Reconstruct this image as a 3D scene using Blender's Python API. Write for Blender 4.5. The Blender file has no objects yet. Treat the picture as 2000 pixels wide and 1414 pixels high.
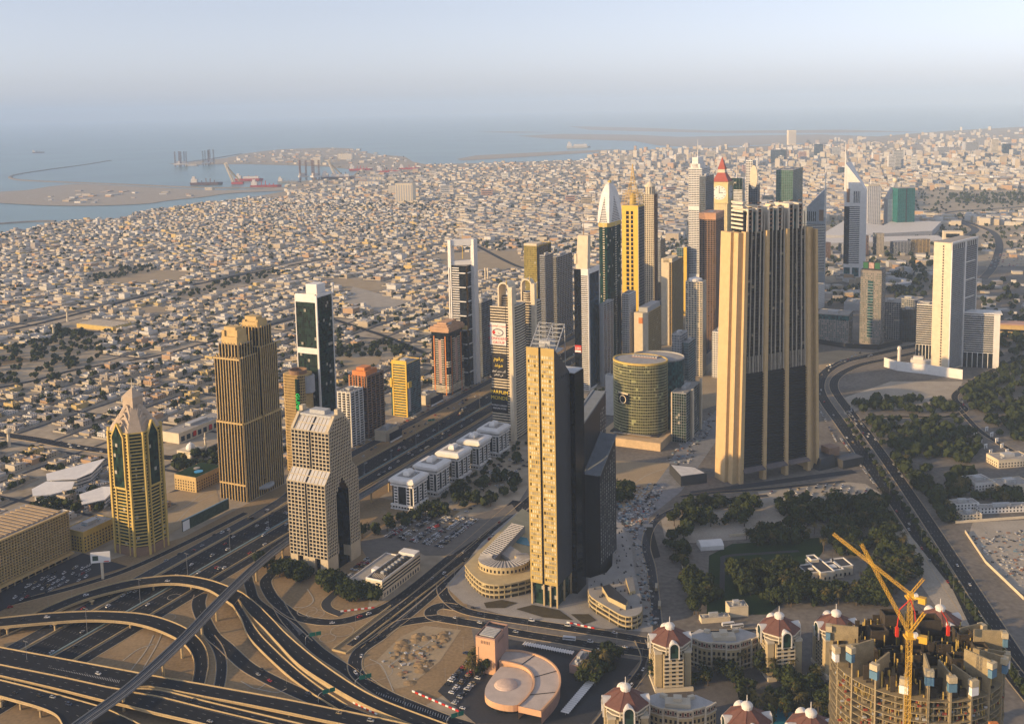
import bpy,math,random
import numpy as np
from mathutils import Matrix,Vector
random.seed(7)
SC=bpy.context.scene
COL=SC.collection
R=math.radians
# ---------------------------------------------------------------- camera
CAM_H=452.0
FPX,PITCH,ROLL,PX0,PY0=2060.0,R(7.0),0.021,1000.0,461.0   # focal length etc. in photo pixels (2000 wide)
_f=Vector((0,math.cos(PITCH),-math.sin(PITCH)));_u=Vector((0,math.sin(PITCH),math.cos(PITCH)));_r=Vector((1,0,0))
_c,_s=math.cos(ROLL),math.sin(ROLL)
cam_right=_r*_c - _u*_s;cam_up=_r*_s + _u*_c
cd=bpy.data.cameras.new('camera');cam=bpy.data.objects.new('camera',cd);COL.objects.link(cam)
M3=Matrix((cam_right,cam_up,-_f)).transposed()
cam.matrix_world=Matrix.Translation((0,0,CAM_H)) @ M3.to_4x4()
cd.sensor_fit='HORIZONTAL';cd.sensor_width=36.0;cd.lens=36.0*FPX/2000.0
cd.shift_y=-(707.0-PY0)/2000.0
cd.clip_start=1.0;cd.clip_end=300000.0
SC.camera=cam
# ---------------------------------------------------------------- world and sun
SUN_AZ,SUN_EL=R(-112.0),R(14.0)        # azimuth from +Y (view direction), clockwise
W=bpy.data.worlds.new('World');SC.world=W;W.use_nodes=True
nt=W.node_tree;bg=nt.nodes['Background']
sky=nt.nodes.new('ShaderNodeTexSky');sky.sky_type='NISHITA';sky.sun_disc=False
sky.sun_elevation=SUN_EL;sky.sun_rotation=SUN_AZ
sky.altitude=0;sky.air_density=1.0;sky.dust_density=0.7;sky.ozone_density=2.0
hs=nt.nodes.new('ShaderNodeHueSaturation');hs.inputs['Saturation'].default_value=0.30       # milky, dust-laden sky
tn=nt.nodes.new('ShaderNodeMix');tn.data_type='RGBA';tn.blend_type='MULTIPLY';tn.inputs['Factor'].default_value=1.0;tn.inputs[7].default_value=(.90,.93,1.10,1)
nt.links.new(sky.outputs[0],hs.inputs['Color']);nt.links.new(hs.outputs[0],tn.inputs[6]);nt.links.new(tn.outputs[2],bg.inputs[0]);bg.inputs[1].default_value=0.15
sd=bpy.data.lights.new('sun','SUN');sun=bpy.data.objects.new('sun',sd);COL.objects.link(sun)
sd.energy=5.0;sd.angle=R(0.5);sd.color=(1.0,0.67,0.31)
_d=Vector((math.sin(SUN_AZ)*math.cos(SUN_EL),math.cos(SUN_AZ)*math.cos(SUN_EL),math.sin(SUN_EL)))
sun.rotation_euler=(-_d).to_track_quat('-Z','Y').to_euler();sun.location=(-3000,-1500,900)
SC.view_settings.view_transform='Standard';SC.view_settings.look='None'
SC.view_settings.exposure=0.42;SC.view_settings.gamma=1.0;SC.view_settings.use_curve_mapping=False
SC.cycles.max_bounces=5;SC.cycles.diffuse_bounces=1;SC.cycles.glossy_bounces=2
SC.cycles.transmission_bounces=2;SC.cycles.transparent_max_bounces=6;SC.cycles.volume_bounces=1
SC.cycles.use_denoising=True
SC.cycles.sample_clamp_indirect=4.0
# ---------------------------------------------------------------- photo pixel -> place on the ground
def ray(px,py):
    dx,dy=px-PX0,py-PY0
    u=_c*dx-_s*dy;v=_s*dx+_c*dy
    return _r*u-_u*v+_f*FPX
def G(px,py,z=0.0):
    d=ray(px,py);t=(z-CAM_H)/d.z
    return Vector((d.x*t,d.y*t,z))
def proj(x,y,z):
    w=Vector((x,y,z-CAM_H));a=w.dot(_r);b=w.dot(_u);f=w.dot(_f)
    u=FPX*a/f;v=-FPX*b/f
    return (PX0+_c*u+_s*v,PY0-_s*u+_c*v)
def ZT(p,py):
    lo,hi=-60.0,900.0
    for _ in range(40):
        m=(lo+hi)/2
        if proj(p[0],p[1],m)[1] > py: lo=m
        else: hi=m
    return m
E1=Vector((math.sin(R(26.0)),math.cos(R(26.0)),0));E2=Vector((E1.y,-E1.x,0))   # along the highway / across it
ROAD_A=-R(26.0)
# ---------------------------------------------------------------- materials
MATS={}
def _new(name):
    m=bpy.data.materials.new(name);m.use_nodes=True;MATS[name]=m
    return m,m.node_tree,m.node_tree.nodes['Principled BSDF']
def mat(name,col=(.5,.5,.5),rough=0.75,metal=0.0,var=0.25,scale=0.15,spec=0.3,fine=1.3,bump=0.0):
    """painted or mineral surface: two sizes of noise vary the colour (weathering, grain)"""
    if name in MATS: return MATS[name]
    m,t,b=_new(name);N=t.nodes;L=t.links
    tc=N.new('ShaderNodeTexCoord');n1=N.new('ShaderNodeTexNoise');n2=N.new('ShaderNodeTexNoise')
    n1.inputs['Scale'].default_value=scale;n1.inputs['Detail'].default_value=5
    n2.inputs['Scale'].default_value=fine;n2.inputs['Detail'].default_value=2
    L.new(tc.outputs['Object'],n1.inputs['Vector']);L.new(tc.outputs['Object'],n2.inputs['Vector'])
    ad=N.new('ShaderNodeMath');ad.operation='ADD';L.new(n1.outputs[0],ad.inputs[0]);L.new(n2.outputs[0],ad.inputs[1])
    mr=N.new('ShaderNodeMapRange');mr.inputs[1].default_value=0.6;mr.inputs[2].default_value=1.4
    mr.inputs[3].default_value=1-var;mr.inputs[4].default_value=1+var*0.6
    L.new(ad.outputs[0],mr.inputs[0])
    mx=N.new('ShaderNodeMix');mx.data_type='RGBA';mx.blend_type='MULTIPLY';mx.inputs['Factor'].default_value=1
    mx.inputs[6].default_value=(*col,1);L.new(mr.outputs[0],mx.inputs[7]);L.new(mx.outputs[2],b.inputs['Base Color'])
    b.inputs['Roughness'].default_value=rough;b.inputs['Metallic'].default_value=metal
    b.inputs['Specular IOR Level'].default_value=spec
    if bump:
        bp=N.new('ShaderNodeBump');bp.inputs['Strength'].default_value=bump;bp.inputs['Distance'].default_value=0.5
        L.new(ad.outputs[0],bp.inputs['Height']);L.new(bp.outputs[0],b.inputs['Normal'])
    return m
def glass(name,col,cell=(3.0,3.0,3.6),var=0.8,rough=0.12,light=0.0,lightcol=(.40,.37,.30),spec=0.22):
    """window glass: each pane (cell) differs a little, a few show pale blinds"""
    if name in MATS: return MATS[name]
    m,t,b=_new(name);N=t.nodes;L=t.links
    tc=N.new('ShaderNodeTexCoord');ad=N.new('ShaderNodeVectorMath');ad.operation='ADD';ad.inputs[1].default_value=(500.37,500.41,0.13)
    dv=N.new('ShaderNodeVectorMath');dv.operation='DIVIDE';dv.inputs[1].default_value=cell
    fl=N.new('ShaderNodeVectorMath');fl.operation='FLOOR';wn=N.new('ShaderNodeTexWhiteNoise')
    L.new(tc.outputs['Object'],ad.inputs[0]);L.new(ad.outputs[0],dv.inputs[0]);L.new(dv.outputs[0],fl.inputs[0]);L.new(fl.outputs[0],wn.inputs['Vector'])
    mr=N.new('ShaderNodeMapRange');mr.inputs[3].default_value=1-var;mr.inputs[4].default_value=1+var
    L.new(wn.outputs[0],mr.inputs[0])
    mx=N.new('ShaderNodeMix');mx.data_type='RGBA';mx.blend_type='MULTIPLY';mx.inputs['Factor'].default_value=1
    mx.inputs[6].default_value=(*col,1);L.new(mr.outputs[0],mx.inputs[7])
    out=mx.outputs[2]
    if light:
        gt=N.new('ShaderNodeMath');gt.operation='LESS_THAN';gt.inputs[1].default_value=light;L.new(wn.outputs[0],gt.inputs[0])
        m2=N.new('ShaderNodeMix');m2.data_type='RGBA';L.new(gt.outputs[0],m2.inputs['Factor']);L.new(out,m2.inputs[6]);m2.inputs[7].default_value=(*lightcol,1)
        out=m2.outputs[2]
    L.new(out,b.inputs['Base Color'])
    b.inputs['Roughness'].default_value=rough;b.inputs['Specular IOR Level'].default_value=spec
    return m
# ---------------------------------------------------------------- mesh builder
class MB:
    def __init__(s): s.v=[];s.f=[];s.m=[]
    def quad(s,a,b,c,d,mi=0):
        n=len(s.v);s.v+=[tuple(a),tuple(b),tuple(c),tuple(d)];s.f.append((n,n+1,n+2,n+3));s.m.append(mi)
    def poly(s,pts,mi=0):
        n=len(s.v);s.v+=[tuple(p) for p in pts];s.f.append(tuple(range(n,n+len(pts))));s.m.append(mi)
    def box(s,x0,x1,y0,y1,z0,z1,mi=0,bottom=True):
        n=len(s.v)
        s.v+=[(x0,y0,z0),(x1,y0,z0),(x1,y1,z0),(x0,y1,z0),(x0,y0,z1),(x1,y0,z1),(x1,y1,z1),(x0,y1,z1)]
        fs=[(0,1,5,4),(1,2,6,5),(2,3,7,6),(3,0,4,7),(4,5,6,7)]
        if bottom: fs.append((3,2,1,0))
        for f in fs: s.f.append(tuple(i+n for i in f));s.m.append(mi)
    def obox(s,c,u,v,w,mi=0):
        """box from centre and three half-vectors"""
        n=len(s.v);c=Vector(c);u=Vector(u);v=Vector(v);w=Vector(w)
        for k in (-1,1):
            for (i,j) in ((-1,-1),(1,-1),(1,1),(-1,1)):
                s.v.append(tuple(c+u*i+v*j+w*k))
        for f in [(0,1,5,4),(1,2,6,5),(2,3,7,6),(3,0,4,7),(4,5,6,7),(3,2,1,0)]:
            s.f.append(tuple(i+n for i in f));s.m.append(mi)
    def frustum(s,p0,z0,p1,z1,mi=0,mt=None,bottom=False):
        """p0, p1: lists of 2D points (ccw), same length; z may be numbers or lists"""
        n=len(s.v);k=len(p0)
        za=z0 if isinstance(z0,(list,tuple)) else [z0]*k;zb=z1 if isinstance(z1,(list,tuple)) else [z1]*k
        s.v+=[(p[0],p[1],z) for p,z in zip(p0,za)] + [(p[0],p[1],z) for p,z in zip(p1,zb)]
        for i in range(k):
            j=(i+1) % k;s.f.append((n+i,n+j,n+k+j,n+k+i));s.m.append(mi)
        s.f.append(tuple(range(n+k,n+2*k)));s.m.append(mi if mt is None else mt)
        if bottom: s.f.append(tuple(range(n+k-1,n-1,-1)));s.m.append(mi)
    def prism(s,p,z0,z1,mi=0,mt=None,bottom=False): s.frustum(p,z0,p,z1,mi,mt,bottom)
    def tube(s,a,b,r0,r1=None,k=6,mi=0):
        a=Vector(a);b=Vector(b);r1=r0 if r1 is None else r1
        d=(b-a).normalized();u=d.orthogonal().normalized();v=d.cross(u);n=len(s.v)
        for q,r in ((a,r0),(b,r1)):
            for i in range(k):
                t=2*math.pi*i/k;s.v.append(tuple(q+u*(r*math.cos(t))+v*(r*math.sin(t))))
        for i in range(k):
            j=(i+1) % k;s.f.append((n+i,n+j,n+k+j,n+k+i));s.m.append(mi)
        s.f.append(tuple(range(n+k,n+2*k)));s.m.append(mi);s.f.append(tuple(range(n+k-1,n-1,-1)));s.m.append(mi)
    def lathe(s,c,prof,k=16,mi=0,a0=0.0):
        """prof: list of (r, z)"""
        n=len(s.v)
        for r,z in prof:
            for i in range(k):
                t=a0+2*math.pi*i/k;s.v.append((c[0]+r*math.cos(t),c[1]+r*math.sin(t),z))
        for q in range(len(prof)-1):
            for i in range(k):
                j=(i+1) % k;o=n+q*k;s.f.append((o+i,o+j,o+k+j,o+k+i));s.m.append(mi)
        o=n+(len(prof)-1)*k;s.f.append(tuple(range(o,o+k)));s.m.append(mi)
    def face(s,F,u0,u1,z0,z1,d0,d1,mi=0):
        """box on a facade: F=(origin 2D, along 2D, outward normal 2D)"""
        o,u,nn=F
        cu,hu,cdn,hd=(u0+u1)/2,(u1-u0)/2,(d0+d1)/2,(d1-d0)/2
        s.obox((o[0]+u[0]*cu+nn[0]*cdn,o[1]+u[1]*cu+nn[1]*cdn,(z0+z1)/2),(u[0]*hu,u[1]*hu,0),(nn[0]*hd,nn[1]*hd,0),(0,0,(z1-z0)/2),mi)
    def grid(s,F,w,z0,z1,nx,nz,mw,sh,depth,mi=0,mv=True,mh=True,off=0.0):
        """proud frame of mullions and spandrels over a glass wall"""
        if mv:
            for i in range(nx+1):
                u=w*i/nx;a=max(0,u-mw/2);b=min(w,u+mw/2);s.face(F,a,b,z0,z1,-0.2,depth,mi)
        if mh:
            for i in range(nz+1):
                z=z0+(z1-z0)*i/nz;a=max(z0,z-sh/2);b=min(z1,z+sh/2);s.face(F,off,w-off,a,b,-0.2,depth-0.06,mi)
    def build(s,name,mats,parent=None,kind=None,smooth=False):
        me=bpy.data.meshes.new(name);me.from_pydata(s.v,[],s.f)
        mats=mats if isinstance(mats,(list,tuple)) else [mats]
        for q in mats: me.materials.append(q)
        if len(mats) > 1: me.polygons.foreach_set('material_index',s.m)
        if smooth: me.polygons.foreach_set('use_smooth',[True]*len(me.polygons))
        me.update()
        o=bpy.data.objects.new(name,me);COL.objects.link(o)
        if parent: o.parent=parent
        if kind: o['kind']=kind
        return o
def tag(o,label,cat,group=None):
    o['label']=label;o['category']=cat
    if group: o['group']=group
    return o
LAND=[]                       # landmarks used to say which one is meant
def thing(name,label,cat,loc=(0,0,0),rotz=0.0,group=None,mark=None):
    o=bpy.data.objects.new(name,None);COL.objects.link(o)
    o.location=loc;o.rotation_euler=(0,0,rotz);o.empty_display_size=5
    if mark: LAND.append((mark,loc[0],loc[1]))
    return tag(o,label,cat,group)
def copy_tree(o,parent=None):
    c=o.copy();COL.objects.link(c);c.parent=parent
    for ch in list(o.children): copy_tree(ch,c)
    return c
def rect_faces(x0,x1,y0,y1):
    return {'S': ((x0,y0),(1,0),(0,-1),x1-x0),'E': ((x1,y0),(0,1),(1,0),y1-y0),
            'N': ((x1,y1),(-1,0),(0,1),x1-x0),'W': ((x0,y1),(0,-1),(-1,0),y1-y0)}
def smooth(pts,n=6):
    """Catmull-Rom through points (Vectors)"""
    if len(pts) < 3: return [p.copy() for p in pts]
    q=[pts[0]*2-pts[1]]+list(pts)+[pts[-1]*2-pts[-2]];out=[]
    for i in range(1,len(q)-2):
        a,b,c,d=q[i-1],q[i],q[i+1],q[i+2]
        for k in range(n):
            t=k/n;out.append(0.5*((2*b)+(c-a)*t+(2*a-5*b+4*c-d)*t*t+(3*b-a-3*c+d)*t**3))
    out.append(pts[-1].copy());return out
def normals(c):
    out=[]
    for i in range(len(c)):
        d=c[min(i+1,len(c)-1)]-c[max(i-1,0)];d.z=0;d.normalize();out.append(Vector((d.y,-d.x,0)))   # to the right of travel
    return out
def inside(x,y,poly):
    r=False;j=len(poly)-1
    for i in range(len(poly)):
        xi,yi=poly[i][0],poly[i][1];xj,yj=poly[j][0],poly[j][1]
        if (yi > y) != (yj > y) and x < (xj-xi)*(y-yi)/(yj-yi)+xi: r=not r
        j=i
    return r
# ================================================================ materials of the setting
M_sand=mat('sand',(.29,.205,.11),.95,var=.35,scale=.02,fine=.35,spec=.1)
M_city=mat('city_ground',(.38,.315,.225),.95,var=.4,scale=.008,fine=.07,spec=.1)
M_plot=mat('bare_plot',(.36,.28,.175),.95,var=.22,scale=.03,fine=.4,spec=.1)
M_dust=mat('pale_dust',(.38,.335,.27),.95,var=.25,scale=.05,fine=.5,spec=.1)
M_asph=mat('asphalt',(.014,.0155,.019),.8,var=.35,scale=.03,fine=.5,spec=.15)
M_asph2=mat('worn_asphalt',(.040,.042,.047),.8,var=.3,scale=.05,fine=.6,spec=.25)
M_pave=mat('paving',(.33,.31,.28),.85,var=.25,scale=.08,fine=.9,spec=.2)
M_conc=mat('concrete',(.48,.36,.19),.85,var=.25,scale=.1,fine=1.1,spec=.2)
M_dconc=mat('grey_concrete',(.22,.22,.215),.85,var=.25,scale=.1,fine=1.1,spec=.2)
M_white=mat('road_paint',(.38,.38,.37),.7,var=.3,scale=.3)
M_grass=mat('lawn',(.018,.042,.011),.95,var=.5,scale=.06,fine=.7,spec=.1)
M_dark=mat('dark_metal',(.03,.03,.032),.5)
M_steel=mat('grey_steel',(.33,.34,.35),.45,metal=.4)
M_pool=mat('pool_water',(.03,.22,.30),.1,var=.2,spec=.6)
def sea_mat():
    m,t,b=_new('sea_water');N=t.nodes;L=t.links
    tc=N.new('ShaderNodeTexCoord');n=N.new('ShaderNodeTexNoise');n.inputs['Scale'].default_value=.0012;n.inputs['Detail'].default_value=6
    L.new(tc.outputs['Object'],n.inputs['Vector'])
    cr=N.new('ShaderNodeValToRGB');cr.color_ramp.elements[0].position=.35;cr.color_ramp.elements[0].color=(.05,.125,.13,1)
    cr.color_ramp.elements[1].position=.65;cr.color_ramp.elements[1].color=(.09,.19,.185,1)
    L.new(n.outputs[0],cr.inputs[0]);L.new(cr.outputs[0],b.inputs['Base Color'])
    w=N.new('ShaderNodeTexNoise');w.inputs['Scale'].default_value=.05;w.inputs['Detail'].default_value=4;L.new(tc.outputs['Object'],w.inputs['Vector'])
    bp=N.new('ShaderNodeBump');bp.inputs['Strength'].default_value=.25;bp.inputs['Distance'].default_value=2.0
    L.new(w.outputs[0],bp.inputs['Height']);L.new(bp.outputs[0],b.inputs['Normal'])
    b.inputs['Roughness'].default_value=.28;b.inputs['Specular IOR Level'].default_value=.35
    return m
M_sea=sea_mat()
def struct(o,label=None):
    o['kind']='structure'
    if label: o['label']=label
    return o
def ST(s,t,z=0.0): v=E1*s+E2*t;return Vector((v.x,v.y,z))
_zk=[0]
def nz():
    _zk[0]+=1;return 0.06+0.008*_zk[0]
def sheet(name,pts,m,z=None,parent=None):
    z=nz() if z is None else z
    b=MB();b.poly([(p[0],p[1],z) for p in pts]);o=b.build(name,m,parent)
    # make sure it faces up
    if o.data.polygons[0].normal.z < 0: o.data.flip_normals()
    return struct(o) if parent is None else o
def PX(*pp,z=0.0): return [G(p[0],p[1],z) for p in pp]
# ---------------------------------------------------------------- sea and land
b=MB();b.quad((-70000,-3000,-1.5),(70000,-3000,-1.5),(70000,70000,-1.5),(-70000,70000,-1.5));struct(b.build('sea',M_sea),'pale teal sea')
coast_px=[(-700,560),(-200,482),(0,457),(60,447),(100,435),(160,430),(230,427),(290,412),(340,404),(430,394),(500,384),(545,376),(575,371),(560,366),(566,357),(610,352),(640,348),(690,343),
            (700,333),(640,326),(560,323),(480,321),(400,322),(345,323),(330,320),(380,316),(440,309),(480,300),(545,292),(640,289),(688,290),(700,296),(740,303),(790,306),(806,316),(830,321),
            (900,320),(966,318),(1060,315),(1140,313),(1160,305),(1172,297),(1240,293),(1310,291),(1420,288),(1560,282),(1700,268),(1850,256),(2000,248),(2300,236)]
coast=PX(*coast_px)
land=[Vector((-9000,-2500,0)),Vector((-9000,coast[0].y-400,0))]+coast+[Vector((60000,60000,0)),Vector((60000,-2500,0))]
def tri_sheet(name,pts,m,z):
    """large concave polygon filled with triangles"""
    from mathutils.geometry import tessellate_polygon
    P=[Vector((p[0],p[1],0)) for p in pts]
    b=MB();b.v=[(p.x,p.y,z) for p in P]
    for t in tessellate_polygon([P]):
        a,bb,c=(P[i] for i in t)
        t=tuple(t) if (bb-a).cross(c-a).z > 0 else (t[0],t[2],t[1])
        b.f.append(t);b.m.append(0)
    return struct(b.build(name,m))
tri_sheet('ground',land,M_city,0.0)['label']='sandy city ground'
tri_sheet('beach',PX((-250,487),(0,459),(60,449),(100,436),(160,431),(235,428),(225,433),(150,439),(90,449),(40,457),(0,466),(-250,500)),M_plot,0.05)
isl=smooth(PX((-60,385),(0,375),(50,372),(95,365),(150,360),(210,362),(400,371),(480,371),(560,367),(582,371),(530,374),(450,378),(400,385),(330,392),(290,398),(200,402),(100,402),(0,397),(-60,392)),3)
tri_sheet('reclaimed_island',isl,M_dust,0.3)['label']='pale reclaimed sand island off the coast'
def ridge(name,px,w,h,m,z0=-1.4):
    c=smooth(PX(*px),5);n=normals(c);b=MB()
    for i in range(len(c)-1):
        a0,a1=c[i]-n[i]*w,c[i]+n[i]*w;b0,b1=c[i+1]-n[i+1]*w,c[i+1]+n[i+1]*w
        t0,t1=c[i]-n[i]*w*.4,c[i]+n[i]*w*.4;u0,u1=c[i+1]-n[i+1]*w*.4,c[i+1]+n[i+1]*w*.4
        for (p,q,r,s2,zz) in ((a0,b0,u0,t0,0),(t0,u0,u1,t1,1),(t1,u1,b1,a1,2)):
            zs={0: (z0,z0,h,h),1: (h,h,h,h),2: (h,h,z0,z0)}[zz]
            b.quad(*[(v.x,v.y,q2) for v,q2 in zip((p,q,r,s2),zs)])
    return struct(b.build(name,m))
M_rock=mat('breakwater_rock',(.22,.19,.16),.95,var=.4,scale=.05)
ridge('curved_breakwater',[(560,367),(400,367),(250,361),(120,356),(40,352),(20,346),(40,340),(100,331),(160,323),(216,314)],16,4,M_rock)
ridge('beach_breakwater',[(-40,439),(0,437),(60,433),(108,432)],14,3,M_rock)
ridge('harbour_breakwater',[(350,319),(410,311),(470,301)],22,4,M_rock)
tri_sheet('harbour_jetty',PX((893,311),(930,304),(1010,300),(1100,296),(1180,293),(1200,292),(1190,296),(1120,301),(1040,306),(960,311),(900,314)),M_dust,.3)
for k,pp in enumerate([[(1010,266),(1100,262),(1250,264),(1330,268),(1420,266),(1600,263),(1750,268),(1700,274),(1500,283),(1360,288),(1290,285),(1240,276),(1150,273),(1070,271)],
                        [(1110,247),(1250,250),(1400,256),(1650,254),(1800,258),(1600,260),(1400,260),(1250,257),(1150,254)],
                        [(930,258),(1000,257),(1080,259),(1000,260)]]):
    tri_sheet(['sand_bank','far_sand_bank','thin_sand_bank'][k],PX(*pp),M_dust,.2)
# ---------------------------------------------------------------- surface roads
ROADS=[]           # (centre points, half width) for keeping houses and trees off
def ribbon(b,c,n,o0,o1,z,mi=0,i0=0,i1=None):
    i1=len(c)-1 if i1 is None else i1
    for i in range(i0,i1):
        p,q=c[i],c[i+1]
        A=p+n[i]*o0;B=p+n[i]*o1;C=q+n[i+1]*o1;D=q+n[i+1]*o0
        b.quad((A.x,A.y,A.z+z),(B.x,B.y,B.z+z),(C.x,C.y,C.z+z),(D.x,D.y,D.z+z),mi)
def resample(c,step):
    out=[c[0].copy()];acc=0.0
    for i in range(len(c)-1):
        L=(c[i+1]-c[i]).length;t=step-acc
        while t <= L:
            out.append(c[i].lerp(c[i+1],t/L));t+=step
        acc=(acc+L) % step if L < step-acc or True else acc
        acc=L-(t-step)
    return out
def dashes(b,c,off,z,ln=3.0,gap=9.0,w=0.09):
    pts=resample(c,ln+gap)
    for i in range(len(pts)-1):
        d=(pts[i+1]-pts[i]);
        if d.length < 1: continue
        d.normalize();n=Vector((d.y,-d.x,0));a=pts[i]+n*off;e=a+d*ln
        b.quad((a.x-n.x*w,a.y-n.y*w,a.z+z),(a.x+n.x*w,a.y+n.y*w,a.z+z),(e.x+n.x*w,e.y+n.y*w,e.z+z),(e.x-n.x*w,e.y-n.y*w,e.z+z))
def road(name,pts,w,m=None,lanes=2,kerb=True,label=None,sm=6,far=False,edge=.35):
    """pts: ground Vectors of the centre line"""
    z=nz();c=smooth([Vector((p[0],p[1],0)) for p in pts],sm);n=normals(c);h=w/2
    b=MB();ribbon(b,c,n,h,-h,z);o=b.build(name,m or M_asph);struct(o,label);ROADS.append((c,h))
    if o.data.polygons[0].normal.z < 0: o.data.flip_normals()
    if kerb:
        k=MB()
        for sg in (1,-1):
            lo,hi=sorted((sg*(h-.1),sg*(h+edge)))
            ribbon(k,c,n,hi,lo,z+.13)
            ribbon_side(k,c,n,sg*(h-.1),0.0,z+.13);ribbon_side(k,c,n,sg*(h+edge),0.0,z+.13)
        k.build('kerb',M_conc,o)
    if lanes > 1 and not far:
        d=MB()
        for i in range(1,lanes): dashes(d,c,-h+w*i/lanes,z+.012)
        d2=[(-h+.5),(h-.5)]
        for q in d2: ribbon(d,c,n,q+.12,q-.12,z+.012)
        d.build('lane_marking',M_white,o,'stuff')
    return o
def ribbon_side(b,c,n,off,z0,z1,mi=0):
    for i in range(len(c)-1):
        A=c[i]+n[i]*off;B=c[i+1]+n[i+1]*off
        b.quad((A.x,A.y,A.z+z0),(B.x,B.y,B.z+z0),(B.x,B.y,B.z+z1),(A.x,A.y,A.z+z1),mi)
def straight(s0,s1,t,n=24): return [ST(s0+(s1-s0)*i/n,t) for i in range(n+1)]
# verges and plots first (they lie lowest)
sheet('highway_verge',[ST(300,-900),ST(300,-560),ST(1000,-560),ST(1000,-668),ST(3600,-668),ST(3600,-800),ST(1000,-800),ST(820,-800),ST(560,-900)],M_sand)
sheet('interchange_sand',PX((-60,1420),(-60,1180),(500,1060),(720,1000),(720,1190),(900,1100),(1000,1215),(960,1300),(760,1420)),M_sand)
sheet('downtown_ground_shade',PX((960,1425),(900,1120),(1010,985),(1130,800),(1300,690),(1400,640),(1560,560),(1900,520),(2100,520),(2200,1000),(2300,1425)),mat('shade_toned_ground',(.185,.165,.14),.95,var=.45,scale=.015,fine=.2,spec=.1))  # darker sheet over the city ground, downtown shade painted into its colour
# the highway
SH0,SH1=330,4200
hw=road('highway_carriageway',straight(SH0,SH1,-741,40),28,lanes=7,label='dark multi-lane highway carriageway nearer the villas',sm=1)
hw2=road('highway_carriageway',straight(SH0,SH1,-713,40),20,lanes=5,label='dark multi-lane highway carriageway nearer the low office blocks',sm=1)
road('service_road',straight(330,900,-766.5,10)+[ST(960,-771),ST(1010,-782),ST(1100,-787)]+straight(1150,3000,-787,10),15,M_asph2,lanes=3,sm=2)
road('service_road',[ST(560,-890),ST(610,-855),ST(650,-832),ST(690,-810),ST(740,-793),ST(820,-786),ST(900,-783)],9,lanes=2)
road('slip_road',straight(330,880,-694.5,8)+[ST(930,-695),ST(1000,-692),ST(1100,-690)],12,lanes=2,sm=2)
def rail(name,pts,h,w,m,label=None,parent=None):
    c=[Vector((p[0],p[1],0)) for p in pts];n=normals(c);b=MB()
    ribbon(b,c,n,w/2,-w/2,h);ribbon_side(b,c,n,w/2,0,h);ribbon_side(b,c,n,-w/2,0,h)
    return b.build(name,m,parent)
struct(rail('median_barrier',straight(SH0,3000,-726.2,30),1.0,1.6,mat('teal_barrier',(.20,.27,.27),.7)))
struct(rail('road_barrier',straight(SH0,3000,-702.2,30),1.0,.9,M_conc));struct(rail('road_barrier',straight(SH0,1500,-757.0,30),.9,.7,M_conc))
# interchange surface roads
P2=lambda *pp: PX(*pp)
road('slip_road',P2((393,1160),(388,1180),(396,1205),(415,1240),(440,1262),(480,1299),(519,1322),(571,1347),(610,1364),(649,1380),(700,1398),(760,1425)),13,lanes=2,label='curving slip road under the metro viaduct')
road('slip_road',P2((409,1243),(424,1264),(432,1290),(431,1325),(420,1370)),9,lanes=2)
road('loop_road',P2((560,1085),(538,1113),(519,1135),(528,1160),(545,1180),(577,1202),(610,1212),(649,1215),(688,1209),(740,1191),(772,1174),(824,1135),(870,1097),(912,1064),(960,1022),(1010,978)),12,lanes=3,label='loop road past the twin gabled tower')
road('slip_road',P2((542,1177),(560,1207),(590,1240),(623,1272),(675,1307),(705,1330),(740,1350)),12,lanes=2)
road('slip_road',P2((482,1122),(489,1148),(498,1172),(530,1197),(565,1222),(600,1255)),10,lanes=2)
road('u_turn_road',P2((660,1155),(648,1165),(637,1178),(643,1190),(668,1200)),9,M_asph2,lanes=1)
road('avenue',P2((690,1262),(740,1224),(800,1177),(850,1135),(900,1093),(950,1050),(1000,1008),(1080,940),(1180,860),(1270,790),(1340,722),(1420,650)),15,lanes=4,label='straight avenue dropping into the underpass beside the tall twin tower')
road('avenue',P2((746,1240),(800,1200),(850,1158),(880,1130),(910,1104),(960,1062),(1010,1020),(1090,952),(1190,871)),9,lanes=2)
road('frontage_road',P2((864,1138),(866,1158),(884,1180),(915,1195),(980,1207),(1060,1219),(1140,1231),(1200,1240),(1270,1252)),11,lanes=3,label='road sweeping round the podium of the twin tower')
road('u_turn_road',P2((890,1186),(862,1183),(843,1192),(846,1204),(880,1211),(941,1221),(1010,1236),(1090,1249),(1180,1264),(1270,1277)),12,lanes=3)
road('frontage_road',P2((860,1206),(811,1212),(772,1221),(739,1246),(707,1268),(694,1288),(696,1312),(720,1335),(759,1359),(811,1381),(880,1408),(960,1432)),12,lanes=3,label='curved road around the sandy plot')
# eastern avenues, park roads
road('boulevard',P2((2090,1452),(1960,1290),(1870,1160),(1790,1040),(1700,910),(1650,838),(1612,785),(1600,755),(1612,728),(1650,706),(1720,690),(1800,672),(1860,656)),17,lanes=4,label='wide boulevard curving past the park')
road('boulevard',P2((2060,1395),(1990,1290),(1900,1152),(1820,1030),(1740,912),(1684,835),(1640,778),(1628,752),(1640,732),(1680,713),(1740,700),(1810,684)),14,lanes=4)
road('park_road',P2((1275,1290),(1285,1250),(1280,1180),(1272,1110),(1262,1070),(1268,1036),(1290,1010),(1340,988),(1420,975),(1500,968)),9,M_asph2,lanes=2,label='pale road round the park corner')
road('park_road',P2((1330,970),(1400,962),(1500,955),(1580,947),(1650,940)),8,M_asph2,lanes=1)
road('park_road',P2((1410,1160),(1412,1100),(1420,1086),(1500,1080),(1560,1076)),5,M_asph2,lanes=1,kerb=False)
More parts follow.
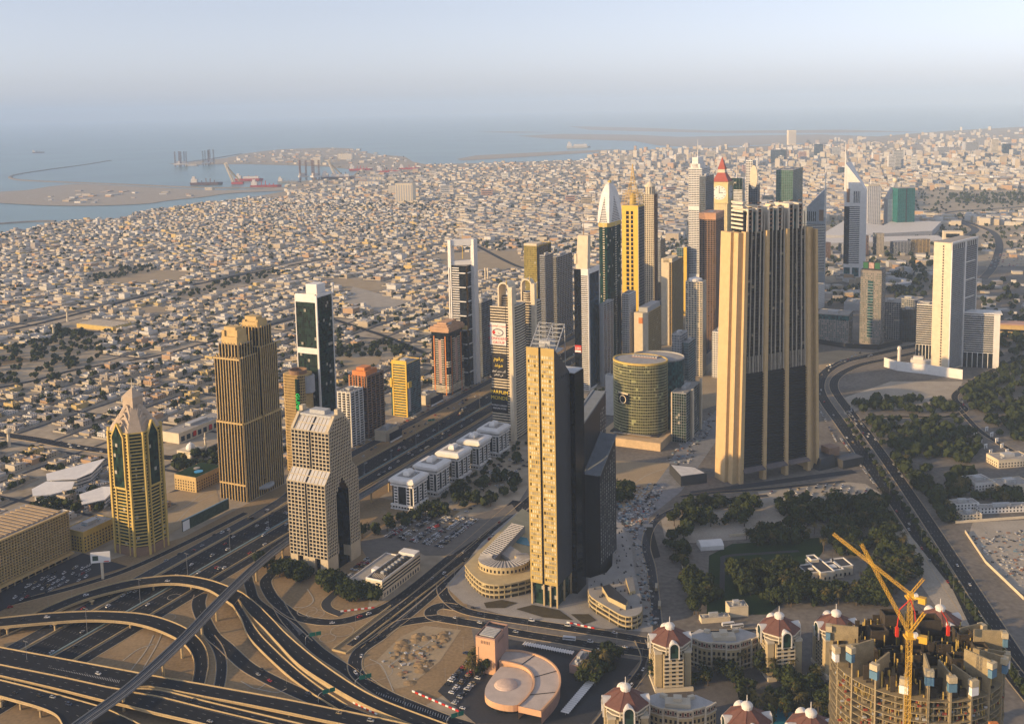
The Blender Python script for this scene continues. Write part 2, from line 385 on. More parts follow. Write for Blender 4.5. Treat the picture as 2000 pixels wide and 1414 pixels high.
road('park_road',P2((1660,826),(1720,815),(1780,814),(1850,814),(1885,800),(1865,780),(1875,762),(1930,728),(2010,690)),10,lanes=2,label='road winding through the trees')
road('park_road',P2((1870,795),(1910,838),(1950,865),(1985,885)),8,lanes=2)
road('compound_road',P2((1810,930),(1830,955),(1850,972),(1870,985)),7,lanes=1,kerb=False)
road('district_road',P2((1250,1250),(1263,1290),(1240,1330),(1190,1390),(1150,1440)),9,lanes=2)
road('district_road',P2((1270,1262),(1340,1240),(1420,1235),(1500,1232)),9,lanes=2)
# villa district roads
road('district_road',P2((-60,840),(60,857),(130,870),(200,880),(280,890),(340,895),(420,905)),18,lanes=4,label='dark road crossing behind the gold spired tower')
road('district_road',P2((-40,765),(60,745),(150,722),(250,705),(330,690),(440,660),(600,616)),12,lanes=2,kerb=False)
road('district_road',P2((-60,660),(60,636),(180,606),(300,574),(420,548),(560,520),(640,505)),16,lanes=2,kerb=False,far=True)
road('district_road',P2((580,600),(700,640),(760,660),(830,690)),12,lanes=2,kerb=False,far=True)
road('district_road',P2((930,480),(1010,520),(1060,528)),14,lanes=2,kerb=False,far=True)
# far right flyovers and highway
road('far_highway',P2((1870,470),(1905,450),(1880,436),(1850,424),(1840,418),(1880,412),(1960,407),(2060,400)),26,M_asph2,kerb=True,far=True)
road('far_highway',P2((1920,545),(1940,520),(1952,480),(1940,455),(1905,440),(1870,428),(1860,418)),22,M_asph2,far=True)
road('far_highway',P2((1590,470),(1640,450),(1700,436),(1760,425)),20,M_asph2,far=True)
# ---------------------------------------------------------------- underpass mouth
ub=MB();A,B_,C_,D_=PX((649,1270),(676,1277),(905,1100),(880,1096))
up=thing('underpass','concrete underpass walls beside the straight avenue','underpass',G(676,1277))
o0=Vector(up.location)
def wall_line(b,pts,h,w,mi=0,base=0.0):
    c=[Vector((p[0],p[1],0)) for p in pts];n=normals(c)
    ribbon(b,c,n,w/2,-w/2,h,mi);ribbon_side(b,c,n,w/2,base,h,mi);ribbon_side(b,c,n,-w/2,base,h,mi)
for nm,pts in (('end_wall',[A-o0,B_-o0]),('side_wall',[B_-o0,B_.lerp(C_,.5)-o0,C_-o0]),('side_wall',[A-o0,A.lerp(D_,.45)-o0])):
    q=MB();wall_line(q,pts,1.6,.8);q.build(nm,M_conc,up)
# ---------------------------------------------------------------- elevated ramps
def deck(name,label,L,Rr,zs,piers=(),sm=5,par=(1,1),lanes=2,cat='ramp',thick=1.4,gap=None,solid=False,parent=None):
    """edges as photo pixels (same count) with heights zs; piers: list of photo pixels of pier feet"""
    l=smooth([G(p[0],p[1],z) for p,z in zip(L,zs)],sm);r=smooth([G(p[0],p[1],z) for p,z in zip(Rr,zs)],sm)
    o=Vector((l[0].x,l[0].y,0));th=thing(name,label,cat,o)
    l=[p-o for p in l];r=[p-o for p in r]
    b=MB()
    for i in range(len(l)-1):
        b.quad(l[i],r[i],r[i+1],l[i+1],0)
        dn=Vector((0,0,-thick))
        if solid: la,lb,ra,rb=[Vector((p.x,p.y,0)) for p in (l[i],l[i+1],r[i],r[i+1])]
        else: la,lb,ra,rb=l[i]+dn,l[i+1]+dn,r[i]+dn,r[i+1]+dn
        b.quad(l[i],l[i+1],lb,la,1);b.quad(r[i+1],r[i],ra,rb,1);b.quad(la,lb,rb,ra,1)
    b.quad(l[0],r[0],r[0]+Vector((0,0,-thick)),l[0]+Vector((0,0,-thick)),1);b.quad(l[-1],r[-1],r[-1]+Vector((0,0,-thick)),l[-1]+Vector((0,0,-thick)),1)
    d=b.build('deck',[M_asph,M_conc],th)
    for k,(e,other) in enumerate(((l,r),(r,l))):
        if not par[k]: continue
        n=[(other[i]-e[i]).normalized() for i in range(len(e))];q=MB()
        # parapet in segments with joints
        for i in range(len(e)-1):
            seg=(e[i+1]-e[i]);m=max(1,int(seg.length/9))
            for j in range(m):
                a=e[i]+seg*(j/m);c=e[i]+seg*((j+1)/m)-seg.normalized()*.15;w=n[i]*.45;up_=Vector((0,0,1.05));lo=Vector((0,0,-.3))
                q.quad(a+up_,c+up_,c+w+up_,a+w+up_);q.quad(a+lo,c+lo,c+up_,a+up_);q.quad(a+w,a+w+up_,c+w+up_,c+w);q.quad(a+lo,a+up_,a+w+up_,a+w);q.quad(c+lo,c+w,c+w+up_,c+up_)
        q.build('parapet',M_conc,th)
    mk=MB();c=[(p+q)/2 for p,q in zip(l,r)]
    wid=(r[0]-l[0]).length
    for i in range(1,lanes): dashes(mk,c,-wid/2+wid*i/lanes,.03)
    for i in range(len(l)-1):
        for e,other in ((l,r),(r,l)):
            n0=(other[i]-e[i]).normalized();n1=(other[i+1]-e[i+1]).normalized();zz=Vector((0,0,.03))
            mk.quad(e[i]+n0*.9+zz,e[i]+n0*1.1+zz,e[i+1]+n1*1.1+zz,e[i+1]+n1*.9+zz)
    mk.build('lane_marking',M_white,d,'stuff')
    for (px,py) in piers:
        g=G(px,py)-o;k=min(range(len(c)),key=lambda i: (c[i].x-g.x)**2+(c[i].y-g.y)**2);top=c[k].z-thick+.02
        if top < 2: continue
        q=MB();q.lathe((g.x,g.y),[(.95,0),(.95,top*.75),(1.5,top-.8),(2.4,top)],10);q.build('pier',M_conc,th)
    return th,c
# upper ramp: at grade on the left, climbing over the highway, then splitting in two
deck('flyover_ramp','curved concrete ramp arching over the highway, upper of two',[(0,1230),(50,1207),(100,1182),(165,1157),(240,1136),(300,1127),(352,1124),(402,1131),(440,1143),(474,1158)],
     [(0,1246),(50,1223),(100,1199),(165,1172),(240,1152),(300,1142),(352,1141),(400,1150),(426,1163),(455,1183)],
     [.3,.8,2.5,4.5,6,7,7.5,7.5,7.2,6.8],piers=[(180,1180),(374,1152),(300,1152)],lanes=2)
deck('flyover_ramp','right hand branch of the curved ramp beside the underpass, long yellow parapet',[(474,1158.2),(500,1178),(530,1207),(562,1240),(622,1290),(690,1337),(740,1364),(800,1388),(860,1410),(920,1432)],
     [(466,1171),(486,1199),(515,1227),(541,1255),(584,1299),(649,1342),(700,1371),(745,1392),(800,1414),(850,1434)],[6.8,6.3,5.6,4.9,4.2,3.6,3.2,3,3,3],lanes=2,solid=True)
deck('flyover_ramp','left hand branch of the curved ramp sloping down to the slip road',[(465,1171.2),(484,1203),(508,1238),(533,1264),(575,1303),(625,1342),(680,1378)],
     [(455,1183.2),(470,1208),(482,1238),(506,1267),(558,1316),(604,1351),(660,1386)],[6.8,5.9,4.5,3.2,1.4,.6,.4],lanes=2)
deck('flyover_ramp','curved concrete ramp over the highway, lower of two, looping under the wide flyover',[(-30,1210),(0,1207),(91,1198),(169,1194),(230,1195),(279,1199),(318,1208),(358,1224),(385,1243),(402,1266),(408,1296),(402,1330),(392,1360)],
     [(-30,1228),(0,1225),(91,1217),(169,1212),(230,1214),(270,1220),(308,1231),(345,1248),(365,1264),(376,1282),(379,1302),(376,1325),(368,1352)],
     [8,8,7.8,7.5,7,6.4,5.6,4.2,2.6,1.2,.6,.5,.5],piers=[(108,1231),(255,1226),(15,1240)],lanes=2)
# wide flyover decks
deck('wide_flyover','wide flyover carriageway with pale median crossing the lower left corner',[(-60,1287),(0,1299),(91,1317),(180,1336),(250,1350),(314,1362),(400,1384),(500,1408),(600,1432)],
     [(-60,1306),(0,1320),(104,1344),(201,1368),(246,1378),(309,1394),(396,1414),(480,1437),(560,1460)],[8]*9,piers=[(205,1372),(320,1398),(30,1335)],par=(0,1),lanes=3,sm=3)
deck('wide_flyover','far carriageway of the wide flyover, white hatching between its lanes',[(-60,1252),(0,1264),(130,1288),(260,1312),(296,1319),(400,1337),(500,1355),(560,1366),(636,1381),(740,1402),(820,1420)],
     [(-60,1286.5),(0,1298.5),(130,1324.5),(240,1347.5),(290,1341),(400,1361),(480,1376),(565,1393),(640,1409),(700,1422),(760,1440)],[8,8,8,8,8,7.8,7.2,6.6,5.8,5,4.5],piers=[(130,1330),(280,1350),(565,1400),(430,1372)],lanes=4,sm=3)
deck('wide_flyover','middle flyover carriageway between two yellow lit parapets at the bottom edge',[(256,1344),(314,1348),(400,1369),(500,1393),(589,1414),(660,1432)],[(262,1353),(312,1361.5),(400,1383.5),(498,1407),(580,1427),(640,1443)],[8,8,7.9,7.7,7.5,7.4],lanes=2,sm=3)
deck('exit_flyover','near flyover carriageway with a red car, curving off at the lower left corner',[(-40,1318),(0,1328),(78,1347),(192,1379),(214,1387),(260,1408),(300,1430)],
     [(-40,1350),(0,1360),(32,1369),(65,1378),(96,1389),(113,1400),(122,1416)],[8]*7,piers=[(3,1380),(80,1400),(41,1385)],lanes=3,sm=4)
# white hatching between lanes
def hatch(px0,px1,w0,w1,n,z,parent=None,name='hatching'):
    a=G(*px0,z);c=G(*px1,z);d=(c-a);L=d.length;d.normalize();nn=Vector((d.y,-d.x,0));b=MB()
    for i in range(n):
        t=i/n;p=a+d*(L*t);w=w0+(w1-w0)*t;q=d*.5;sk=d*(w*.5)
        b.quad(p-nn*w-sk,p-nn*w-sk+q,p+nn*w+sk+q,p+nn*w+sk)
    o=b.build(name,M_white);o['kind']='stuff';o['label']='white painted chevron hatching on the asphalt';return o
hatch((95,1303),(235,1331),.3,1.8,44,8.12);hatch((735,1352),(880,1405),1.2,2.2,30,.5)
hatch((560,1207),(590,1237),.5,2.5,22,.45);hatch((600,1340),(625,1356),1.6,.5,16,.45);hatch((765,1225),(858,1143),1.0,.5,40,.45)
# ---------------------------------------------------------------- metro viaduct
mc_px=[(120,1443),(157,1414),(240,1354),(300,1303),(371,1236),(430,1174),(500,1107),(560,1060)]
mpts=[G(p[0],p[1],14.5) for p in mc_px]+[ST(s,-668,14.5) for s in (900,960,1030,1150,1300,1500,1800,2200)]
mo=Vector((mpts[0].x,mpts[0].y,0));mt=thing('metro_viaduct','long grey elevated metro viaduct on round concrete piers beside the highway','viaduct',mo)
mcl=smooth([p-mo for p in mpts],8);mn=normals(mcl);b=MB()
prof=[(-5.2,1.4),(-4.8,1.4),(-4.8,.2),(4.8,.2),(4.8,1.4),(5.2,1.4),(5.2,-.3),(2.2,-2.0),(-2.2,-2.0),(-5.2,-.3)]
for i in range(len(mcl)-1):
    for j in range(len(prof)):
        (a0,z0),(a1,z1)=prof[j],prof[(j+1) % len(prof)]
        p0=mcl[i]+mn[i]*a0;p1=mcl[i]+mn[i]*a1;q0=mcl[i+1]+mn[i+1]*a0;q1=mcl[i+1]+mn[i+1]*a1
        b.quad((p0.x,p0.y,p0.z+z0),(q0.x,q0.y,q0.z+z0),(q1.x,q1.y,q1.z+z1),(p1.x,p1.y,p1.z+z1),1 if j == 2 else 0)
b.build('girder',[M_dconc,mat('track_bed',(.05,.052,.055),.8)],mt)
tr=MB()
for off in (-3.2,-1.7,1.7,3.2): ribbon(tr,mcl,mn,off+.12,off-.12,.38);ribbon_side(tr,mcl,mn,off+.12,.2,.38)
tr.build('rail',M_steel,mt);tr=MB();ribbon(tr,mcl,mn,.35,-.35,.7);ribbon_side(tr,mcl,mn,.35,.2,.7);ribbon_side(tr,mcl,mn,-.35,.2,.7);tr.build('walkway',M_dconc,mt)
for (px,py) in [(507,1138),(556,1096),(431,1211),(396,1243),(358,1285),(309,1318),(234,1391),(180,1440)]:
    g=G(px,py)-mo;k=min(range(len(mcl)),key=lambda i: (mcl[i].x-g.x)**2+(mcl[i].y-g.y)**2);g=mcl[k]
    q=MB();q.lathe((g.x,g.y),[(1.1,0),(1.1,9.5),(1.6,11),(2.2,12.55)],12);q.build('pier',M_conc,mt)
for s in range(945,1500,38):
    g=ST(s,-668)-mo;q=MB();q.lathe((g.x,g.y),[(1.1,0),(1.1,9.5),(1.6,11),(2.2,12.55)],12);q.build('pier',M_conc,mt)
# ================================================================ towers
M_gold=mat('gold_render',(.58,.41,.11),.7,var=.2);M_cream=mat('cream_render',(.66,.56,.40),.75,var=.2);M_beige=mat('beige_stone',(.54,.38,.16),.8,var=.25)
M_whiteb=mat('white_cladding',(.74,.71,.66),.6,var=.15);M_grey=mat('grey_cladding',(.38,.38,.38),.6,var=.2);M_brown=mat('brown_stone',(.26,.16,.10),.75,var=.25)
M_pink=mat('pink_stone',(.46,.28,.21),.75,var=.2);M_roofg=mat('roof_screed',(.36,.33,.29),.9,var=.35,scale=.2);M_yel=mat('yellow_cladding',(.72,.46,.06),.5,var=.15)
M_red=mat('red_sign',(.55,.03,.02),.5,var=.1);M_orange=mat('orange_render',(.62,.22,.06),.7,var=.2);M_plant=mat('roof_plant',(.42,.42,.41),.6,var=.3,scale=.5)
G_dark=glass('dark_glass',(.012,.015,.018));G_blue=glass('blue_glass',(.012,.028,.045));G_green=glass('green_glass',(.012,.028,.02),light=.04)
G_teal=glass('teal_glass',(.02,.07,.075));G_gold=glass('bronze_glass',(.05,.04,.02),light=.08,lightcol=(.5,.42,.22));G_black=glass('black_glass',(.006,.007,.009),var=.5)
G_olive=glass('olive_glass',(.05,.054,.018),var=.7,light=.05,lightcol=(.35,.36,.16));G_grey=glass('grey_glass',(.05,.065,.08),light=.06)
def bis(f,lo,hi):
    for _ in range(44):
        m=(lo+hi)/2
        if f(m) > 0: hi=m
        else: lo=m
    return m
def foot(t,F,L,Rb):
    """footprint of a tower aligned with the highway from three of its top corners in the photo"""
    def g(s): p=ST(s,t);return proj(p.x,p.y,ZT(p,F[1]))[0]-F[0]
    s0=bis(g,400,6000);p=ST(s0,t);h=ZT(p,F[1])
    def gx(v): return proj(v.x,v.y,h)[0]
    t1=bis(lambda q: gx(ST(s0,q))-L,t-300,t);s1=bis(lambda q: gx(ST(q,t))-Rb,s0,s0+300)
    return p,t-t1,s1-s0,h
def tower(name,label,t,F,L,Rb,mark=None,cat='tower',rot=None):
    p,a,b,h=foot(t,F,L,Rb)
    return thing(name,label,cat,p,ROAD_A,mark=mark),a,b,h
def core(th,x0,x1,y0,y1,z0,z1,m,name='glass_wall',roof=None):
    q=MB();q.box(x0,x1,y0,y1,z0,z1,bottom=False)
    if roof: q.m[4]=1
    return q.build(name,[m,roof] if roof else m,th)
def stories(h,fh=3.7): return max(2,int(round(h/fh)))
def roofkit(th,x0,x1,y0,y1,z,m=None,par=1.2,seed=0,units=True):
    """roof slab, parapet and plant"""
    q=MB();t=.35;z0=z-.3
    q.box(x0,x1,y0,y0+t,z0,z+par);q.box(x0,x1,y1-t,y1,z0,z+par);q.box(x0,x0+t,y0+t,y1-t,z0,z+par);q.box(x1-t,x1,y0+t,y1-t,z0,z+par)
    q.build('parapet',m or M_conc,th)
    q=MB();q.box(x0+t,x1-t,y0+t,y1-t,z0,z+.1);q.build('roof',M_roofg,th)
    if units:
        r=random.Random(seed+int(x1*7+y1*3));q=MB();w,d=x1-x0,y1-y0
        q.box(x0+w*.3,x0+w*.62,y0+d*.35,y0+d*.7,z+.1,z+3.6)
        for _ in range(7):
            ux=x0+w*r.uniform(.08,.86);uy=y0+d*r.uniform(.08,.86);s=r.uniform(.8,2.0)
            if x0+w*.25 < ux < x0+w*.66 and y0+d*.28 < uy < y0+d*.74: continue
            q.box(ux,ux+s,uy,uy+s*1.3,z+.1,z+r.uniform(1,2.2))
        q.build('roof_plant',M_plant,th)
def facade(th,x0,x1,y0,y1,z0,z1,m,faces='SE',nx=8,ny=8,nz=None,mw=.8,sh=1.0,depth=.5,mv=True,mh=True,name='facade_grid',extra=None):
    nz=nz or stories(z1-z0);FS=rect_faces(x0,x1,y0,y1);q=MB()
    for k in faces:
        o,u,n,w=FS[k];q.grid((o,u,n),w,z0,z1,nx if k in 'SN' else ny,nz,mw,sh,depth,0,mv,mh)
    return q.build(name,m,th,'stuff')
def text_mesh(s,size,parent,m,loc,rot,name='lettering',ext=.15,align='CENTER'):
    c=bpy.data.curves.new(name,'FONT');c.body=s;c.size=size;c.extrude=ext;c.align_x=align;c.align_y='CENTER';c.resolution_u=2
    o=bpy.data.objects.new(name,c);COL.objects.link(o)
    dg=bpy.context.evaluated_depsgraph_get();me=bpy.data.meshes.new_from_object(o.evaluated_get(dg));bpy.data.objects.remove(o)
    me.materials.clear();me.materials.append(m);o=bpy.data.objects.new(name,me);COL.objects.link(o)
    o.parent=parent;o.location=loc;o.rotation_euler=rot;return o
FACE_S=(math.pi/2,0,0);FACE_E=(math.pi/2,0,math.pi/2)      # text lying on the -Y or +X face
# ---------------------------------------------------------------- gold tower with stepped crown and spire
def gold_spire():
    loc=ST(762,-801);th=thing('gold_spire_tower','golden balconied tower with stepped crown, pointed green windows and spire','tower',loc,ROAD_A,mark='the golden spired tower')
    a=46.0;b=44.0;ch=10.0;h=ZT(ST(768,-806),846)
    def octo(s=1.0,e=0.0):
        cx,cy=-a/2,b/2;P=[(-a+ch,0),(-ch,0),(0,ch),(0,b-ch),(-ch,b),(-a+ch,b),(-a,b-ch),(-a,ch)]
        return [(cx+(x-cx)*s*(1+e),cy+(y-cy)*s*(1+e)) for x,y in P]
    q=MB();q.prism(octo(),0,h);q.build('glass_wall',G_green,th)
    q=MB();n=stories(h,3.5)
    for i in range(3,n+1):
        z=h*i/n;q.prism(octo(1,.035),z-.55,z+.55,bottom=True)
    q.build('balcony_slab',M_gold,th,'stuff')
    q=MB()
    for (x,y) in octo(1,.04): q.box(x-1.1,x+1.1,y-1.1,y+1.1,0,h+1)
    for F,w in ((((-a+ch,0),(1,0),(0,-1)),a-2*ch),(((0,ch),(0,1),(1,0)),b-2*ch)):
        for u in (w*.22,w*.78): q.face(F,u-.7,u+.7,0,h*.56,-.2,1.4)
    q.build('pier',M_gold,th,'stuff')
    q=MB();q.prism(octo(1,.06),0,9,mt=0);q.build('base',M_brown,th)
    for F,w in ((((-a+ch,0),(1,0),(0,-1)),a-2*ch),(((0,ch),(0,1),(1,0)),b-2*ch)):
        o,u,nn=F
        def pt(uu,z,d): return (o[0]+u[0]*uu+nn[0]*d,o[1]+u[1]*uu+nn[1]*d,z)
        c=w/2;ww=w*.27;zb,zm,zt=h*.56,h*.97,h+9
        q=MB();q.poly([pt(c-ww,zb,1.9),pt(c+ww,zb,1.9),pt(c+ww,zm,1.9),pt(c,zt,1.9),pt(c-ww,zm,1.9)]);f=q.build('pointed_window',G_green,th)
        q=MB();q.face(F,c-ww-1.4,c-ww,zb-1,zm,-.2,2.4);q.face(F,c+ww,c+ww+1.4,zb-1,zm,-.2,2.4);q.face(F,c-ww,c+ww,zb-1.4,zb,-.2,2.4)
        for sg in (-1,1):
            p0=Vector(pt(c+sg*(ww+.7),zm,1.1));p1=Vector(pt(c,zt+1.2,1.1));d=(p1-p0)/2;up=d.cross(Vector((nn[0],nn[1],0))).normalized()
            q.obox((p0+p1)/2,d,Vector((nn[0],nn[1],0))*1.3,up*.8)
        q.build('frame',M_gold,f)
    # stepped chevron crown
    cr=MB();cx,cy=-a/2,b/2
    for k,(s0,z0,s1,z1) in enumerate(((.98,h,.80,h+7),(.78,h+7,.60,h+14),(.58,h+14,.36,h+23))):
        cr.frustum(octo(s0),z0,octo(s1),z1)
    for sc_,zz in ((.86,h+2),(.66,h+9),(.46,h+16)):
        for (nx_,ny_) in ((0,-1),(1,0),(0,1),(-1,0)):
            n=Vector((nx_,ny_,0));u=Vector((-ny_,nx_,0));hw=a/2*sc_
            base=Vector((cx,cy,zz))+n*(hw*.96)
            for sg in (-1,1):
                p0=base+u*(sg*hw*.55);p1=base+Vector((0,0,9))-n*3;d=(p1-p0)/2
                cr.obox((p0+p1)/2,d,n*1.6,d.cross(n).normalized()*1.1)
    cr.build('stepped_crown',mat('crown_stone',(.46,.36,.26),.8),th)
    ln=MB();R4=[(cx-7,cy-7),(cx+7,cy-7),(cx+7,cy+7),(cx-7,cy+7)];ln.prism(R4,h+20,h+33);ln.frustum([(x+(x-cx)*.12,y+(y-cy)*.12) for x,y in R4],h+33,[(cx+(x-cx)*.05,cy+(y-cy)*.05) for x,y in R4],h+42)
    ln.build('lantern',mat('crown_stone',(.46,.36,.26)),th)
    sp=MB();sp.tube((cx,cy,h+41),(cx,cy,h+52),.7,.15);sp.build('spire',M_cream,th)
gold_spire()
# ---------------------------------------------------------------- twin golden finned towers
def twin_fin():
    loc=ST(927,-803);th=thing('finned_twin_tower','pair of joined golden finned towers with stepped tops','tower',loc,ROAD_A,mark='the golden finned twin towers')
    def z_at(s,t,py): return ZT(ST(s,t),py)
    zA=z_at(929,-822,699);zA2=z_at(940,-822,670);zA3=z_at(942,-822,655);zA4=z_at(945,-822,636)
    zB=z_at(985,-806,672);zB3=z_at(965,-806,642);zB4=z_at(965,-812,622)
    M_f=M_beige
    def shaft(x0,x1,y0,y1,z0,z1,faces,n1,n2,fw=.9,dep=1.0):
        core(th,x0,x1,y0,y1,z0,z1,G_dark,roof=M_roofg);q=MB();FS=rect_faces(x0,x1,y0,y1)
        for k in faces:
            o,u,n,w=FS[k];nn=n1 if k in 'SN' else n2
            for i in range(nn+1):
                uu=w*i/nn;q.face((o,u,n),max(0,uu-fw/2),min(w,uu+fw/2),z0,z1+2,-.2,dep)
        q.build('fin',M_f,th,'stuff')
    mid=zA*.55
    shaft(-39,0,0,33,0,mid,'SEW',9,8);shaft(-38,-1,1,32,mid,zA,'SEW',9,8)
    shaft(-33,-5,4,28,zA,zA2,'SE',6,5);
    shaft(-38,0,37,68,0,mid,'SEW',9,8);shaft(-37,-1,38,67,mid,zB,'SEW',9,8)
    shaft(-33,-5,41,63,zB,zB3,'SE',6,5)
    core(th,-36,-4,30,40,0,zA-4,G_black,'link_wall',M_roofg)
    for (y0,za,zb,zc) in ((6,zA2,zA3,zA4),(43,zB3,(zB3+zB4)/2,zB4)):
        q=MB();q.box(-31,-8,y0,y0+18,za,zb);q.box(-29,-12,y0+3,y0+14,zb,zc);q.box(-31,-27,y0+1,y0+17,zb,zc-4);q.box(-12,-8,y0+1,y0+17,zb,zc-3)
        q.build('stepped_top',M_f,th)
    q=MB();FS=rect_faces(-39,0,0,33)['S']
    for z in (mid,zA-.5,20): q=MB();q.face(FS[:3],0,39,z-.9,z+.9,-.2,1.5);q.build('ledge',M_f,th)
    for q,FS,L in ((MB(),rect_faces(-39,0,0,33)['E'],33),(MB(),rect_faces(-38,0,37,68)['E'],31)): q.face(FS[:3],0,L,mid-.9,mid+.9,-.2,1.5);q.build('ledge',M_f,th)
    q=MB();q.lathe((-6,34),[(0.1,7),(13,7.0),(15,8.5),(15,10),(12,11.2),(0.1,11.6)],20);q.build('canopy',M_grey,th)
twin_fin()
# ---------------------------------------------------------------- green glass slab framed in white
def blue_slab():
    th,a,b,h=tower('framed_glass_tower','slim green glass tower in a white frame with white box on top',-800,(617.5,578),575.7,648,'the white framed glass tower')
    core(th,-a,0,0,b,0,h,G_green,roof=M_roofg);q=MB();FS=rect_faces(-a,0,0,b)
    S=FS['S'][:3];E=FS['E'][:3];W=FS['W'][:3]
    q.face(S,0,1.2,0,h,-.2,.9);q.face(S,a-1.6,a+.9,0,h,-.2,.9);q.face(E,b-1.4,b,0,h,-.2,.9);q.face(E,0,.9,0,h,-.2,.7)
    q.face(S,1.2,a-1.6,h-9,h+1.5,-.2,.85);q.face(S,1.2,a-1.6,h*.655,h*.69,-.2,.8);q.face(E,.9,b-1.4,h-2.5,h+1.5,-.2,.85)
    q.face(S,1.2,a-1.6,52,56,-.2,.8)
    for i in range(1,6): q.face(S,a*i/6-.4,a*i/6+.4,0,52,-.2,.6)
    q.build('frame',M_whiteb,th)
    q=MB();q.box(-a,0,-.05,.02,h*.0,h*.01);
    g=MB();n=stories(h,3.7);g.grid(S,a,56,h-9,12,n,.12,.25,.14);g.grid(E,b,0,h-3,12,n,.12,.2,.12);g.build('glazing_bar',M_dark,th,'stuff')
    q=MB();q.box(-a*.62,-a*.12,b*.2,b*.75,h,h+13);q.build('roof_box',M_whiteb,th)
    q=MB();q.box(-a,0,0,b,h,h+1.4);
blue_slab()
# ---------------------------------------------------------------- rounded tower with a green vertical sign
def round_sign():
    p,a,b,h=foot(-800,(588,735),549.6,607)
    th=thing('rounded_corner_tower','beige gridded tower with rounded ends and a green vertical neon sign','tower',p,ROAD_A,mark='the green sign tower')
    def plan(e=0):
        P=[];c=[(-a+7,7),(-7,7),(-7,b+6-7),(-a+7,b+6-7)]
        for k,(x,y) in enumerate(c):
            for i in range(6):
                t=math.pi+k*math.pi/2+i*math.pi/10;P.append((x+(7+e)*math.cos(t),y+(7+e)*math.sin(t)))
        return P
    q=MB();q.prism(plan(),0,h);q.build('glass_wall',G_dark,th)
    q=MB();n=stories(h)
    for i in range(n+1): z=h*i/n;q.prism(plan(.5),max(0,z-.55),z+.5,bottom=True)
    q.build('floor_band',M_beige,th,'stuff');q=MB()
    for i,(x,y) in enumerate(plan(.3)):
        q.tube((x,y,0),(x,y,h),.5,k=4)
    for u in range(1,9):
        q.face(((-a+7,0),(1,0),(0,-1)),(a-14)*u/9-.4,(a-14)*u/9+.4,0,h,-.2,.6);q.face(((0,7),(0,1),(1,0)),(b-8)*u/9-.4,(b-8)*u/9+.4,0,h,-.2,.6)
    q.build('mullion',M_beige,th,'stuff')
    q=MB();q.lathe((-a*.4,b*.5),[(11,h),(11,h+4.5),(11.6,h+4.5),(11.6,h+5.6),(10,h+5.6),(10,h+1),(.1,h+1)],24);q.build('roof_ring',M_brown,th)
    q=MB();q.lathe((-1,b*.75),[(7.5,h-24),(8.4,h-23),(8.4,h-2),(7.2,h-1.8),(7.2,h-3),(.1,h-3)],18);q.build('corner_turret',M_grey,th)
    m,t,bb=_new('green_neon');bb.inputs['Base Color'].default_value=(.01,.3,.04,1);bb.inputs['Emission Color'].default_value=(.02,.9,.12,1);bb.inputs['Emission Strength'].default_value=.5
    sg=MB();sg.box(-8.6,-3.2,-1.6,-.6,h*.36,h*.97);s=sg.build('sign_panel',mat('dark_green_panel',(.008,.03,.012),.4),th)
    o=text_mesh('GUNP SOT',8.2,s,m,(-5.9,-1.66,h*.665),(math.pi/2,math.pi/2,0),'sign_lettering',.1)
round_sign()
# ---------------------------------------------------------------- residential towers with wavy balconies
def balcony_tower(name,label,F,L,Rb,m,t=-804,mark=None,wav=1.3,gl=None,bays=3,top=None,band=1.15,fh=3.4):
    th,a,b,h=tower(name,label,t,F,L,Rb,mark);core(th,-a,0,0,b,0,h,gl or G_dark,roof=M_roofg);q=MB();n=stories(h,fh)
    for o,u,nn,w in [rect_faces(-a,0,0,b)[k] for k in 'SE']:
        bay=w/bays
        for i in range(1,n+1):
            z=h*i/n
            for k in range(bays):
                u0=k*bay+.5;u1=(k+1)*bay-.5;N=5;pts=[]
                for j in range(N+1):
                    uu=u0+(u1-u0)*j/N;d=.5+wav*math.sin(math.pi*j/N);pts.append((o[0]+u[0]*uu+nn[0]*d,o[1]+u[1]*uu+nn[1]*d))
                for j in range(N):
                    A,B=pts[j],pts[j+1];q.quad((*A,z-band),(*B,z-band),(*B,z),(*A,z))
                base=[(o[0]+u[0]*u1,o[1]+u[1]*u1),(o[0]+u[0]*u0,o[1]+u[1]*u0)]
                q.poly([(*c,z-band) for c in pts+base]);
    q.build('balcony',m,th,'stuff');q=MB()
    for o,u,nn,w in [rect_faces(-a,0,0,b)[k] for k in 'SE']:
        for k in range(bays+1):
            uu=w*k/bays;q.face((o,u,nn),max(-.4,uu-.9),min(w+.4,uu+.9),0,h+1.2,-.2,.7)
    q.build('pier',m,th,'stuff');roofkit(th,-a,0,0,b,h,m);return th,a,b,h
balcony_tower('white_apartment_tower','white apartment tower with rows of curved balconies',(684,768),659,708,M_whiteb,mark='the white curved balcony tower')
th,a,b,h=balcony_tower('brown_apartment_tower','brown apartment tower with rippling balconies and orange top floors',(716,738),681,748,M_brown,mark='the brown balcony tower',wav=1.8,bays=4)
q=MB();q.box(-a*.9,-a*.15,b*.1,b*.8,h,h+7);q.box(-a*.75,-a*.3,b*.2,b*.6,h+7,h+11);q.build('penthouse',M_orange,th)
q=MB()
for u in range(6): q.box(-a+1+u*a/6,-a+2.2+u*a/6,-1.2,-.2,h-14,h+2)
q.build('corner_post',M_orange,th)
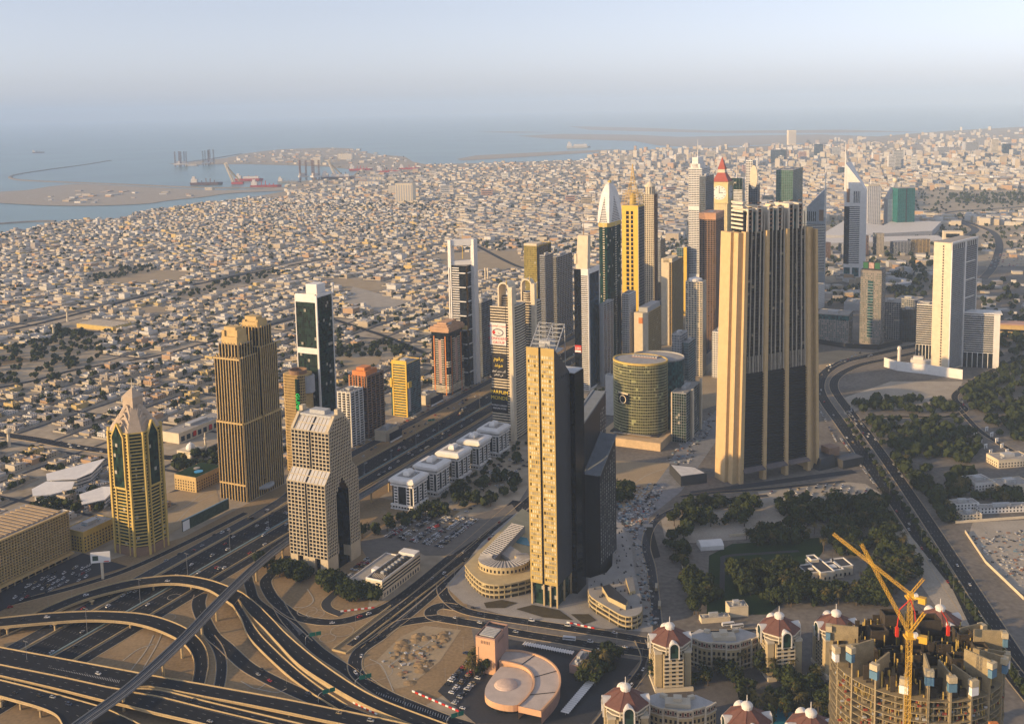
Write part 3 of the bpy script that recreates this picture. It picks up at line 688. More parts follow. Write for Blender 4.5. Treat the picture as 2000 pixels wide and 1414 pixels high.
# yellow tower
def yellow():
    th,a,b,h=tower('yellow_clad_tower','small tower with bright yellow striped front and teal glass side',-806,(794,712),762,820,'the bright yellow striped tower')
    core(th,-a,0,0,b,0,h,G_teal,roof=M_roofg);q=MB();S=rect_faces(-a,0,0,b)['S'][:3];n=20
    for i in range(n+1): z=h*i/n;q.face(S,4,a-1.5,max(0,z-1.0),z+1.0,-.2,.9)
    q.face(S,3,5.2,0,h+3,-.2,1.2);q.face(S,a-2.2,a,0,h+3,-.2,1.2);q.face(S,3,a,h-1,h+5,-.2,1.1)
    q.build('yellow_band',M_yel,th)
    q=MB();q.face(S,0,3,h*.55,h*.72,-.2,2.4);q.face(rect_faces(-a,0,0,b)['E'][:3],0,9,h*.55,h*.66,-.2,2.2);q.build('balcony',M_yel,th)
    E=rect_faces(-a,0,0,b)['E'][:3];q=MB();q.grid(E,b,0,h,10,24,.25,.5,.25);q.build('glazing_bar',M_steel,th,'stuff')
    q=MB();q.face(E,1.5,8,h*.1,h*.62,-.1,.45);q.build('banner',mat('poster_white',(.55,.5,.5),.6,var=.5,scale=.4),th);roofkit(th,-a,0,0,b,h,M_yel)
yellow()
# dark tower with orange columns
def red_tower():
    th,a,b,h=tower('orange_columned_tower','dark tower with orange corner columns, white balconies and tiered stone top',-806,(875,648),842,903,'the orange columned tower')
    core(th,-a,0,0,b,0,h,G_dark,roof=M_roofg);F_=rect_faces(-a,0,0,b);q=MB();r=MB();n=stories(h,3.6);w_=MB()
    for k in 'SE':
        o,u,nn,w=F_[k];F3=(o,u,nn)
        for uu in (w*.17,w*.83): r.face(F3,uu-.9,uu+.9,0,h*.92,-.2,1.3)
        for i in range(3,n-3):
            z=h*i/n;w_.face(F3,w*.25,w*.42,z,z+1.1,-.2,1.5);w_.face(F3,w*.58,w*.75,z,z+1.1,-.2,1.5)
            if i < n*.32 or n*.42 < i < n*.55: w_.face(F3,.2,w*.12,z,z+1.4,-.2,1.6);w_.face(F3,w*.88,w-.2,z,z+1.4,-.2,1.6)
        q.face(F3,w*.42,w*.58,h*.18,h*.86,-.2,.9)
        for i in range(8): w_.face(F3,0.0,w,4+i*2.1,5+i*2.1,-.2,1.0+(i % 2)*.3) if i < 6 else None
    q.build('centre_strip',M_pink,th);r.build('orange_column',M_orange,th);w_.build('balcony',M_cream,th,'stuff')
    q=MB()
    for i,(e,z0,z1) in enumerate(((1.5,h-2,h+1),(2.6,h+1,h+4),(1.2,h+4,h+6.5),(-3,h+6.5,h+9),(-7,h+9,h+12))): q.box(-a-e,e,-e,b+e,z0,z1)
    q.build('tiered_top',mat('warm_stone',(.50,.30,.17),.8),th)
    q=MB();q.lathe((-a*.3,b*.35),[(6,h+9),(6,h+11),(.1,h+11.3)],16);q.build('helipad',M_plant,th)
red_tower()
# tower with a tall white portal frame
def portal():
    th,a,b,h=tower('portal_frame_tower','dark banded tower inside a tall white portal frame with a needle',-804,(909.6,520),882,925,'the white portal tower')
    core(th,-a,0,0,b,0,h,G_dark,roof=M_roofg);F_=rect_faces(-a,0,0,b);q=MB();n=stories(h,3.9);r=random.Random(3)
    for k in 'SE':
        o,u,nn,w=F_[k];F3=(o,u,nn)
        for i in range(1,n):
            z=h*i/n;big=i % 6 == 0
            if k == 'S': q.face(F3,0,w*(.98 if big else .52),z-.8,z+.7,-.2,1.4 if big else .9)
            else: q.face(F3,w*(.15 if big else .6),w,z-.8,z+.7,-.2,1.4 if big else .9)
    q.build('white_band',M_whiteb,th,'stuff')
    q=MB();q.face(F_['S'][:3],0,a,h*.47,h*.51,-.2,.8);q.build('gold_band',M_gold,th)
    ztop=ZT(ST(1469,-804),471);zo0,zo1=ZT(ST(1469,-804),513),ZT(ST(1469,-804),483)
    q=MB();x0,x1=-a-5.5,-a-.2
    q.box(x0,x1,-2,10,0,ztop);q.box(.2,6,b-10,b+3,0,ztop)
    # portal legs stand on opposite corners; the head spans between them
    def span(z0,z1):
        A=Vector((x0+2.7,4,0));B=Vector((3,b-4,0));d=B-A;n=Vector((-d.y,d.x,0)).normalized();c=(A+B)/2;q.obox((c.x,c.y,(z0+z1)/2),d/2,n*4.6,(0,0,(z1-z0)/2))
    span(zo1,ztop-.05);span(h+.3,zo0)
    q.build('portal_frame',M_whiteb,th)
    q=MB();q.face(((x0,-2),(1,0),(0,-1)),2.1,3.3,h*.05,h*.98,-.1,.12);q.build('slot_window',G_dark,th)
    q=MB();q.tube((-a*.42,b*.4,h+10),(-a*.42,b*.4,ztop+14),.9,.25);q.build('needle',M_gold,th)
portal()
def glass_box(name,label,t,F,L,Rb,m,fm=M_steel,nx=6,ny=8,mark=None,mw=.3,sh=.5,dep=.3,roof=True,cat='tower',mv=True,mh=True,fh=3.8):
    th,a,b,h=tower(name,label,t,F,L,Rb,mark,cat);core(th,-a,0,0,b,0,h,m,roof=M_roofg)
    facade(th,-a,0,0,b,0,h,fm,'SE',nx,ny,stories(h,fh),mw,sh,dep,mv,mh)
    if roof: roofkit(th,-a,0,0,b,h,fm)
    return th,a,b,h
th,a,b,h=glass_box('blue_glass_tower','plain blue glass block beside the white portal tower',-808,(940,592),930,961,G_blue,M_grey)
q=MB();q.lathe((-a*.5,b*.3),[(5,h),(5,h+6),(6,h+6),(6,h+7),(.1,h+7.2)],16);q.build('roof_drum',M_grey,th)
# ---------------------------------------------------------------- banded arch-topped pair with the advertising banners
def arch_tower(name,label,F,L,Rb,top_py,mark,banners):
    t=-612;th,a,b,h=tower(name,label,t,F,L,Rb,mark);core(th,-a,0,0,b,0,h,G_black,roof=M_roofg)
    n=stories(h,3.7);q=MB();F_=rect_faces(-a,0,0,b)
    o,u,nn,w=F_['S'];S=(o,u,nn);o,u,nn,w2=F_['E'];E=(o,u,nn)
    for i in range(1,n+1):
        z=h*i/n
        q.face(S,w*.0,w*.72,z-1.1,z+.5,-.2,1.0);q.face(S,w*.74,w*.86,z-1.1,z+.5,-.2,.8)
        # rounded SE side
        N=5;pts=[(1.6*math.sin(math.pi*j/N),b*.06+b*.9*j/N) for j in range(N+1)]
        for j in range(N): A,B=pts[j],pts[j+1];q.quad((A[0]+.4,A[1],z-1.1),(B[0]+.4,B[1],z-1.1),(B[0]+.4,B[1],z+.3),(A[0]+.4,A[1],z+.3));q.quad((A[0]+.4,A[1],z+.3),(B[0]+.4,B[1],z+.3),(0,B[1],z+.3),(0,A[1],z+.3))
    q.build('white_band',M_cream,th,'stuff')
    ht=ZT(th.location,top_py);q=MB()
    q.face(S,w*.86,w+1.6,0,ht-6,-6,1.6)
    # arch hood
    R_=8.5;N=8;cx=-4.0
    for j in range(N):
        t0=math.pi*j/N;t1=math.pi*(j+1)/N
        p0=(cx-9+R_*math.cos(t0),ht-R_+R_*math.sin(t0));p1=(cx-9+R_*math.cos(t1),ht-R_+R_*math.sin(t1));k0=(cx-9+(R_-2)*math.cos(t0),ht-R_+(R_-2)*math.sin(t0));k1=(cx-9+(R_-2)*math.cos(t1),ht-R_+(R_-2)*math.sin(t1))
        ya,yb=2.0,b*.55
        q.quad((p0[0],ya,p0[1]),(p0[0],yb,p0[1]),(p1[0],yb,p1[1]),(p1[0],ya,p1[1]));q.quad((p0[0],ya,p0[1]),(p1[0],ya,p1[1]),(k1[0],ya,k1[1]),(k0[0],ya,k0[1]))
        q.quad((k0[0],ya,k0[1]),(k1[0],ya,k1[1]),(k1[0],yb,k1[1]),(k0[0],yb,k0[1]));q.quad((p1[0],yb,p1[1]),(p0[0],yb,p0[1]),(k0[0],yb,k0[1]),(k1[0],yb,k1[1]))
    q.box(cx-9-R_,cx-9-R_+2,2.01,b*.55-.01,h-2,ht-R_);q.box(cx-9+R_-2,cx-9+R_,2.01,b*.55-.01,h-2,ht-R_)
    q.build('arched_crown',M_cream,th)
    q=MB();q.lathe((-a*.5,b*.35),[(6,h),(6,h+13),(.1,h+13.5)],14);q.build('glazed_drum',G_dark,th);q=MB()
    for i in range(4): q.lathe((-a*.5,b*.35),[(6.05,h+1+i*3.2),(6.6,h+1+i*3.2),(6.6,h+2.6+i*3.2),(6.05,h+2.6+i*3.2)],14)
    q.build('drum_band',M_cream,th)
    q=MB();q.tube((-a*.25,2,ht-3),(-a*.25,2,ht+6),.9,.3);q.build('mast',M_gold,th)
    return th,a,b,h
th,a,b,h=arch_tower('banner_tower','banded tower with arched crown carrying white and black advertising banners',(999,601),957.6,1026,553,'the banner tower',True)
def ptz(py): return ZT(th.location,py)
M_ban_w=mat('banner_white',(.72,.66,.60),.7,var=.08);M_ban_k=mat('banner_black',(.012,.012,.014),.5,var=.2);M_ltr_r=mat('lettering_red',(.50,.015,.015),.6,var=.05);M_ltr_y=mat('lettering_yellow',(.80,.58,.05),.6,var=.05);M_ltr_w=mat('lettering_white',(.78,.76,.72),.6,var=.05)
M_ltr_k=mat('lettering_navy',(.02,.02,.06),.6,var=.05)
wS=a*.74
def banner(py0,py1,m): q=MB();q.box(-a-.3,-a+wS,-2.2,-1.2,ptz(py1),ptz(py0));return q.build('banner',m,th)
xc=-a+wS/2
B1=banner(632,676,M_ban_w);text_mesh('CONFIDENT',5.1,B1,M_ltr_r,(xc,-2.28,ptz(663)),FACE_S);text_mesh('GROUP',5.2,B1,M_ltr_r,(xc+1,-2.28,ptz(671)),FACE_S)
q=MB()
for R0,R1,mi,y in ((8.6,5.2,0,-2.24),(7.2,4.0,1,-2.27)):
    zc=ptz(651);q.poly([(xc+R0*math.cos(2*math.pi*i/20),y,zc+R1*math.sin(2*math.pi*i/20)) for i in range(20)],mi)
q.poly([(xc-6.2+2.4*math.cos(2*math.pi*i/12),-2.3,zc+2.4*math.sin(2*math.pi*i/12)) for i in range(12)],2);q.poly([(xc-.5,-2.3,zc+1.8),(xc+1.6,-2.3,zc-1.2),(xc+4.2,-2.3,zc-.4),(xc+1.4,-2.3,zc-2.4)],0)
q.build('logo',[M_ltr_k,M_ban_w,M_ltr_r],B1)
def arabic(s): return s
AR1='\uFE95\uFECB\uFEED\uFEE4\uFEA0\uFEE3'    # shaped glyphs, already in visual order
text_mesh('\uFEBA\uFEF4\uFEAA\uFEE8\uFED4\uFEE7\uFEEE\uFEDB '+AR1,3.4,B1,M_ltr_r,(xc,-2.28,ptz(638)),FACE_S)
B2=banner(695,739,M_ban_k);text_mesh('\uFEE1\uFEEE\uFED3\uFEAE\uFE91',7.2,B2,M_ltr_y,(xc,-2.28,ptz(702.5)),FACE_S);text_mesh('\uFEAA\uFEE7\uFEEE\uFEE3',7.2,B2,M_ltr_y,(xc,-2.28,ptz(715)),FACE_S)
text_mesh('\uFEAE\uFEC4\uFECC\uFEDF \uFEAE\uFEA0\uFE98\uFEE3 \uFEAE\uFE92\uFEDB\uFE83',3.6,B2,M_ltr_w,(xc,-2.28,ptz(727)),FACE_S);text_mesh('\uFEE2\uFEDF\uFE8E\uFECC\uFEDF\uFE8D \uFEF2\uFED3',3.6,B2,M_ltr_w,(xc,-2.28,ptz(734)),FACE_S)
B3=banner(760,807,M_ban_k);text_mesh('PARFUM',7.2,B3,M_ltr_y,(xc,-2.28,ptz(768.5)),FACE_S);text_mesh('MONDE',7.2,B3,M_ltr_y,(xc,-2.28,ptz(779.5)),FACE_S)
text_mesh("WORLD'S LARGEST",2.75,B3,M_ltr_w,(xc,-2.28,ptz(794)),FACE_S);text_mesh('PERFUME STORE',2.75,B3,M_ltr_w,(xc,-2.28,ptz(800)),FACE_S)
arch_tower('arch_crowned_tower','banded tower with a wide arched crown just behind the banner tower',(1043,590),1008,1057,546,None,False)
# ---------------------------------------------------------------- more of the row across the highway
th,a,b,h=glass_box('yellow_glass_tower','tall glass tower, yellow lit front and blue side with a sloping top',-806,(1048,482),1023,1076,glass('yellow_glass',(.20,.17,.05),var=.3,light=.03),M_gold,5,8,'the yellow glass tower',.15,.35,.2)
q=MB();q.box(-a,0,0,b*.45,h,h+5);q.build('roof_step',M_cream,th)
core(th,.3,.9,1,b-1,2,h-2,G_blue,'side_glass')
for nm,lab,F,L,Rb,t in (('dark_banded_tower','dark banded tower behind the banner tower',(1088,503),1075,1117,-806),('slim_banded_tower','narrow banded tower behind the yellow glass tower',(1064,500),1054,1079,-760)):
    glass_box(nm,lab,t,F,L,Rb,G_dark,M_grey,5,9,None,.3,1.1,.8)
def blue_panel():
    th,a,b,h=tower('blue_panel_tower','tower with white banded edge, blue glass panel side and slanted white blade on the roof',-612,(1149,527),1121,1170,'the white blade tower')
    core(th,-a,0,0,b,0,h,G_black,roof=M_roofg);q=MB();F_=rect_faces(-a,0,0,b);S=F_['S'][:3];E=F_['E'][:3];n=stories(h,3.3)
    for i in range(n): z=(h-10)*i/n;q.face(S,a*.5,a-.6,z,z+1.5,-.2,.9)
    q.face(S,a*.5,a,h-10,h+1,-.2,1.1);q.face(S,a-.9,a+.3,0,h-10,-.2,1.1);q.face(E,0,2.2,0,h+1,-.2,.9);q.face(E,b-3,b,0,h+1,-.2,.9);q.face(E,2.2,b-3,h-7,h+1,-.2,.85);q.face(E,2.2,b-3,0,3,-.2,.85)
    q.build('white_frame',M_whiteb,th);q=MB();q.box(0,.4,2.2,b-3,3,h-7);q.build('glass_panel',G_blue,th)
    ht=ZT(th.location,461);x0,x1,y0,y1=-a*.92,-a*.1,b*.05,b*.3
    q=MB();q.frustum([(x0,y0),(x1,y0),(x1,y1),(x0,y1)],h,[(x0+4,y0),(x1+1.5,y0),(x1+1.5,y1),(x0+4,y1)],ht);q.box(x0-2,x0+2,y0-1,y1+1,h+8,h+24);q.build('roof_blade',M_cream,th)
    q=MB();q.tube(((x0+x1)/2+2,(y0+y1)/2,ht),((x0+x1)/2+2,(y0+y1)/2,ht+20),.9,.25);q.build('mast',M_brown,th)
    z0,z1=ZT(th.location,690),ZT(th.location,676);q=MB();q.face(S,.3,a*.46,z0,z1,-.1,1.2);s=q.build('sign_panel',M_red,th);q=MB()
    for k in range(4): q.face(S,a*(.06+k*.1),a*(.1+k*.1),z0+5,z1-3,1.2,1.4)
    q.face(S,.6,a*.44,z0+.4,z0+3.6,1.2,1.4);q.build('pale_stroke',M_ltr_w,s)
blue_panel()
balcony_tower('grey_balcony_tower','narrow dark tower with grey balconies beside the white blade tower',(1178,595),1172,1197,M_grey,-600,None,.9)
# curved pointed tower
def rose():
    th,a,b,h0=tower('pointed_sail_tower','slender dark green tower with a striped pointed white crown and ball finial',-612,(1190,440),1168,1214,'the pointed white crowned tower')
    hc=ZT(th.location,436);ht=ZT(th.location,358);ch=a*.22
    P=lambda e=0,s=1.0: [(-a/2+(x+a/2)*s,b/2+(y-b/2)*s) for x,y in [(-a+ch-e,-e),(-ch+e,-e),(e,ch-e),(e,b-ch+e),(-ch+e,b+e),(-a+ch-e,b+e),(-a-e,b-ch+e),(-a-e,ch-e)]]
    q=MB();q.prism(P(),0,hc);q.build('glass_wall',glass('bottle_glass',(.008,.03,.026),light=.02),th)
    q=MB();S=rect_faces(-a,0,0,b)['S'][:3];n=stories(hc,4)
    for i in range(n): z=hc*i/n;q.face(S,a*.42,a*.58,z,z+1.4,-.2,.7)
    for i in range(n): z=hc*i/n;q.face(rect_faces(-a,0,0,b)['E'][:3],b*.45,b*.55,z,z+1.4,-.2,.7)
    q.build('stripe',M_cream,th,'stuff');q=MB();q.prism(P(.6),hc-7,hc);q.build('gold_band',M_gold,th)
    # crown: tapering body with bands under four curved shells
    q=MB();N=12;prev=P(0,1.0);H=ht-hc
    for i in range(N):
        s0=math.sqrt(max(0,1-(i/N)**1.7));s1=math.sqrt(max(0.0004,1-((i+1)/N)**1.7));q.frustum(P(0,s0*.97),hc+H*i/N,P(0,s1*.97),hc+H*(i+1)/N)
    q.build('crown_glass',G_dark,th);q=MB()
    for i in range(N*2):
        t=i/(N*2);s=math.sqrt(max(0,1-t**1.7));q.prism(P(.3,s),hc+H*t,hc+H*(t+.024))
    q.build('crown_band',M_whiteb,th,'stuff');q=MB()
    for (cx,cy) in ((0,0),(-a,0),(0,b),(-a,b)):
        for i in range(N):
            for t0,t1 in ((i/N,(i+1)/N),):
                s0=math.sqrt(max(0,1-t0**1.7));s1=math.sqrt(max(.0004,1-t1**1.7));w0=.16+.5*t0;w1=.16+.5*t1
                for axis in (0,1):
                    def pt(s,w,t):
                        x=-a/2+(cx+a/2)*s*1.04;y=b/2+(cy-b/2)*s*1.04
                        x2,y2=(x+(-a/2-x)*min(1,w*2),y) if axis == 0 else (x,y+(b/2-y)*min(1,w*2));return (x,y,hc+H*t),(x2,y2,hc+H*t)
                    A,B=pt(s0,w0,t0);C,D=pt(s1,w1,t1);q.quad(A,B,D,C)
    q.build('white_shell',M_whiteb,th);q=MB();q.lathe((-a/2,b/2),[(.1,ht-5),(2.6,ht-3.5),(3.4,ht-1),(2.6,ht+1.6),(.1,ht+3)],12);q.build('ball_finial',M_gold,th)
    q=MB();q.tube((2,b*.8,ht-20),(2,b*.8,ht+12),.6,.2);q.build('mast',M_dark,th)
rose()
# gold tower with scaffolded lattice spire
def lattice():
    th,a,b,h=tower('gold_lattice_tower','bright golden tower topped by an open scaffold spire',-612,(1246,402),1214,1258,'the golden lattice spire tower')
    core(th,-a,0,0,b,0,h,M_yel,'wall',M_roofg);F_=rect_faces(-a,0,0,b);q=MB();S=F_['S'][:3];E=F_['E'][:3];n=22
    for i in range(n):
        z=h*.33+(h*.64)*i/n
        if i % 2 == 0 or True: q.face(S,a*.27,a*.44,z,z+h*.64/n*.78,-.1,.25);q.face(S,a*.56,a*.7,z,z+h*.64/n*.78,-.1,.25)
    for i in range(26):
        z=h*.02+h*.3*i/26;q.face(S,a*.27,a*.37,z,z+2,-.1,.25);q.face(S,a*.42,a*.5,z,z+2,-.1,.25);q.face(S,a*.56,a*.66,z,z+2,-.1,.25)
    q.build('window',G_dark,th,'stuff');q=MB();q.box(0,.5,1,b-1,0,h-3);q.build('side_glass',G_dark,th);q=MB();q.grid(E,b,0,h-3,5,50,.3,.35,.8);q.build('side_grid',M_grey,th,'stuff')
    ht=ZT(th.location,322);q=MB();cx,cy=-a/2,b/2
    for k in range(5):
        w=a*.52*(1-k*.05);z=h+k*5
        for (x,y) in ((-w,-w),(0,-w),(w,-w),(w,0),(w,w),(0,w),(-w,w),(-w,0)): q.tube((cx+x,cy+y,z),(cx+x,cy+y,z+5),.35,k=4)
        for (x0,y0,x1,y1) in ((-w,-w,w,-w),(w,-w,w,w),(w,w,-w,w),(-w,w,-w,-w)): q.tube((cx+x0,cy+y0,z+5),(cx+x1,cy+y1,z+5),.3,k=4);q.tube((cx+x0,cy+y0,z),(cx+x1,cy+y1,z+5),.2,k=4)
    NB=9;zb=h+12;H=ht-zb
    for k in range(NB):
        w0=9*(1-k/NB)**1.4+.4;w1=9*(1-(k+1)/NB)**1.4+.4;z0=zb+H*k/NB;z1=zb+H*(k+1)/NB
        C=[(-1,-1),(1,-1),(1,1),(-1,1)]
        for j in range(4):
            (xa,ya),(xb,yb)=C[j],C[(j+1) % 4]
            q.tube((cx+xa*w0,cy+ya*w0,z0),(cx+xa*w1,cy+ya*w1,z1),.45,k=4);q.tube((cx+xa*w1,cy+ya*w1,z1),(cx+xb*w1,cy+yb*w1,z1),.3,k=4);q.tube((cx+xa*w0,cy+ya*w0,z0),(cx+xb*w1,cy+yb*w1,z1),.25,k=4)
    q.build('lattice_spire',mat('gold_steel',(.58,.38,.10),.6),th);q=MB();q.lathe((cx,cy),[(6,h),(6,h+14),(3,h+20),(.1,h+22)],12);q.build('spire_core',M_gold,th)
lattice()
def dome_tower():
    th,a,b,h=tower('dome_capped_tower','slim brown and cream tower with a drum and pointed dome on top',-640,(1277,380),1255,1284,None)
    core(th,-a,0,0,b,0,h,G_dark,roof=M_roofg);facade(th,-a,0,0,b,0,h,M_cream,'S',6,6,stories(h,3.6),1.2,1.2,.5);facade(th,-a,0,0,b,0,h,M_brown,'E',6,6,stories(h,3.6),.8,1.0,.5)
    ht=ZT(th.location,345);r=min(a,b)*.42;H=ht-h
    q=MB();q.lathe((-a/2,b/2),[(r,h),(r,h+H*.4),(r*1.15,h+H*.4),(r*1.15,h+H*.46),(r*.9,h+H*.52),(r*.3,h+H*.66),(.5,h+H*.7),(.2,ht)],16);q.build('drum_and_dome',M_cream,th);q=MB()
    for i in range(10): t=2*math.pi*i/10;q.box(-a/2+r*math.cos(t)-.5,-a/2+r*math.cos(t)+.5,b/2+r*math.sin(t)-.5,b/2+r*math.sin(t)+.5,h,h+H*.4)
    q.build('drum_window',G_dark,th)
dome_tower()
# ================================================================ gridded twin-gabled tower in the middle
def poly_spans(poly,c,axis):
    """intervals of the polygon along the other axis at coordinate c"""
    xs=[];k=len(poly)
    for i in range(k):
        p,q=poly[i],poly[(i+1) % k]
        if (p[axis] > c) != (q[axis] > c): t=(c-p[axis])/(q[axis]-p[axis]);xs.append(p[1-axis]+(q[1-axis]-p[1-axis])*t)
    xs.sort();return list(zip(xs[::2],xs[1::2]))
def gabled():
    loc=ST(946,-612+0);loc=G(642,1127);th=thing('gridded_gabled_tower','stone gridded office tower with two gabled legs and a tall arched gap','tower',loc,ROAD_A,mark='the gridded gabled tower')
    a,b=45.0,56.0;z=lambda py: ZT(loc,py);h=153.0
    zs,z1,z2,z3=17.0,92.0,103.0,141.0
    prof=[(0,zs),(0,z1),(10,z2),(10,z3),(22,h),(34,h),(46,z3),(46,z2),(56,z1),(56,zs),(39,zs),(39,76),(28,92),(17,76),(17,zs)]
    M_st=mat('honey_stone',(.50,.42,.29),.8,var=.2);M_sl=mat('pale_glazing',(.46,.45,.44),.5,var=.2)
    gl=MB()
    for i,(p,q) in enumerate(zip(prof,prof[1:]+prof[:1])):
        gl.quad((-a,p[0],p[1]),(0,p[0],p[1]),(0,q[0],q[1]),(-a,q[0],q[1]))
    gl.poly([(0,y,zz) for y,zz in prof]);gl.poly([(-a,y,zz) for y,zz in reversed(prof)])
    gl.build('glass_wall',G_dark,th)
    g=MB()
    for side,x in ((1,0.0),(-1,-a)):
        ny,nzz=20,40
        for i in range(ny+1):
            y=min(55.6,max(.4,56*i/ny))
            for (u0,u1) in poly_spans(prof,y,0): g.box(min(x,x+side*.5),max(x,x+side*.5),y-.4,y+.4,u0,u1)
        for i in range(nzz+1):
            zz=zs+.5+(h-zs-1)*i/nzz
            for (u0,u1) in poly_spans(prof,zz,1): g.box(min(x,x+side*.46),max(x,x+side*.46),u0,u1,zz-.45,zz+.45)
    # front and back faces, split by a dark slot
    for (y,d,za,zb) in ((0,-1,zs,z1),(10,-1,z2,z3),(56,1,zs,z1),(46,1,z2,z3)):
        for (xa,xb) in ((-a,-a/2-1.2),(-a/2+1.2,0)):
            F=((xa,y),(1,0),(0,d)) ;g.grid(F,xb-xa,za,zb,5,int((zb-za)/3.6),.9,.9,.5)
    g.build('stone_grid',M_st,th,'stuff')
    sl=MB()
    for (p,q) in ((prof[1],prof[2]),(prof[3],prof[4]),(prof[5],prof[6]),(prof[7],prof[8])):
        n=Vector((0,-(q[1]-p[1]),q[0]-p[0])).normalized()
        if n.z < 0: n=-n
        o=n*.25
        for (xa,xb) in ((-a,-a/2-1.2),(-a/2+1.2,0)):
            if p is prof[3] or p is prof[5]: xa,xb=(xa,xb)
            sl.quad((xa,p[0]+o.y,p[1]+o.z),(xb,p[0]+o.y,p[1]+o.z),(xb,q[0]+o.y,q[1]+o.z),(xa,q[0]+o.y,q[1]+o.z))
    sl.build('sloping_glazing',M_sl,th)
    bars=MB()
    for (p,q) in ((prof[1],prof[2]),(prof[3],prof[4])):
        A=Vector((0,p[0],p[1]));B=Vector((0,q[0],q[1]));d=(B-A)/2;n=Vector((0,-(B-A).z,(B-A).y)).normalized()
        for i in range(11):
            x=-a+a*i/10
            if abs(x+a/2) < 1: continue
            bars.obox((x,(A.y+B.y)/2+n.y*.35,(A.z+B.z)/2+n.z*.35),(.35,0,0),d,n*.25)
        for t in (0.02,.5,.98):
            c=A.lerp(B,t);bars.obox((-a/2,c.y+n.y*.4,c.z+n.z*.4),(a/2,0,0),d.normalized()*.4,n*.25)
    bars.build('sloping_bar',M_st,th,'stuff')
    for x in (-a+1.5,-1.5):
        tp=MB()
        for (p,q) in ((prof[3],prof[4]),(prof[5],prof[6])):
            A=Vector((x,p[0],p[1]+1));B=Vector((x,q[0],q[1]+2));d=(B-A)/2;tp.obox((A+B)/2,d,(1.4,0,0),d.cross(Vector((1,0,0))).normalized()*1.2)
        tp.box(x-1.6,x+1.6,20,36,h,h+3);tp.box(x-2,x+2,25,31,h+3,h+8);tp.build('roof_frame',M_st,th)
    q=MB();q.box(-a+4,-4,20,36,h,h+2.2);q.box(-a*.7,-a*.3,23,33,h+2.2,h+6);q.build('roof_plant',M_plant,th)
    lg=MB()
    for (y0,y1) in ((0,17),(39,56)):
        for (x0,x1) in ((-a,-a+9),(-a/2-7,-a/2+7),(-9,0)): lg.box(x0,x1,y0,y1,0,zs)
    lg.build('leg_base',M_st,th,'stuff');q=MB();q.box(-a+9.01,-9.01,3,15,0,zs-.1);q.box(-a+9.01,-9.01,41,53,0,zs-.1);q.box(-a+2,-2,16,40,0,6);q.build('lobby_glass',G_black,th)
gabled()
# ---------------------------------------------------------------- row of five low office blocks
def office_block(i,s,t,label):
    h=36.0;a,b=27.0,29.0;th=thing('office_block',label,'office block',ST(s,t),ROAD_A,group='row of low office blocks with white overhanging roofs')
    core(th,-a,0,0,b,0,h-4,G_dark);F_=rect_faces(-a,0,0,b);q=MB();w=MB()
    for k in 'SE':
        o,u,nn,L=F_[k];F3=(o,u,nn);N=6
        for c0,c1 in ((.10,.30),(.70,.90)) if k == 'S' else ((.0,.22),(.42,.62),(.8,1.0)):
            q.face(F3,L*c0,L*c1,5,h-9,-.2,1.2)
            for j in range(6): w.face(F3,L*(c0+.03),L*(c1-.03),7.5+j*3.4,9.2+j*3.4,1.0,1.3)
        q.face(F3,-1,L+1,h-8.6,h-6.8,-.2,2.2);q.face(F3,-1,L+1,h-5.4,h-4,-.2,2.6);q.face(F3,-1.5,L+1.5,4,6,-.2,2.5);q.face(F3,-1.5,L+1.5,0,1.2,-.2,2.5)
        for j in range(8): q.face(F3,L*j/7-.5,L*j/7+.5,0,4,.8,1.8)
    q.build('stone_facing',M_whiteb,th);w.build('window',G_dark,th,'stuff')
    q=MB();P0=[(-a-3,-3),(3,-3),(3,b+3),(-a-3,b+3)];P1=[(-a-.2,-.2),(.2,-.2),(.2,b+.2),(-a-.2,b+.2)]
    q.frustum(P0,h-4,P0,h-1.6,bottom=True);q.frustum(P0,h-1.6,P1,h+.8);q.build('overhanging_roof',M_whiteb,th)
    q=MB();q.box(-a+4,-4,4,b-4,h+.8,h+.95);q.build('roof',M_roofg,th)
    q=MB();q.box(-a*.64,-a*.36,b*.28,b*.72,h+.95,h+4);q.frustum([(-a*.64,b*.28),(-a*.36,b*.28),(-a*.36,b*.72),(-a*.64,b*.72)],h+4,[(-a*.58,b*.34),(-a*.42,b*.34),(-a*.42,b*.66),(-a*.58,b*.66)],h+6.5);q.build('roof_pavilion',M_whiteb,th)
    r=random.Random(i);q=MB()
    for _ in range(26):
        x=r.uniform(-a+6,-7);y=r.uniform(6,b-7)
        if -a*.68 < x < -a*.32 and b*.2 < y < b*.76: continue
        q.box(x,x+r.uniform(1,2.6),y,y+r.uniform(1,2.2),h+.95,h+r.uniform(1.6,2.8))
    q.build('roof_plant',M_plant,th,'stuff')
for i,(s,lab) in enumerate(((979,'white roofed office block nearest the gridded gabled tower'),(1029,'second white roofed office block from the gridded gabled tower'),(1079,'third white roofed office block, middle of the row of five'),(1130,'fourth white roofed office block from the gridded gabled tower'),(1182,'white roofed office block at the foot of the banner tower'))):
    office_block(i,s,-609+i*1.6,lab)
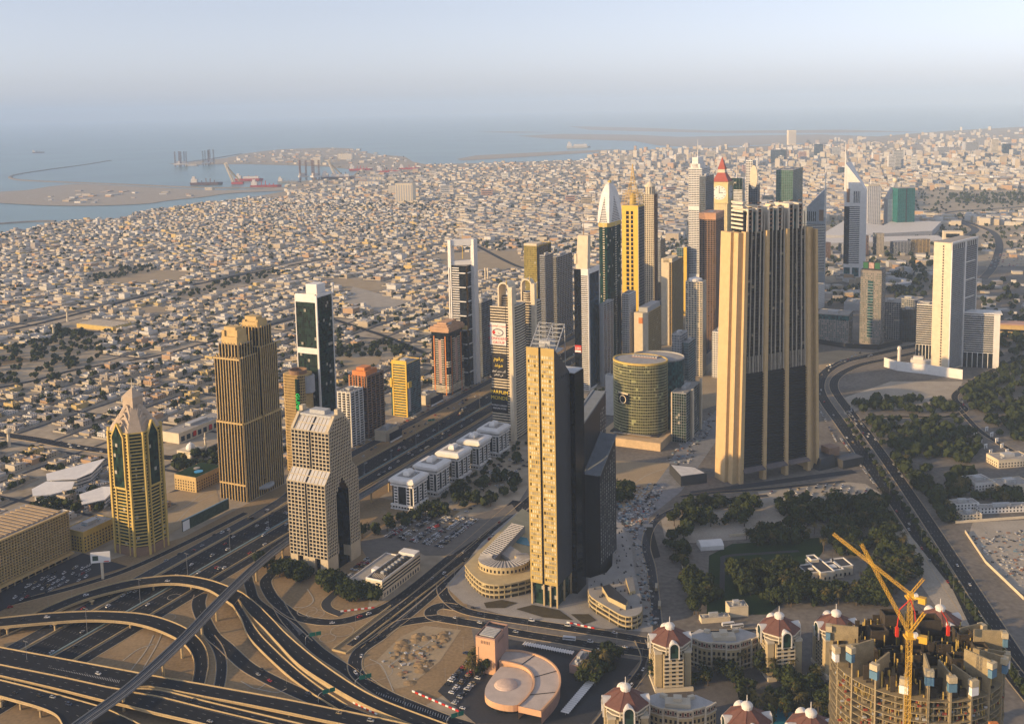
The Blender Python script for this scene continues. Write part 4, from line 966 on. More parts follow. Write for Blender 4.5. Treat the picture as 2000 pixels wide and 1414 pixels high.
# ---------------------------------------------------------------- low white building by the avenue
def low_white():
    th=thing('low_white_office','long low white office with striped windows and rooftop cooling units','office',ST(782,-523),ROAD_A,mark='the long low white office')
    b=68.0;a=18.0;h=17.0
    core(th,-a,0,0,b,0,h,M_cream,'wall');q=MB();E=rect_faces(-a,0,0,b)['E'][:3];S=rect_faces(-a,0,0,b)['S'][:3]
    for z in (7.6,10.8,14): q.face(E,.0,b,z,z+1.4,-.1,.12);q.face(S,11,16,z,z+1.2,-.1,.12)
    q.build('strip_window',G_black,th);q=MB()
    for i in range(14): q.face(E,3+i*4.6,5.2+i*4.6,1.2,4.6,-.1,.14)
    q.build('window',G_grey,th,'stuff');core(th,-a-20,-a-.02,-2,b-2,0,11.5,M_cream,'annex_wall',M_roofg)
    q=MB();q.box(-a-20,-a,-2.4,-2,0,12.6);q.box(-a-20.4,-a-20,-2,b-2,0,12.6);q.box(-a-20,-a,b-2.4,b-2,11.5,12.6);q.box(-a-7,-a-.1,20,27,11.5,17);q.build('annex_parapet',M_whiteb,th)
    q=MB();q.box(-a,0,0,.5,h,h+1.6);q.box(-.5,0,.5,b,h,h+1.6);q.box(-a,-a+.5,.5,b,h,h+1.6);q.box(-a,0,b-10,b,h,h+3.2);q.build('parapet',M_whiteb,th);q=MB();q.box(-a+.5,-.5,.5,b-10,h,h+.1);q.build('roof',mat('dark_roof',(.12,.10,.085),.9),th)
    for i in range(7):
        for j in range(3):
            q=MB();x=-a+2.5+j*4.6;y=14+i*6;q.box(x,x+3.6,y,y+3.2,h+.1,h+2.2);q.lathe((x+1.8,y+1.6),[(1.2,h+2.2),(1.2,h+2.7),(.1,h+2.6)],8);q.build('cooling_unit',M_dark if j != 1 else M_plant,th)
    q=MB()
    for i in range(8): q.tube((-a+3+i*1.7,6,h+.1),(-a+3+i*1.7,11,h+1.6),.35,k=5)
    q.build('vent_pipe',M_cream,th)
low_white()
# ---------------------------------------------------------------- tall golden gridded twin (hotel under completion) with podiums
def sky_twin():
    loc=G(1090,1189);th=thing('tall_golden_slab_tower','tall golden slab tower split by a dark slot, on slender columns','tower',loc,ROAD_A,mark='the tall golden slab tower')
    a,b=27.0,34.0;h=ZT(loc,682);zb=21.0;F_=rect_faces(-a,0,0,b)
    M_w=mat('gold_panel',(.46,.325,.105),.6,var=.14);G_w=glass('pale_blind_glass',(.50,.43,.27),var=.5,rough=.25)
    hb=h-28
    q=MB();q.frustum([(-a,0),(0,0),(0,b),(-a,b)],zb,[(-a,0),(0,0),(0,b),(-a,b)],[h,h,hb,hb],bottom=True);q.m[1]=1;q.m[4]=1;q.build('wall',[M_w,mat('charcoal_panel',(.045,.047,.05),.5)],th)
    q=MB();q.box(-a*.52-.9,-a*.52+.9,-.35,.3,zb,h+.5);q.build('dark_slot',G_black,th)
    n=50;q=MB();fr=MB();e=MB()
    S=F_['S'][:3];E=F_['E'][:3];fh=(h-zb-9)/n
    for i in range(n):
        z=zb+3+i*fh
        for (c0,c1) in ((.05,.42),(.54,.97)):
            wv=(c1-c0)*a
            for k in range(5):
                u=a*c0+wv*k/5+.35;q.face(S,u,u+wv/5-.75,z+.4,z+fh-1.1,-.1,.22 if (k % 2) else .1,0 if (k*7+i*3) % 9 else 1)
        fr.face(S,a*.03,a*.45,z-.5,z+.2,-.1,.42);fr.face(S,a*.53,a*.99,z-.5,z+.2,-.1,.42)
        if z < hb: 
            for k in range(9): u=b*k/9+.8;e.face(E,u,u+1.2,z+.4,z+fh-1.0,-.1,.2)
    q.build('window',[G_w,glass('gold_dark_glass',(.10,.08,.03))],th,'stuff');fr.build('floor_line',M_gold,th,'stuff');e.build('side_window',G_grey,th,'stuff')
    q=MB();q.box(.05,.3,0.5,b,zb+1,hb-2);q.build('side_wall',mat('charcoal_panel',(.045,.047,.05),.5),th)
    q=MB()
    for x in (-a+1,-a*.52,-a*.28,-1): 
        for y in (1,b*.5,b-1): q.box(x-.7,x+.7,y-.7,y+.7,0,zb)
    q.build('column',M_conc,th,'stuff');q=MB();q.box(-a+2,-2,3,b-2,0,zb-.1);q.build('lobby_glass',G_green,th)
    q=MB();Z0=h-4
    q.box(-a*.55,5,b,b+22,0,h-30);q.build('rear_wing',mat('charcoal_panel'),th) if False else q.build('rear_wing',G_black,th)
    q=MB();q.box(-a*.5,4,b+1,b+21,h-30,h-29);q.build('roof',mat('white_roof',(.55,.55,.54),.8),th)
    tr=MB()
    P=lambda x,y,z: Vector((x,y,z))
    for x in (-a*.95,-a*.45,-.5):
        tr.tube(P(x,6,h-2),P(x,26,h+17),.6,k=4);tr.tube(P(x,26,h-20),P(x,26,h+17),.45,k=4)
    for k in range(7):
        y=6+20*k/6;z=h-2+19*k/6;tr.tube(P(-a*.95,y,z),P(-.5,y,z),.4,k=4)
        if k < 6: tr.tube(P(-a*.95,y,z),P(-.5,y+3.3,z+3.2),.3,k=4)
    tr.build('roof_truss',M_steel,th);q=MB();q.box(-a*.9,-2,8,26,h-6,h-4.5);q.box(-a*.7,-a*.3,10,22,h-4.5,h+4);q.build('roof_plant',M_plant,th)
    # lower dark wing with raking roofs
    t2=thing('raked_dark_wing','black tower wing with dotted windows and long raking roof beams','tower',ST(900,-352),ROAD_A,mark='the raked black wing')
    L=62.0
    za,zb2=ZT(ST(902,-358),928),ZT(ST(946,-356),850);zc,zd=ZT(ST(904,-376),826),ZT(ST(962,-376),766)
    m2=mat('black_panel',(.018,.019,.021),.45,var=.3)
    def wedge(x0,x1,y0,y1,zlo,zhi,nm): q=MB();q.frustum([(x0,y0),(x1,y0),(x1,y1),(x0,y1)],0,[(x0,y0),(x1,y0),(x1,y1),(x0,y1)],[zlo,zlo,zhi,zhi]);q.build(nm,m2,t2);return q
    wedge(-16,0,0,44,za,zb2,'front_wing');wedge(-30,-16.02,2,60,zc,zd,'upper_wing')
    for (x0,x1,y0,y1,zl,zh) in ((-16.6,.8,-1,45,za,zb2),(-30.6,-15.9,1,61,zc,zd)):
        A=Vector(((x0+x1)/2,y0,zl+1));B=Vector(((x0+x1)/2,y1,zh+2));d=(B-A)/2;n=d.cross(Vector((1,0,0))).normalized();q=MB()
        for xx in (x0+1,x1-1): q.obox(((xx),(A.y+B.y)/2,(A.z+B.z)/2),(1.0,0,0),d,n*.9)
        q.obox(((x0+x1)/2,(A.y+B.y)/2,(A.z+B.z)/2-.4),((x1-x0)/2-2,0,0),d,n*.35);q.build('raking_beam',mat('blue_grey_steel',(.16,.18,.20),.5),t2)
    q=MB();E=((0,0),(0,1),(1,0))
    for k in range(8):
        u=2+k*5.2;top=za+(zb2-za)*(u/44)-6
        for i in range(int((top-14)/3.7)): q.face(E,u,u+1.3,15+i*3.7,17.3+i*3.7,-.1,.15)
    E=((-16,44),(0,1),(1,0))
    for k in range(4):
        u=1+k*4;top=zc+(zd-zc)*((44+u)/60)-8
        for i in range(int((top-14)/3.7)): q.face(E,u,u+1.3,15+i*3.7,17.3+i*3.7,-.1,.15)
    q.build('window',glass('lit_dots',(.30,.30,.28),var=.6),t2,'stuff')
    # podium to the left: curved colonnaded terrace
    pod=thing('curved_podium','curved sandstone podium with ribbed crescent roof and pool deck','podium',G(965,1150),0,mark='the curved podium')
    o=Vector(pod.location);z1=14.0
    edge=smooth([G(*p,z1)-o for p in ((910,1103),(925,1122),(948,1138),(985,1140),(1037,1128),(1060,1110),(1060,1040),(1040,1010),(1020,995))],4)
    edge=[Vector((p.x,p.y,0)) for p in edge]
    M_pd=mat('sandstone',(.48,.38,.20),.75,var=.2)
    q=MB();q.prism([(p.x,p.y) for p in edge],0,z1-.2);q.build('wall',G_gold,pod)
    for z in (4.6,9.4,z1): 
        q=MB();c=sum(edge,Vector())/len(edge);q.prism([((p.x-c.x)*1.025+c.x,(p.y-c.y)*1.025+c.y) for p in edge],z-1.1,z+.4,bottom=True);q.build('terrace_band',M_pd if z < z1 else [M_pd,M_pave],pod)
        if z == z1: pod.children[-1].data.polygons[-2].material_index=1
    q=MB()
    for p in edge[::1]: q.tube((p.x*1.0,p.y,0),(p.x,p.y,z1-1),.5,k=6)
    q.build('column',M_pd,pod,'stuff')
    # crescent: ring wall with windows and ribbed roof
    cc=G(985,1097,18)-o;R1,R0=25.0,12.0;z2=z1+7.5
    ring=MB();rib=MB();win=MB();N=26;a0,a1=R(150),R(395)
    for i in range(N):
        t0=a0+(a1-a0)*i/N;t1=a0+(a1-a0)*(i+1)/N
        f=lambda r,t: (cc.x+r*math.cos(t)*1.0,cc.y+r*math.sin(t)*.85)
        A,B,C,D=f(R1,t0),f(R1,t1),f(R0,t1),f(R0,t0)
        ring.quad((*A,z1+.2),(*B,z1+.2),(*B,z2),(*A,z2));ring.quad((*C,z1+.2),(*D,z1+.2),(*D,z2),(*C,z2));ring.quad((*A,z2),(*B,z2),(*C,z2+1.5),(*D,z2+1.5),1)
        d=Vector((D[0]-A[0],D[1]-A[1],1.5));m=Vector(((A[0]+D[0])/2,(A[1]+D[1])/2,z2+1.0));rib.obox(m,d/2,d.cross(Vector((0,0,1))).normalized()*.35,(0,0,.3))
        mm=((A[0]+B[0])/2,(A[1]+B[1])/2);n=Vector((math.cos((t0+t1)/2),math.sin((t0+t1)/2),0));win.obox((mm[0],mm[1],z1+3.2),n*.25,Vector((-n.y,n.x,0))*.8,(0,0,1.3))
    ring.build('crescent',[M_pd,mat('ribbed_roof',(.30,.29,.28),.7)],pod);rib.build('roof_rib',mat('ribbed_roof_light',(.5,.48,.46),.6),pod,'stuff');win.build('window',G_black,pod,'stuff')
    A,B,C,D=[G(*p,z1+8)-o for p in ((937,1082),(1000,1020),(1025,1026),(962,1094))]
    q=MB();q.frustum([(A.x,A.y),(D.x,D.y),(C.x,C.y),(B.x,B.y)],z1,[(A.x,A.y),(D.x,D.y),(C.x,C.y),(B.x,B.y)],z1+7.4);q.build('pergola_roof',mat('ribbed_roof'),pod)
    q=MB()
    for i in range(22):
        t=(i+.5)/22;m=(A.lerp(B,t)+D.lerp(C,t))/2;d=(D.lerp(C,t)-A.lerp(B,t))/2;q.obox((m.x,m.y,z1+7.7),d,(B-A).normalized()*.35,(0,0,.3))
    q.build('roof_rib',mat('ribbed_roof_light'),pod,'stuff')
    sheet('pool',[p-o for p in PX((1003,1044),(1030,1050),(1036,1066),(1018,1062),(1000,1056),z=z1+1)],M_pool,z1+.75,pod)
    A,B,C,D=[G(*p,z1+5)-o for p in ((973,1078),(992,1062),(1030,1086),(1008,1097))]
    q=MB();q.prism([(A.x,A.y),(D.x,D.y),(C.x,C.y),(B.x,B.y)],z1,z1+5);q.build('pavilion',M_pave,pod)
    # podium to the right
    pr=thing('wedge_podium','wedge shaped podium with rounded end and skylit roof under construction','podium',G(1215,1215),0,mark='the wedge podium')
    o=Vector(pr.location);z1=13.0
    edge=[G(*p,z1)-o for p in ((1149,1150),(1155,1165),(1190,1187),(1215,1201),(1234,1203),(1249,1197),(1254,1185),(1248,1150),(1238,1110),(1230,1060),(1205,1020),(1190,1020),(1196,1105),(1150,1130))]
    edge=smooth([Vector((p.x,p.y,0)) for p in edge],3);c=sum(edge,Vector())/len(edge)
    sc_=lambda k: [((p.x-c.x)*k+c.x,(p.y-c.y)*k+c.y) for p in edge]
    q=MB();q.prism(sc_(.985),0,z1-.3);q.build('wall',G_gold,pr)
    for z in (4.4,8.8,z1):
        q=MB();q.prism(sc_(1.01),z-1.0,z+.3,mi=0,mt=1,bottom=True);q.build('terrace_band',[M_pd,M_pave],pr)
    q=MB()
    for p in edge[::2]: q.tube((p.x,p.y,0),(p.x,p.y,z1-1),.45,k=6)
    q.build('column',M_pd,pr,'stuff')
    r=random.Random(11);q=MB();tmp=sc_(.93)
    for _ in range(120):
        x=r.uniform(min(p[0] for p in tmp),max(p[0] for p in tmp));y=r.uniform(min(p[1] for p in tmp),max(p[1] for p in tmp))
        if inside(x,y,tmp): s=r.uniform(.5,1.6);q.box(x,x+s,y,y+s*1.4,z1+.3,z1+r.uniform(.7,1.8))
    q.build('roof_clutter',M_dark,pr,'stuff')
    for pts,zz,m,nm in ((((1176,1145),(1190,1140),(1226,1172),(1222,1182),(1188,1165)),4.5,M_dark,'roof_pavilion'),(((1222,1128),(1236,1126),(1241,1152),(1230,1156)),3.5,M_dconc,'plant_room')):
        q=MB();pp=[G(*p,z1+zz)-o for p in pts];q.prism([(p.x,p.y) for p in reversed(pp)],z1,z1+zz,mi=0,mt=1);q.build(nm,[M_pd,m],pr)
sky_twin()
# ---------------------------------------------------------------- oval glass building
def oval():
    loc=ST(1340,-460);th=thing('oval_glass_tower','oval green glass building with a clipped sloping roof and ring emblem','tower',loc,ROAD_A,mark='the oval glass building')
    hf,hb_=ZT(ST(1300,-455),713),ZT(ST(1380,-470),670)
    rx,ry=37.0,30.0;N=40;zb=12.0
    P=[(rx*math.cos(2*math.pi*i/N),ry*math.sin(2*math.pi*i/N)-8) for i in range(N)]
    ztop=[hf+(hb_-hf)*max(0,min(1,(y+ry+8)/(2*ry))) for x,y in P];ztop=[hf]*N
    q=MB();q.prism(P,zb,hf,mt=1);q.build('glass_wall',[G_olive,mat('grey_roof',(.33,.32,.31),.85)],th)
    q=MB();n=stories(hf-zb,4.0)
    for i in range(n+1):
        z=zb+(hf-zb)*i/n
        for j in range(N):
            A,B=P[j],P[(j+1) % N];k=1.012;q.quad((A[0]*k,A[1]*k,z-.35),(B[0]*k,B[1]*k,z-.35),(B[0]*k,B[1]*k,z+.35),(A[0]*k,A[1]*k,z+.35));q.quad((A[0]*k,A[1]*k,z+.35),(B[0]*k,B[1]*k,z+.35),(B[0],B[1],z+.35),(A[0],A[1],z+.35))
    q.build('floor_band',mat('olive_frame',(.42,.40,.22),.5),th,'stuff');q=MB()
    for i in range(96): t=2*math.pi*i/96;x,y=rx*1.012*math.cos(t),ry*1.012*math.sin(t)-8;q.tube((x,y,zb),(x,y,hf),.14,k=4)
    q.build('mullion',mat('olive_frame'),th,'stuff')
    q=MB();q.lathe((0,0),[(1,0)],3) if False else None
    for j in range(N):
        A,B=P[j],P[(j+1) % N];k=1.02;q.quad((A[0]*k,A[1]*k,hf-1.6),(B[0]*k,B[1]*k,hf-1.6),(B[0]*k,B[1]*k,hf+1.2),(A[0]*k,A[1]*k,hf+1.2));q.quad((A[0]*k,A[1]*k,hf+1.2),(B[0]*k,B[1]*k,hf+1.2),(B[0]*.97,B[1]*.97,hf+1.2),(A[0]*.97,A[1]*.97,hf+1.2));q.quad((A[0]*.97,A[1]*.97,hf+1.2),(B[0]*.97,B[1]*.97,hf+1.2),(B[0]*.97,B[1]*.97,hf),(A[0]*.97,A[1]*.97,hf))
    q.build('roof_rim',M_gold,th)
    q=MB();q.box(-16,20,2,15,hf-.5,hf+.6);w=q.build('roof_well',M_pink,th);q=MB()
    for i in range(9): q.box(-15+i*4,-12.4+i*4,3.5,7,hf+.6,hf+2.4);q.box(-15+i*4,-12.4+i*4,9,13,hf+.6,hf+2.0)
    q.build('roof_unit',M_plant,w)
    # second shell behind
    q=MB();P2=[(x*.98+14,y*.98+34) for x,y in P];q.prism(P2,8,hf-3,mt=1);q.build('rear_wing',[G_teal,mat('grey_roof')],th);q=MB()
    for j in range(N):
        A,B=P2[j],P2[(j+1) % N];q.quad((*A,hf-4),(*B,hf-4),(*B,hf-1),(*A,hf-1));q.quad((*B,hf-1),(*A,hf-1),((A[0]-14)*.98+14,(A[1]-34)*.98+34,hf-1),((B[0]-14)*.98+14,(B[1]-34)*.98+34,hf-1))
    q.build('rear_rim',M_grey,th)
    # emblem on the front
    t=R(-112);n=Vector((math.cos(t),math.sin(t),0));u=Vector((-n.y,n.x,0));c=Vector((rx*math.cos(t),ry*math.sin(t)-8,hf*.555))+n*.8
    q=MB();q.obox(c,u*8.6,n*.6,(0,0,7.4));e=q.build('emblem_panel',G_black,th);q=MB()
    for i in range(24):
        t0=2*math.pi*i/24;t1=2*math.pi*(i+1)/24;f=lambda r,tt: c+n*1.0+u*(r*math.cos(tt)-.5)+Vector((0,0,r*math.sin(tt)-1.2));q.quad(f(4.6,t0),f(4.6,t1),f(5.7,t1),f(5.7,t0))
    q.build('ring',M_cream,e);q=MB();q.obox(c+n*.7+Vector((0,0,7)),u*8.6,n*.3,(0,0,.8));q.build('panel_frame',M_cream,e)
    q=MB();q.box(-46,44,-58,34,0,11);q.build('base_wall',mat('ochre_wall',(.58,.42,.24),.8),th);q=MB();q.box(-34,34,-36,30,11,13);q.build('base_deck',M_dark,th)
    q=MB()
    for i in range(8): q.obox((-24+i*6.6,-41,13.4),(2.9,0,0),(0,3.2,-.5),(0,.1,.3))
    q.build('canopy_panel',M_roofg,th,'stuff')
oval()
# ---------------------------------------------------------------- very tall finned tower
def finned_giant():
    A=G(1445,945);B=G(1597,915);d=(B-A);W_=d.length;ang=math.atan2(d.y,d.x)
    th=thing('finned_skyscraper','very tall dark skyscraper framed by four sandy concrete fins and flaring end walls','skyscraper',A,ang,mark='the very tall finned skyscraper')
    zf=ZT(A,456);zt=ZT(A,412);D=30.0;M_cn=mat('sandy_concrete',(.55,.385,.19),.8,var=.15,fine=.8)
    tp=lambda x,z: x+(W_/2-4-x)*.115*(z/zf)*(1 if True else 0)          # taper towards the top
    def quadprism(x0,x1,y0,y1,z0,z1,mi,q): q.frustum([(tp(x0,z0),y0),(tp(x1,z0),y0),(tp(x1,z0),y1),(tp(x0,z0),y1)],z0,[(tp(x0,z1),y0),(tp(x1,z1),y0),(tp(x1,z1),y1),(tp(x0,z1),y1)],z1,mi,bottom=True)
    zl=ZT(A,733);xr=W_-14;M_trimg=mat('fin_white',(.60,.53,.42),.6);mat('dark_spandrel',(.05,.04,.03),.5,var=.5,scale=.6)
    fx=[1.5,xr*.345,xr*.665,xr]
    q=MB();quadprism(2,xr-.5,4,D,16,zf,0,q);q.build('glass_wall',glass('giant_glass',(.012,.012,.013),light=.03,lightcol=(.34,.29,.2)),th)
    for i,x in enumerate(fx):
        w=2.3 if 0 < i < 3 else 2.6;q=MB();quadprism(x-w,x+w,-1.5,7,0,zf+1,0,q);q.build('concrete_fin',M_cn,th)
    # end walls
    for nm,x0,x1,y0,y1 in (('end_wall',-9,-1.2,3,D-6),('end_wall',xr+3.0,W_-2.5,4,D)):
        q=MB();quadprism(x0,x1,y0,y1,0,zf,0,q);q.build(nm,M_cn,th)
    q=MB();quadprism(-13.5,-9.02,12,D+2,0,zf,0,q);q.build('rear_blade',M_cn,th);q=MB();quadprism(W_-2.48,W_+1.5,-1,D,0,zf-2,0,q);q.build('rear_blade',M_cn,th)
    # thin white fins on the upper half, dark louvres below
    tf=MB();lv=MB();pan=MB();ledge=MB();rr=random.Random(5)
    for i in range(3):
        xa,xb=fx[i]+3,fx[i+1]-3;w=xb-xa
        for k in (0.0,.28,.52,.80,1.0):
            x=xa+w*k;quadprism(x-.35,x+.35,2.2,4.2,zl,zt-6,0,tf)
        n=stories(zf-zl,3.8)
        for j in range(n):
            z=zl+(zf-zl)*j/n
            quadprism(xa+.5,xb-.5,3.8,4.1,z,z+.8,0,pan)
            for k0,k1 in ((0,.28),(.52,.80)):
                if rr.random() < .5: quadprism(xa+w*k0+.6,xa+w*k1-.6,3.5,4.1,z+1.0,z+1.9,0,pan)
        m=36
        for j in range(m):
            z=18+(zl-18)*j/m;quadprism(xa-.6,xb+.6,.6,4.1,z,z+1.2,0,lv);quadprism(xa-.6,xb+.6,2.8,4.1,z+1.2,z+(zl-18)/m,0,lv)
        for j in range(12): x=xa+w*j/11;quadprism(x-.14,x+.14,2.8,4.1,zl,zl+20,0,tf)
        q=MB();q.frustum([(xa-1,-6),(xb+1,-6),(xb+1,3),(xa-1,3)],[14,14,18,18],[(xa-1,-6),(xb+1,-6),(xb+1,3),(xa-1,3)],[15,15,19,19],bottom=True);q.build('canopy',mat('canopy_metal',(.14,.12,.12),.6),th)
        # crown boxes
        for (c0,c1) in ((.02,.3),(.56,.84)):
            x0=tp(xa+w*c0,zf);x1=tp(xa+w*c1,zf);q=MB();zz=zt+(3 if i == 2 else 0)
            q.box(x0,x0+1.1,1.5,D,zf,zz);q.box(x1-1.1,x1,1.5,D,zf,zz);q.box(x0,x1,1.5,D,zz,zz+1.2)
            q.build('crown_frame',M_trimg,th);q=MB()
            for j in range(7): q.box(x0+1.1,x1-1.1,2,3,zf+3+j*5,zf+4.6+j*5)
            q.build('crown_spandrel',M_brown,th)
            q=MB();q.box(x0+1.1,x1-1.1,3,D-1,zf,zz-.1);q.build('crown_glass',G_dark,th)
        q=MB();q.box(tp(xa+w*.32,zf),tp(xa+w*.54,zf),5,D-2,zf,zt-3);q.build('crown_glass',G_teal,th)
    q=MB()
    for j in range(7): q.box(tp(3,zf)-2.4,tp(3,zf)+2,6,D-1,zf+3+j*5,zf+5.4+j*5)
    q.build('crown_balcony',M_trimg,th);q=MB();q.box(tp(3,zf)-1,tp(5,zf),4,D-1,zf,zt-2);q.build('crown_glass',G_dark,th)
    tf.build('thin_white_fin',M_trimg,th,'stuff');lv.build('louvre',mat('black_panel'),th,'stuff');pan.build('spandrel',mat('dark_spandrel',(.045,.038,.03),.5,var=.5,scale=.6),th,'stuff')
    q=MB()
    for x in (tp(20,zf),tp(50,zf),tp(80,zf)): q.box(x,x+7,12,22,zt,zt+4)
    q.build('roof_plant',M_cream,th)
    # low plinth buildings at its foot
    pl=thing('dark_plinth_building','low dark wedge building at the foot of the very tall finned skyscraper','building',G(1330,950),ang)
    q=MB();q.frustum([(0,0),(34,-4),(34,22),(12,44)],0,[(0,0),(34,-4),(34,22),(12,44)],12);q.build('wall',mat('charcoal_panel',(.045,.047,.05),.5),pl);q=MB();q.prism([(2,2),(32,-2),(32,20),(12,40)],12,12.2);q.build('roof',mat('white_roof',(.55,.55,.54)),pl)
    pl=thing('brown_plinth_building','low brown folded building beside the boulevard at the skyscraper foot','building',G(1600,920),ang)
    q=MB();q.frustum([(0,0),(30,2),(34,40),(0,60)],0,[(4,2),(28,4),(32,38),(4,56)],14);q.build('wall',mat('charcoal_panel'),pl);q=MB();q.box(24,40,10,26,0,22);q.build('stair_tower',M_brown,pl);q=MB();q.box(30,62,-8,10,0,11);q.build('annex',mat('charcoal_panel'),pl)
    b_=sheet('forecourt',[A+Vector(p) for p in ((-60,-34,0),(150,28,0),(146,40,0),(-64,-22,0))],M_asph2)
finned_giant()
# ================================================================ right-hand side: hotel group, offices, far landmark towers
def free_tower(name,label,cat,A,B,depth,h,mark=None):
    """box with its front edge from ground point A (left) to B (right)"""
    d=B-A;ang=math.atan2(d.y,d.x);th=thing(name,label,cat,A,ang,mark=mark);return th,d.length
def white_hotel():
    A=G(1820,722);th=thing('white_slab_hotel','tall white slab hotel with dotted slot windows and gridded side','hotel',G(1851,728),-R(51),mark='the tall white slab hotel')
    a,b=29.0,104.0;h=ZT(th.location,475)
    # frame: local x axis runs along the broad side seen on the right; here -X face is narrow
    th.rotation_euler=(0,0,-R(45.5));F_=rect_faces(-a,0,0,b)
    core(th,-a,0,0,b,0,h,M_cream,'wall',M_roofg)
    q=MB();S=F_['S'][:3];E=F_['E'][:3];n=stories(h,4.6)
    for i in range(n-2): q.face(S,a*.52,a*.60,6+i*4.6,8.6+i*4.6,-.1,.12)
    q.build('slot_window',G_dark,th,'stuff');core(th,-1,.3,2,b-2,4,h-4,G_dark,'side_glass')
    q=MB();m=stories(h,3.6)
    q.grid(((.3,2),(0,1),(1,0)),b*.48,4,h-12,16,m,.5,.9,.7);q.grid(((.3,b*.55),(0,1),(1,0)),b*.43,4,h-12,14,m,.3,.9,.5)
    q.build('side_grid',M_grey,th,'stuff');q=MB();q.face(E,b*.49,b*.54,0,h+1,-.2,1.8);q.face(E,0,1.8,0,h+1,-.2,1.6);q.face(E,b-1.8,b,0,h+1,-.2,1.6);q.face(E,0,b,h-1.8,h+1.2,-.2,1.9)
    for i in range(4): q.face(E,b*.54,b*.9,h*(.4+.14*i),h*(.4+.14*i)+1.4,-.2,2.2)
    for i in range(14): q.face(E,b*i/14,b*i/14+1,h-12,h-1.8,-.2,1.4)
    q.build('side_frame',M_whiteb,th)
    # wings
    for nm,lab,px,w,d,py,base in (('left_wing','banded hotel wing left of the tall white slab hotel',(1788,700),32,30,595,'S'),('right_wing','banded hotel wing right of the tall white slab hotel with white end wall',(1878,716),48,30,615,'S')):
        g=G(*px);t2=thing('hotel_wing',lab,'hotel',g,-R(26) if nm == 'left_wing' else -R(20));hh=ZT(g,py);core(t2,0,w,0,d,0,hh,G_dark,roof=M_roofg);q=MB();FF=rect_faces(0,w,0,d)
        for k in 'SE':
            o,u,nn,L=FF[k];nst=stories(hh-26,3.8)
            for i in range(nst+1): z=26+(hh-26)*i/nst;q.face((o,u,nn),0,L,z-.6,z+.6,-.2,.7)
            for i in range(7): q.face((o,u,nn),L*i/6-.5 if i else 0,L*i/6+.5 if i < 6 else L,0,26,-.2,.7)
        q.build('white_band',M_whiteb,t2,'stuff');roofkit(t2,0,w,0,d,hh,M_whiteb)
        if nm == 'right_wing': 
            q=MB();q.box(w-.5,w+9,-.8,d,0,hh+3);q.build('end_wall',M_whiteb,t2);q=MB();q.box(-4,w+12,-2,d+2,hh+3,hh+4.5);q.build('roof_slab',M_whiteb,t2)
    # long white garden wall
    pts=[G(*p) for p in ((1727,716),(1752,724),(1812,731),(1880,741))];w=thing('white_garden_wall','long white blank wall in front of the white slab hotel','wall',pts[0]);q=MB();wall_line(q,[p-pts[0] for p in pts],16,1.5);q.build('wall',M_whiteb,w)
    mn=thing('round_minaret','slim white round tower with dark cap beside the curving boulevard','minaret',G(1756,705));q=MB();q.lathe((0,0),[(3,0),(2.6,20),(3.6,20.5),(3.6,23),(2.8,23.2),(2.8,25.5),(.1,26.5)],12);q.build('shaft',M_whiteb,mn)
    t3=thing('white_terrace_block','low white terraced block beside the white slab hotel','building',G(1778,712),-R(26));q=MB();q.box(0,36,0,14,0,9);q.box(4,20,3,12,9,14);q.build('wall',M_whiteb,t3)
white_hotel()
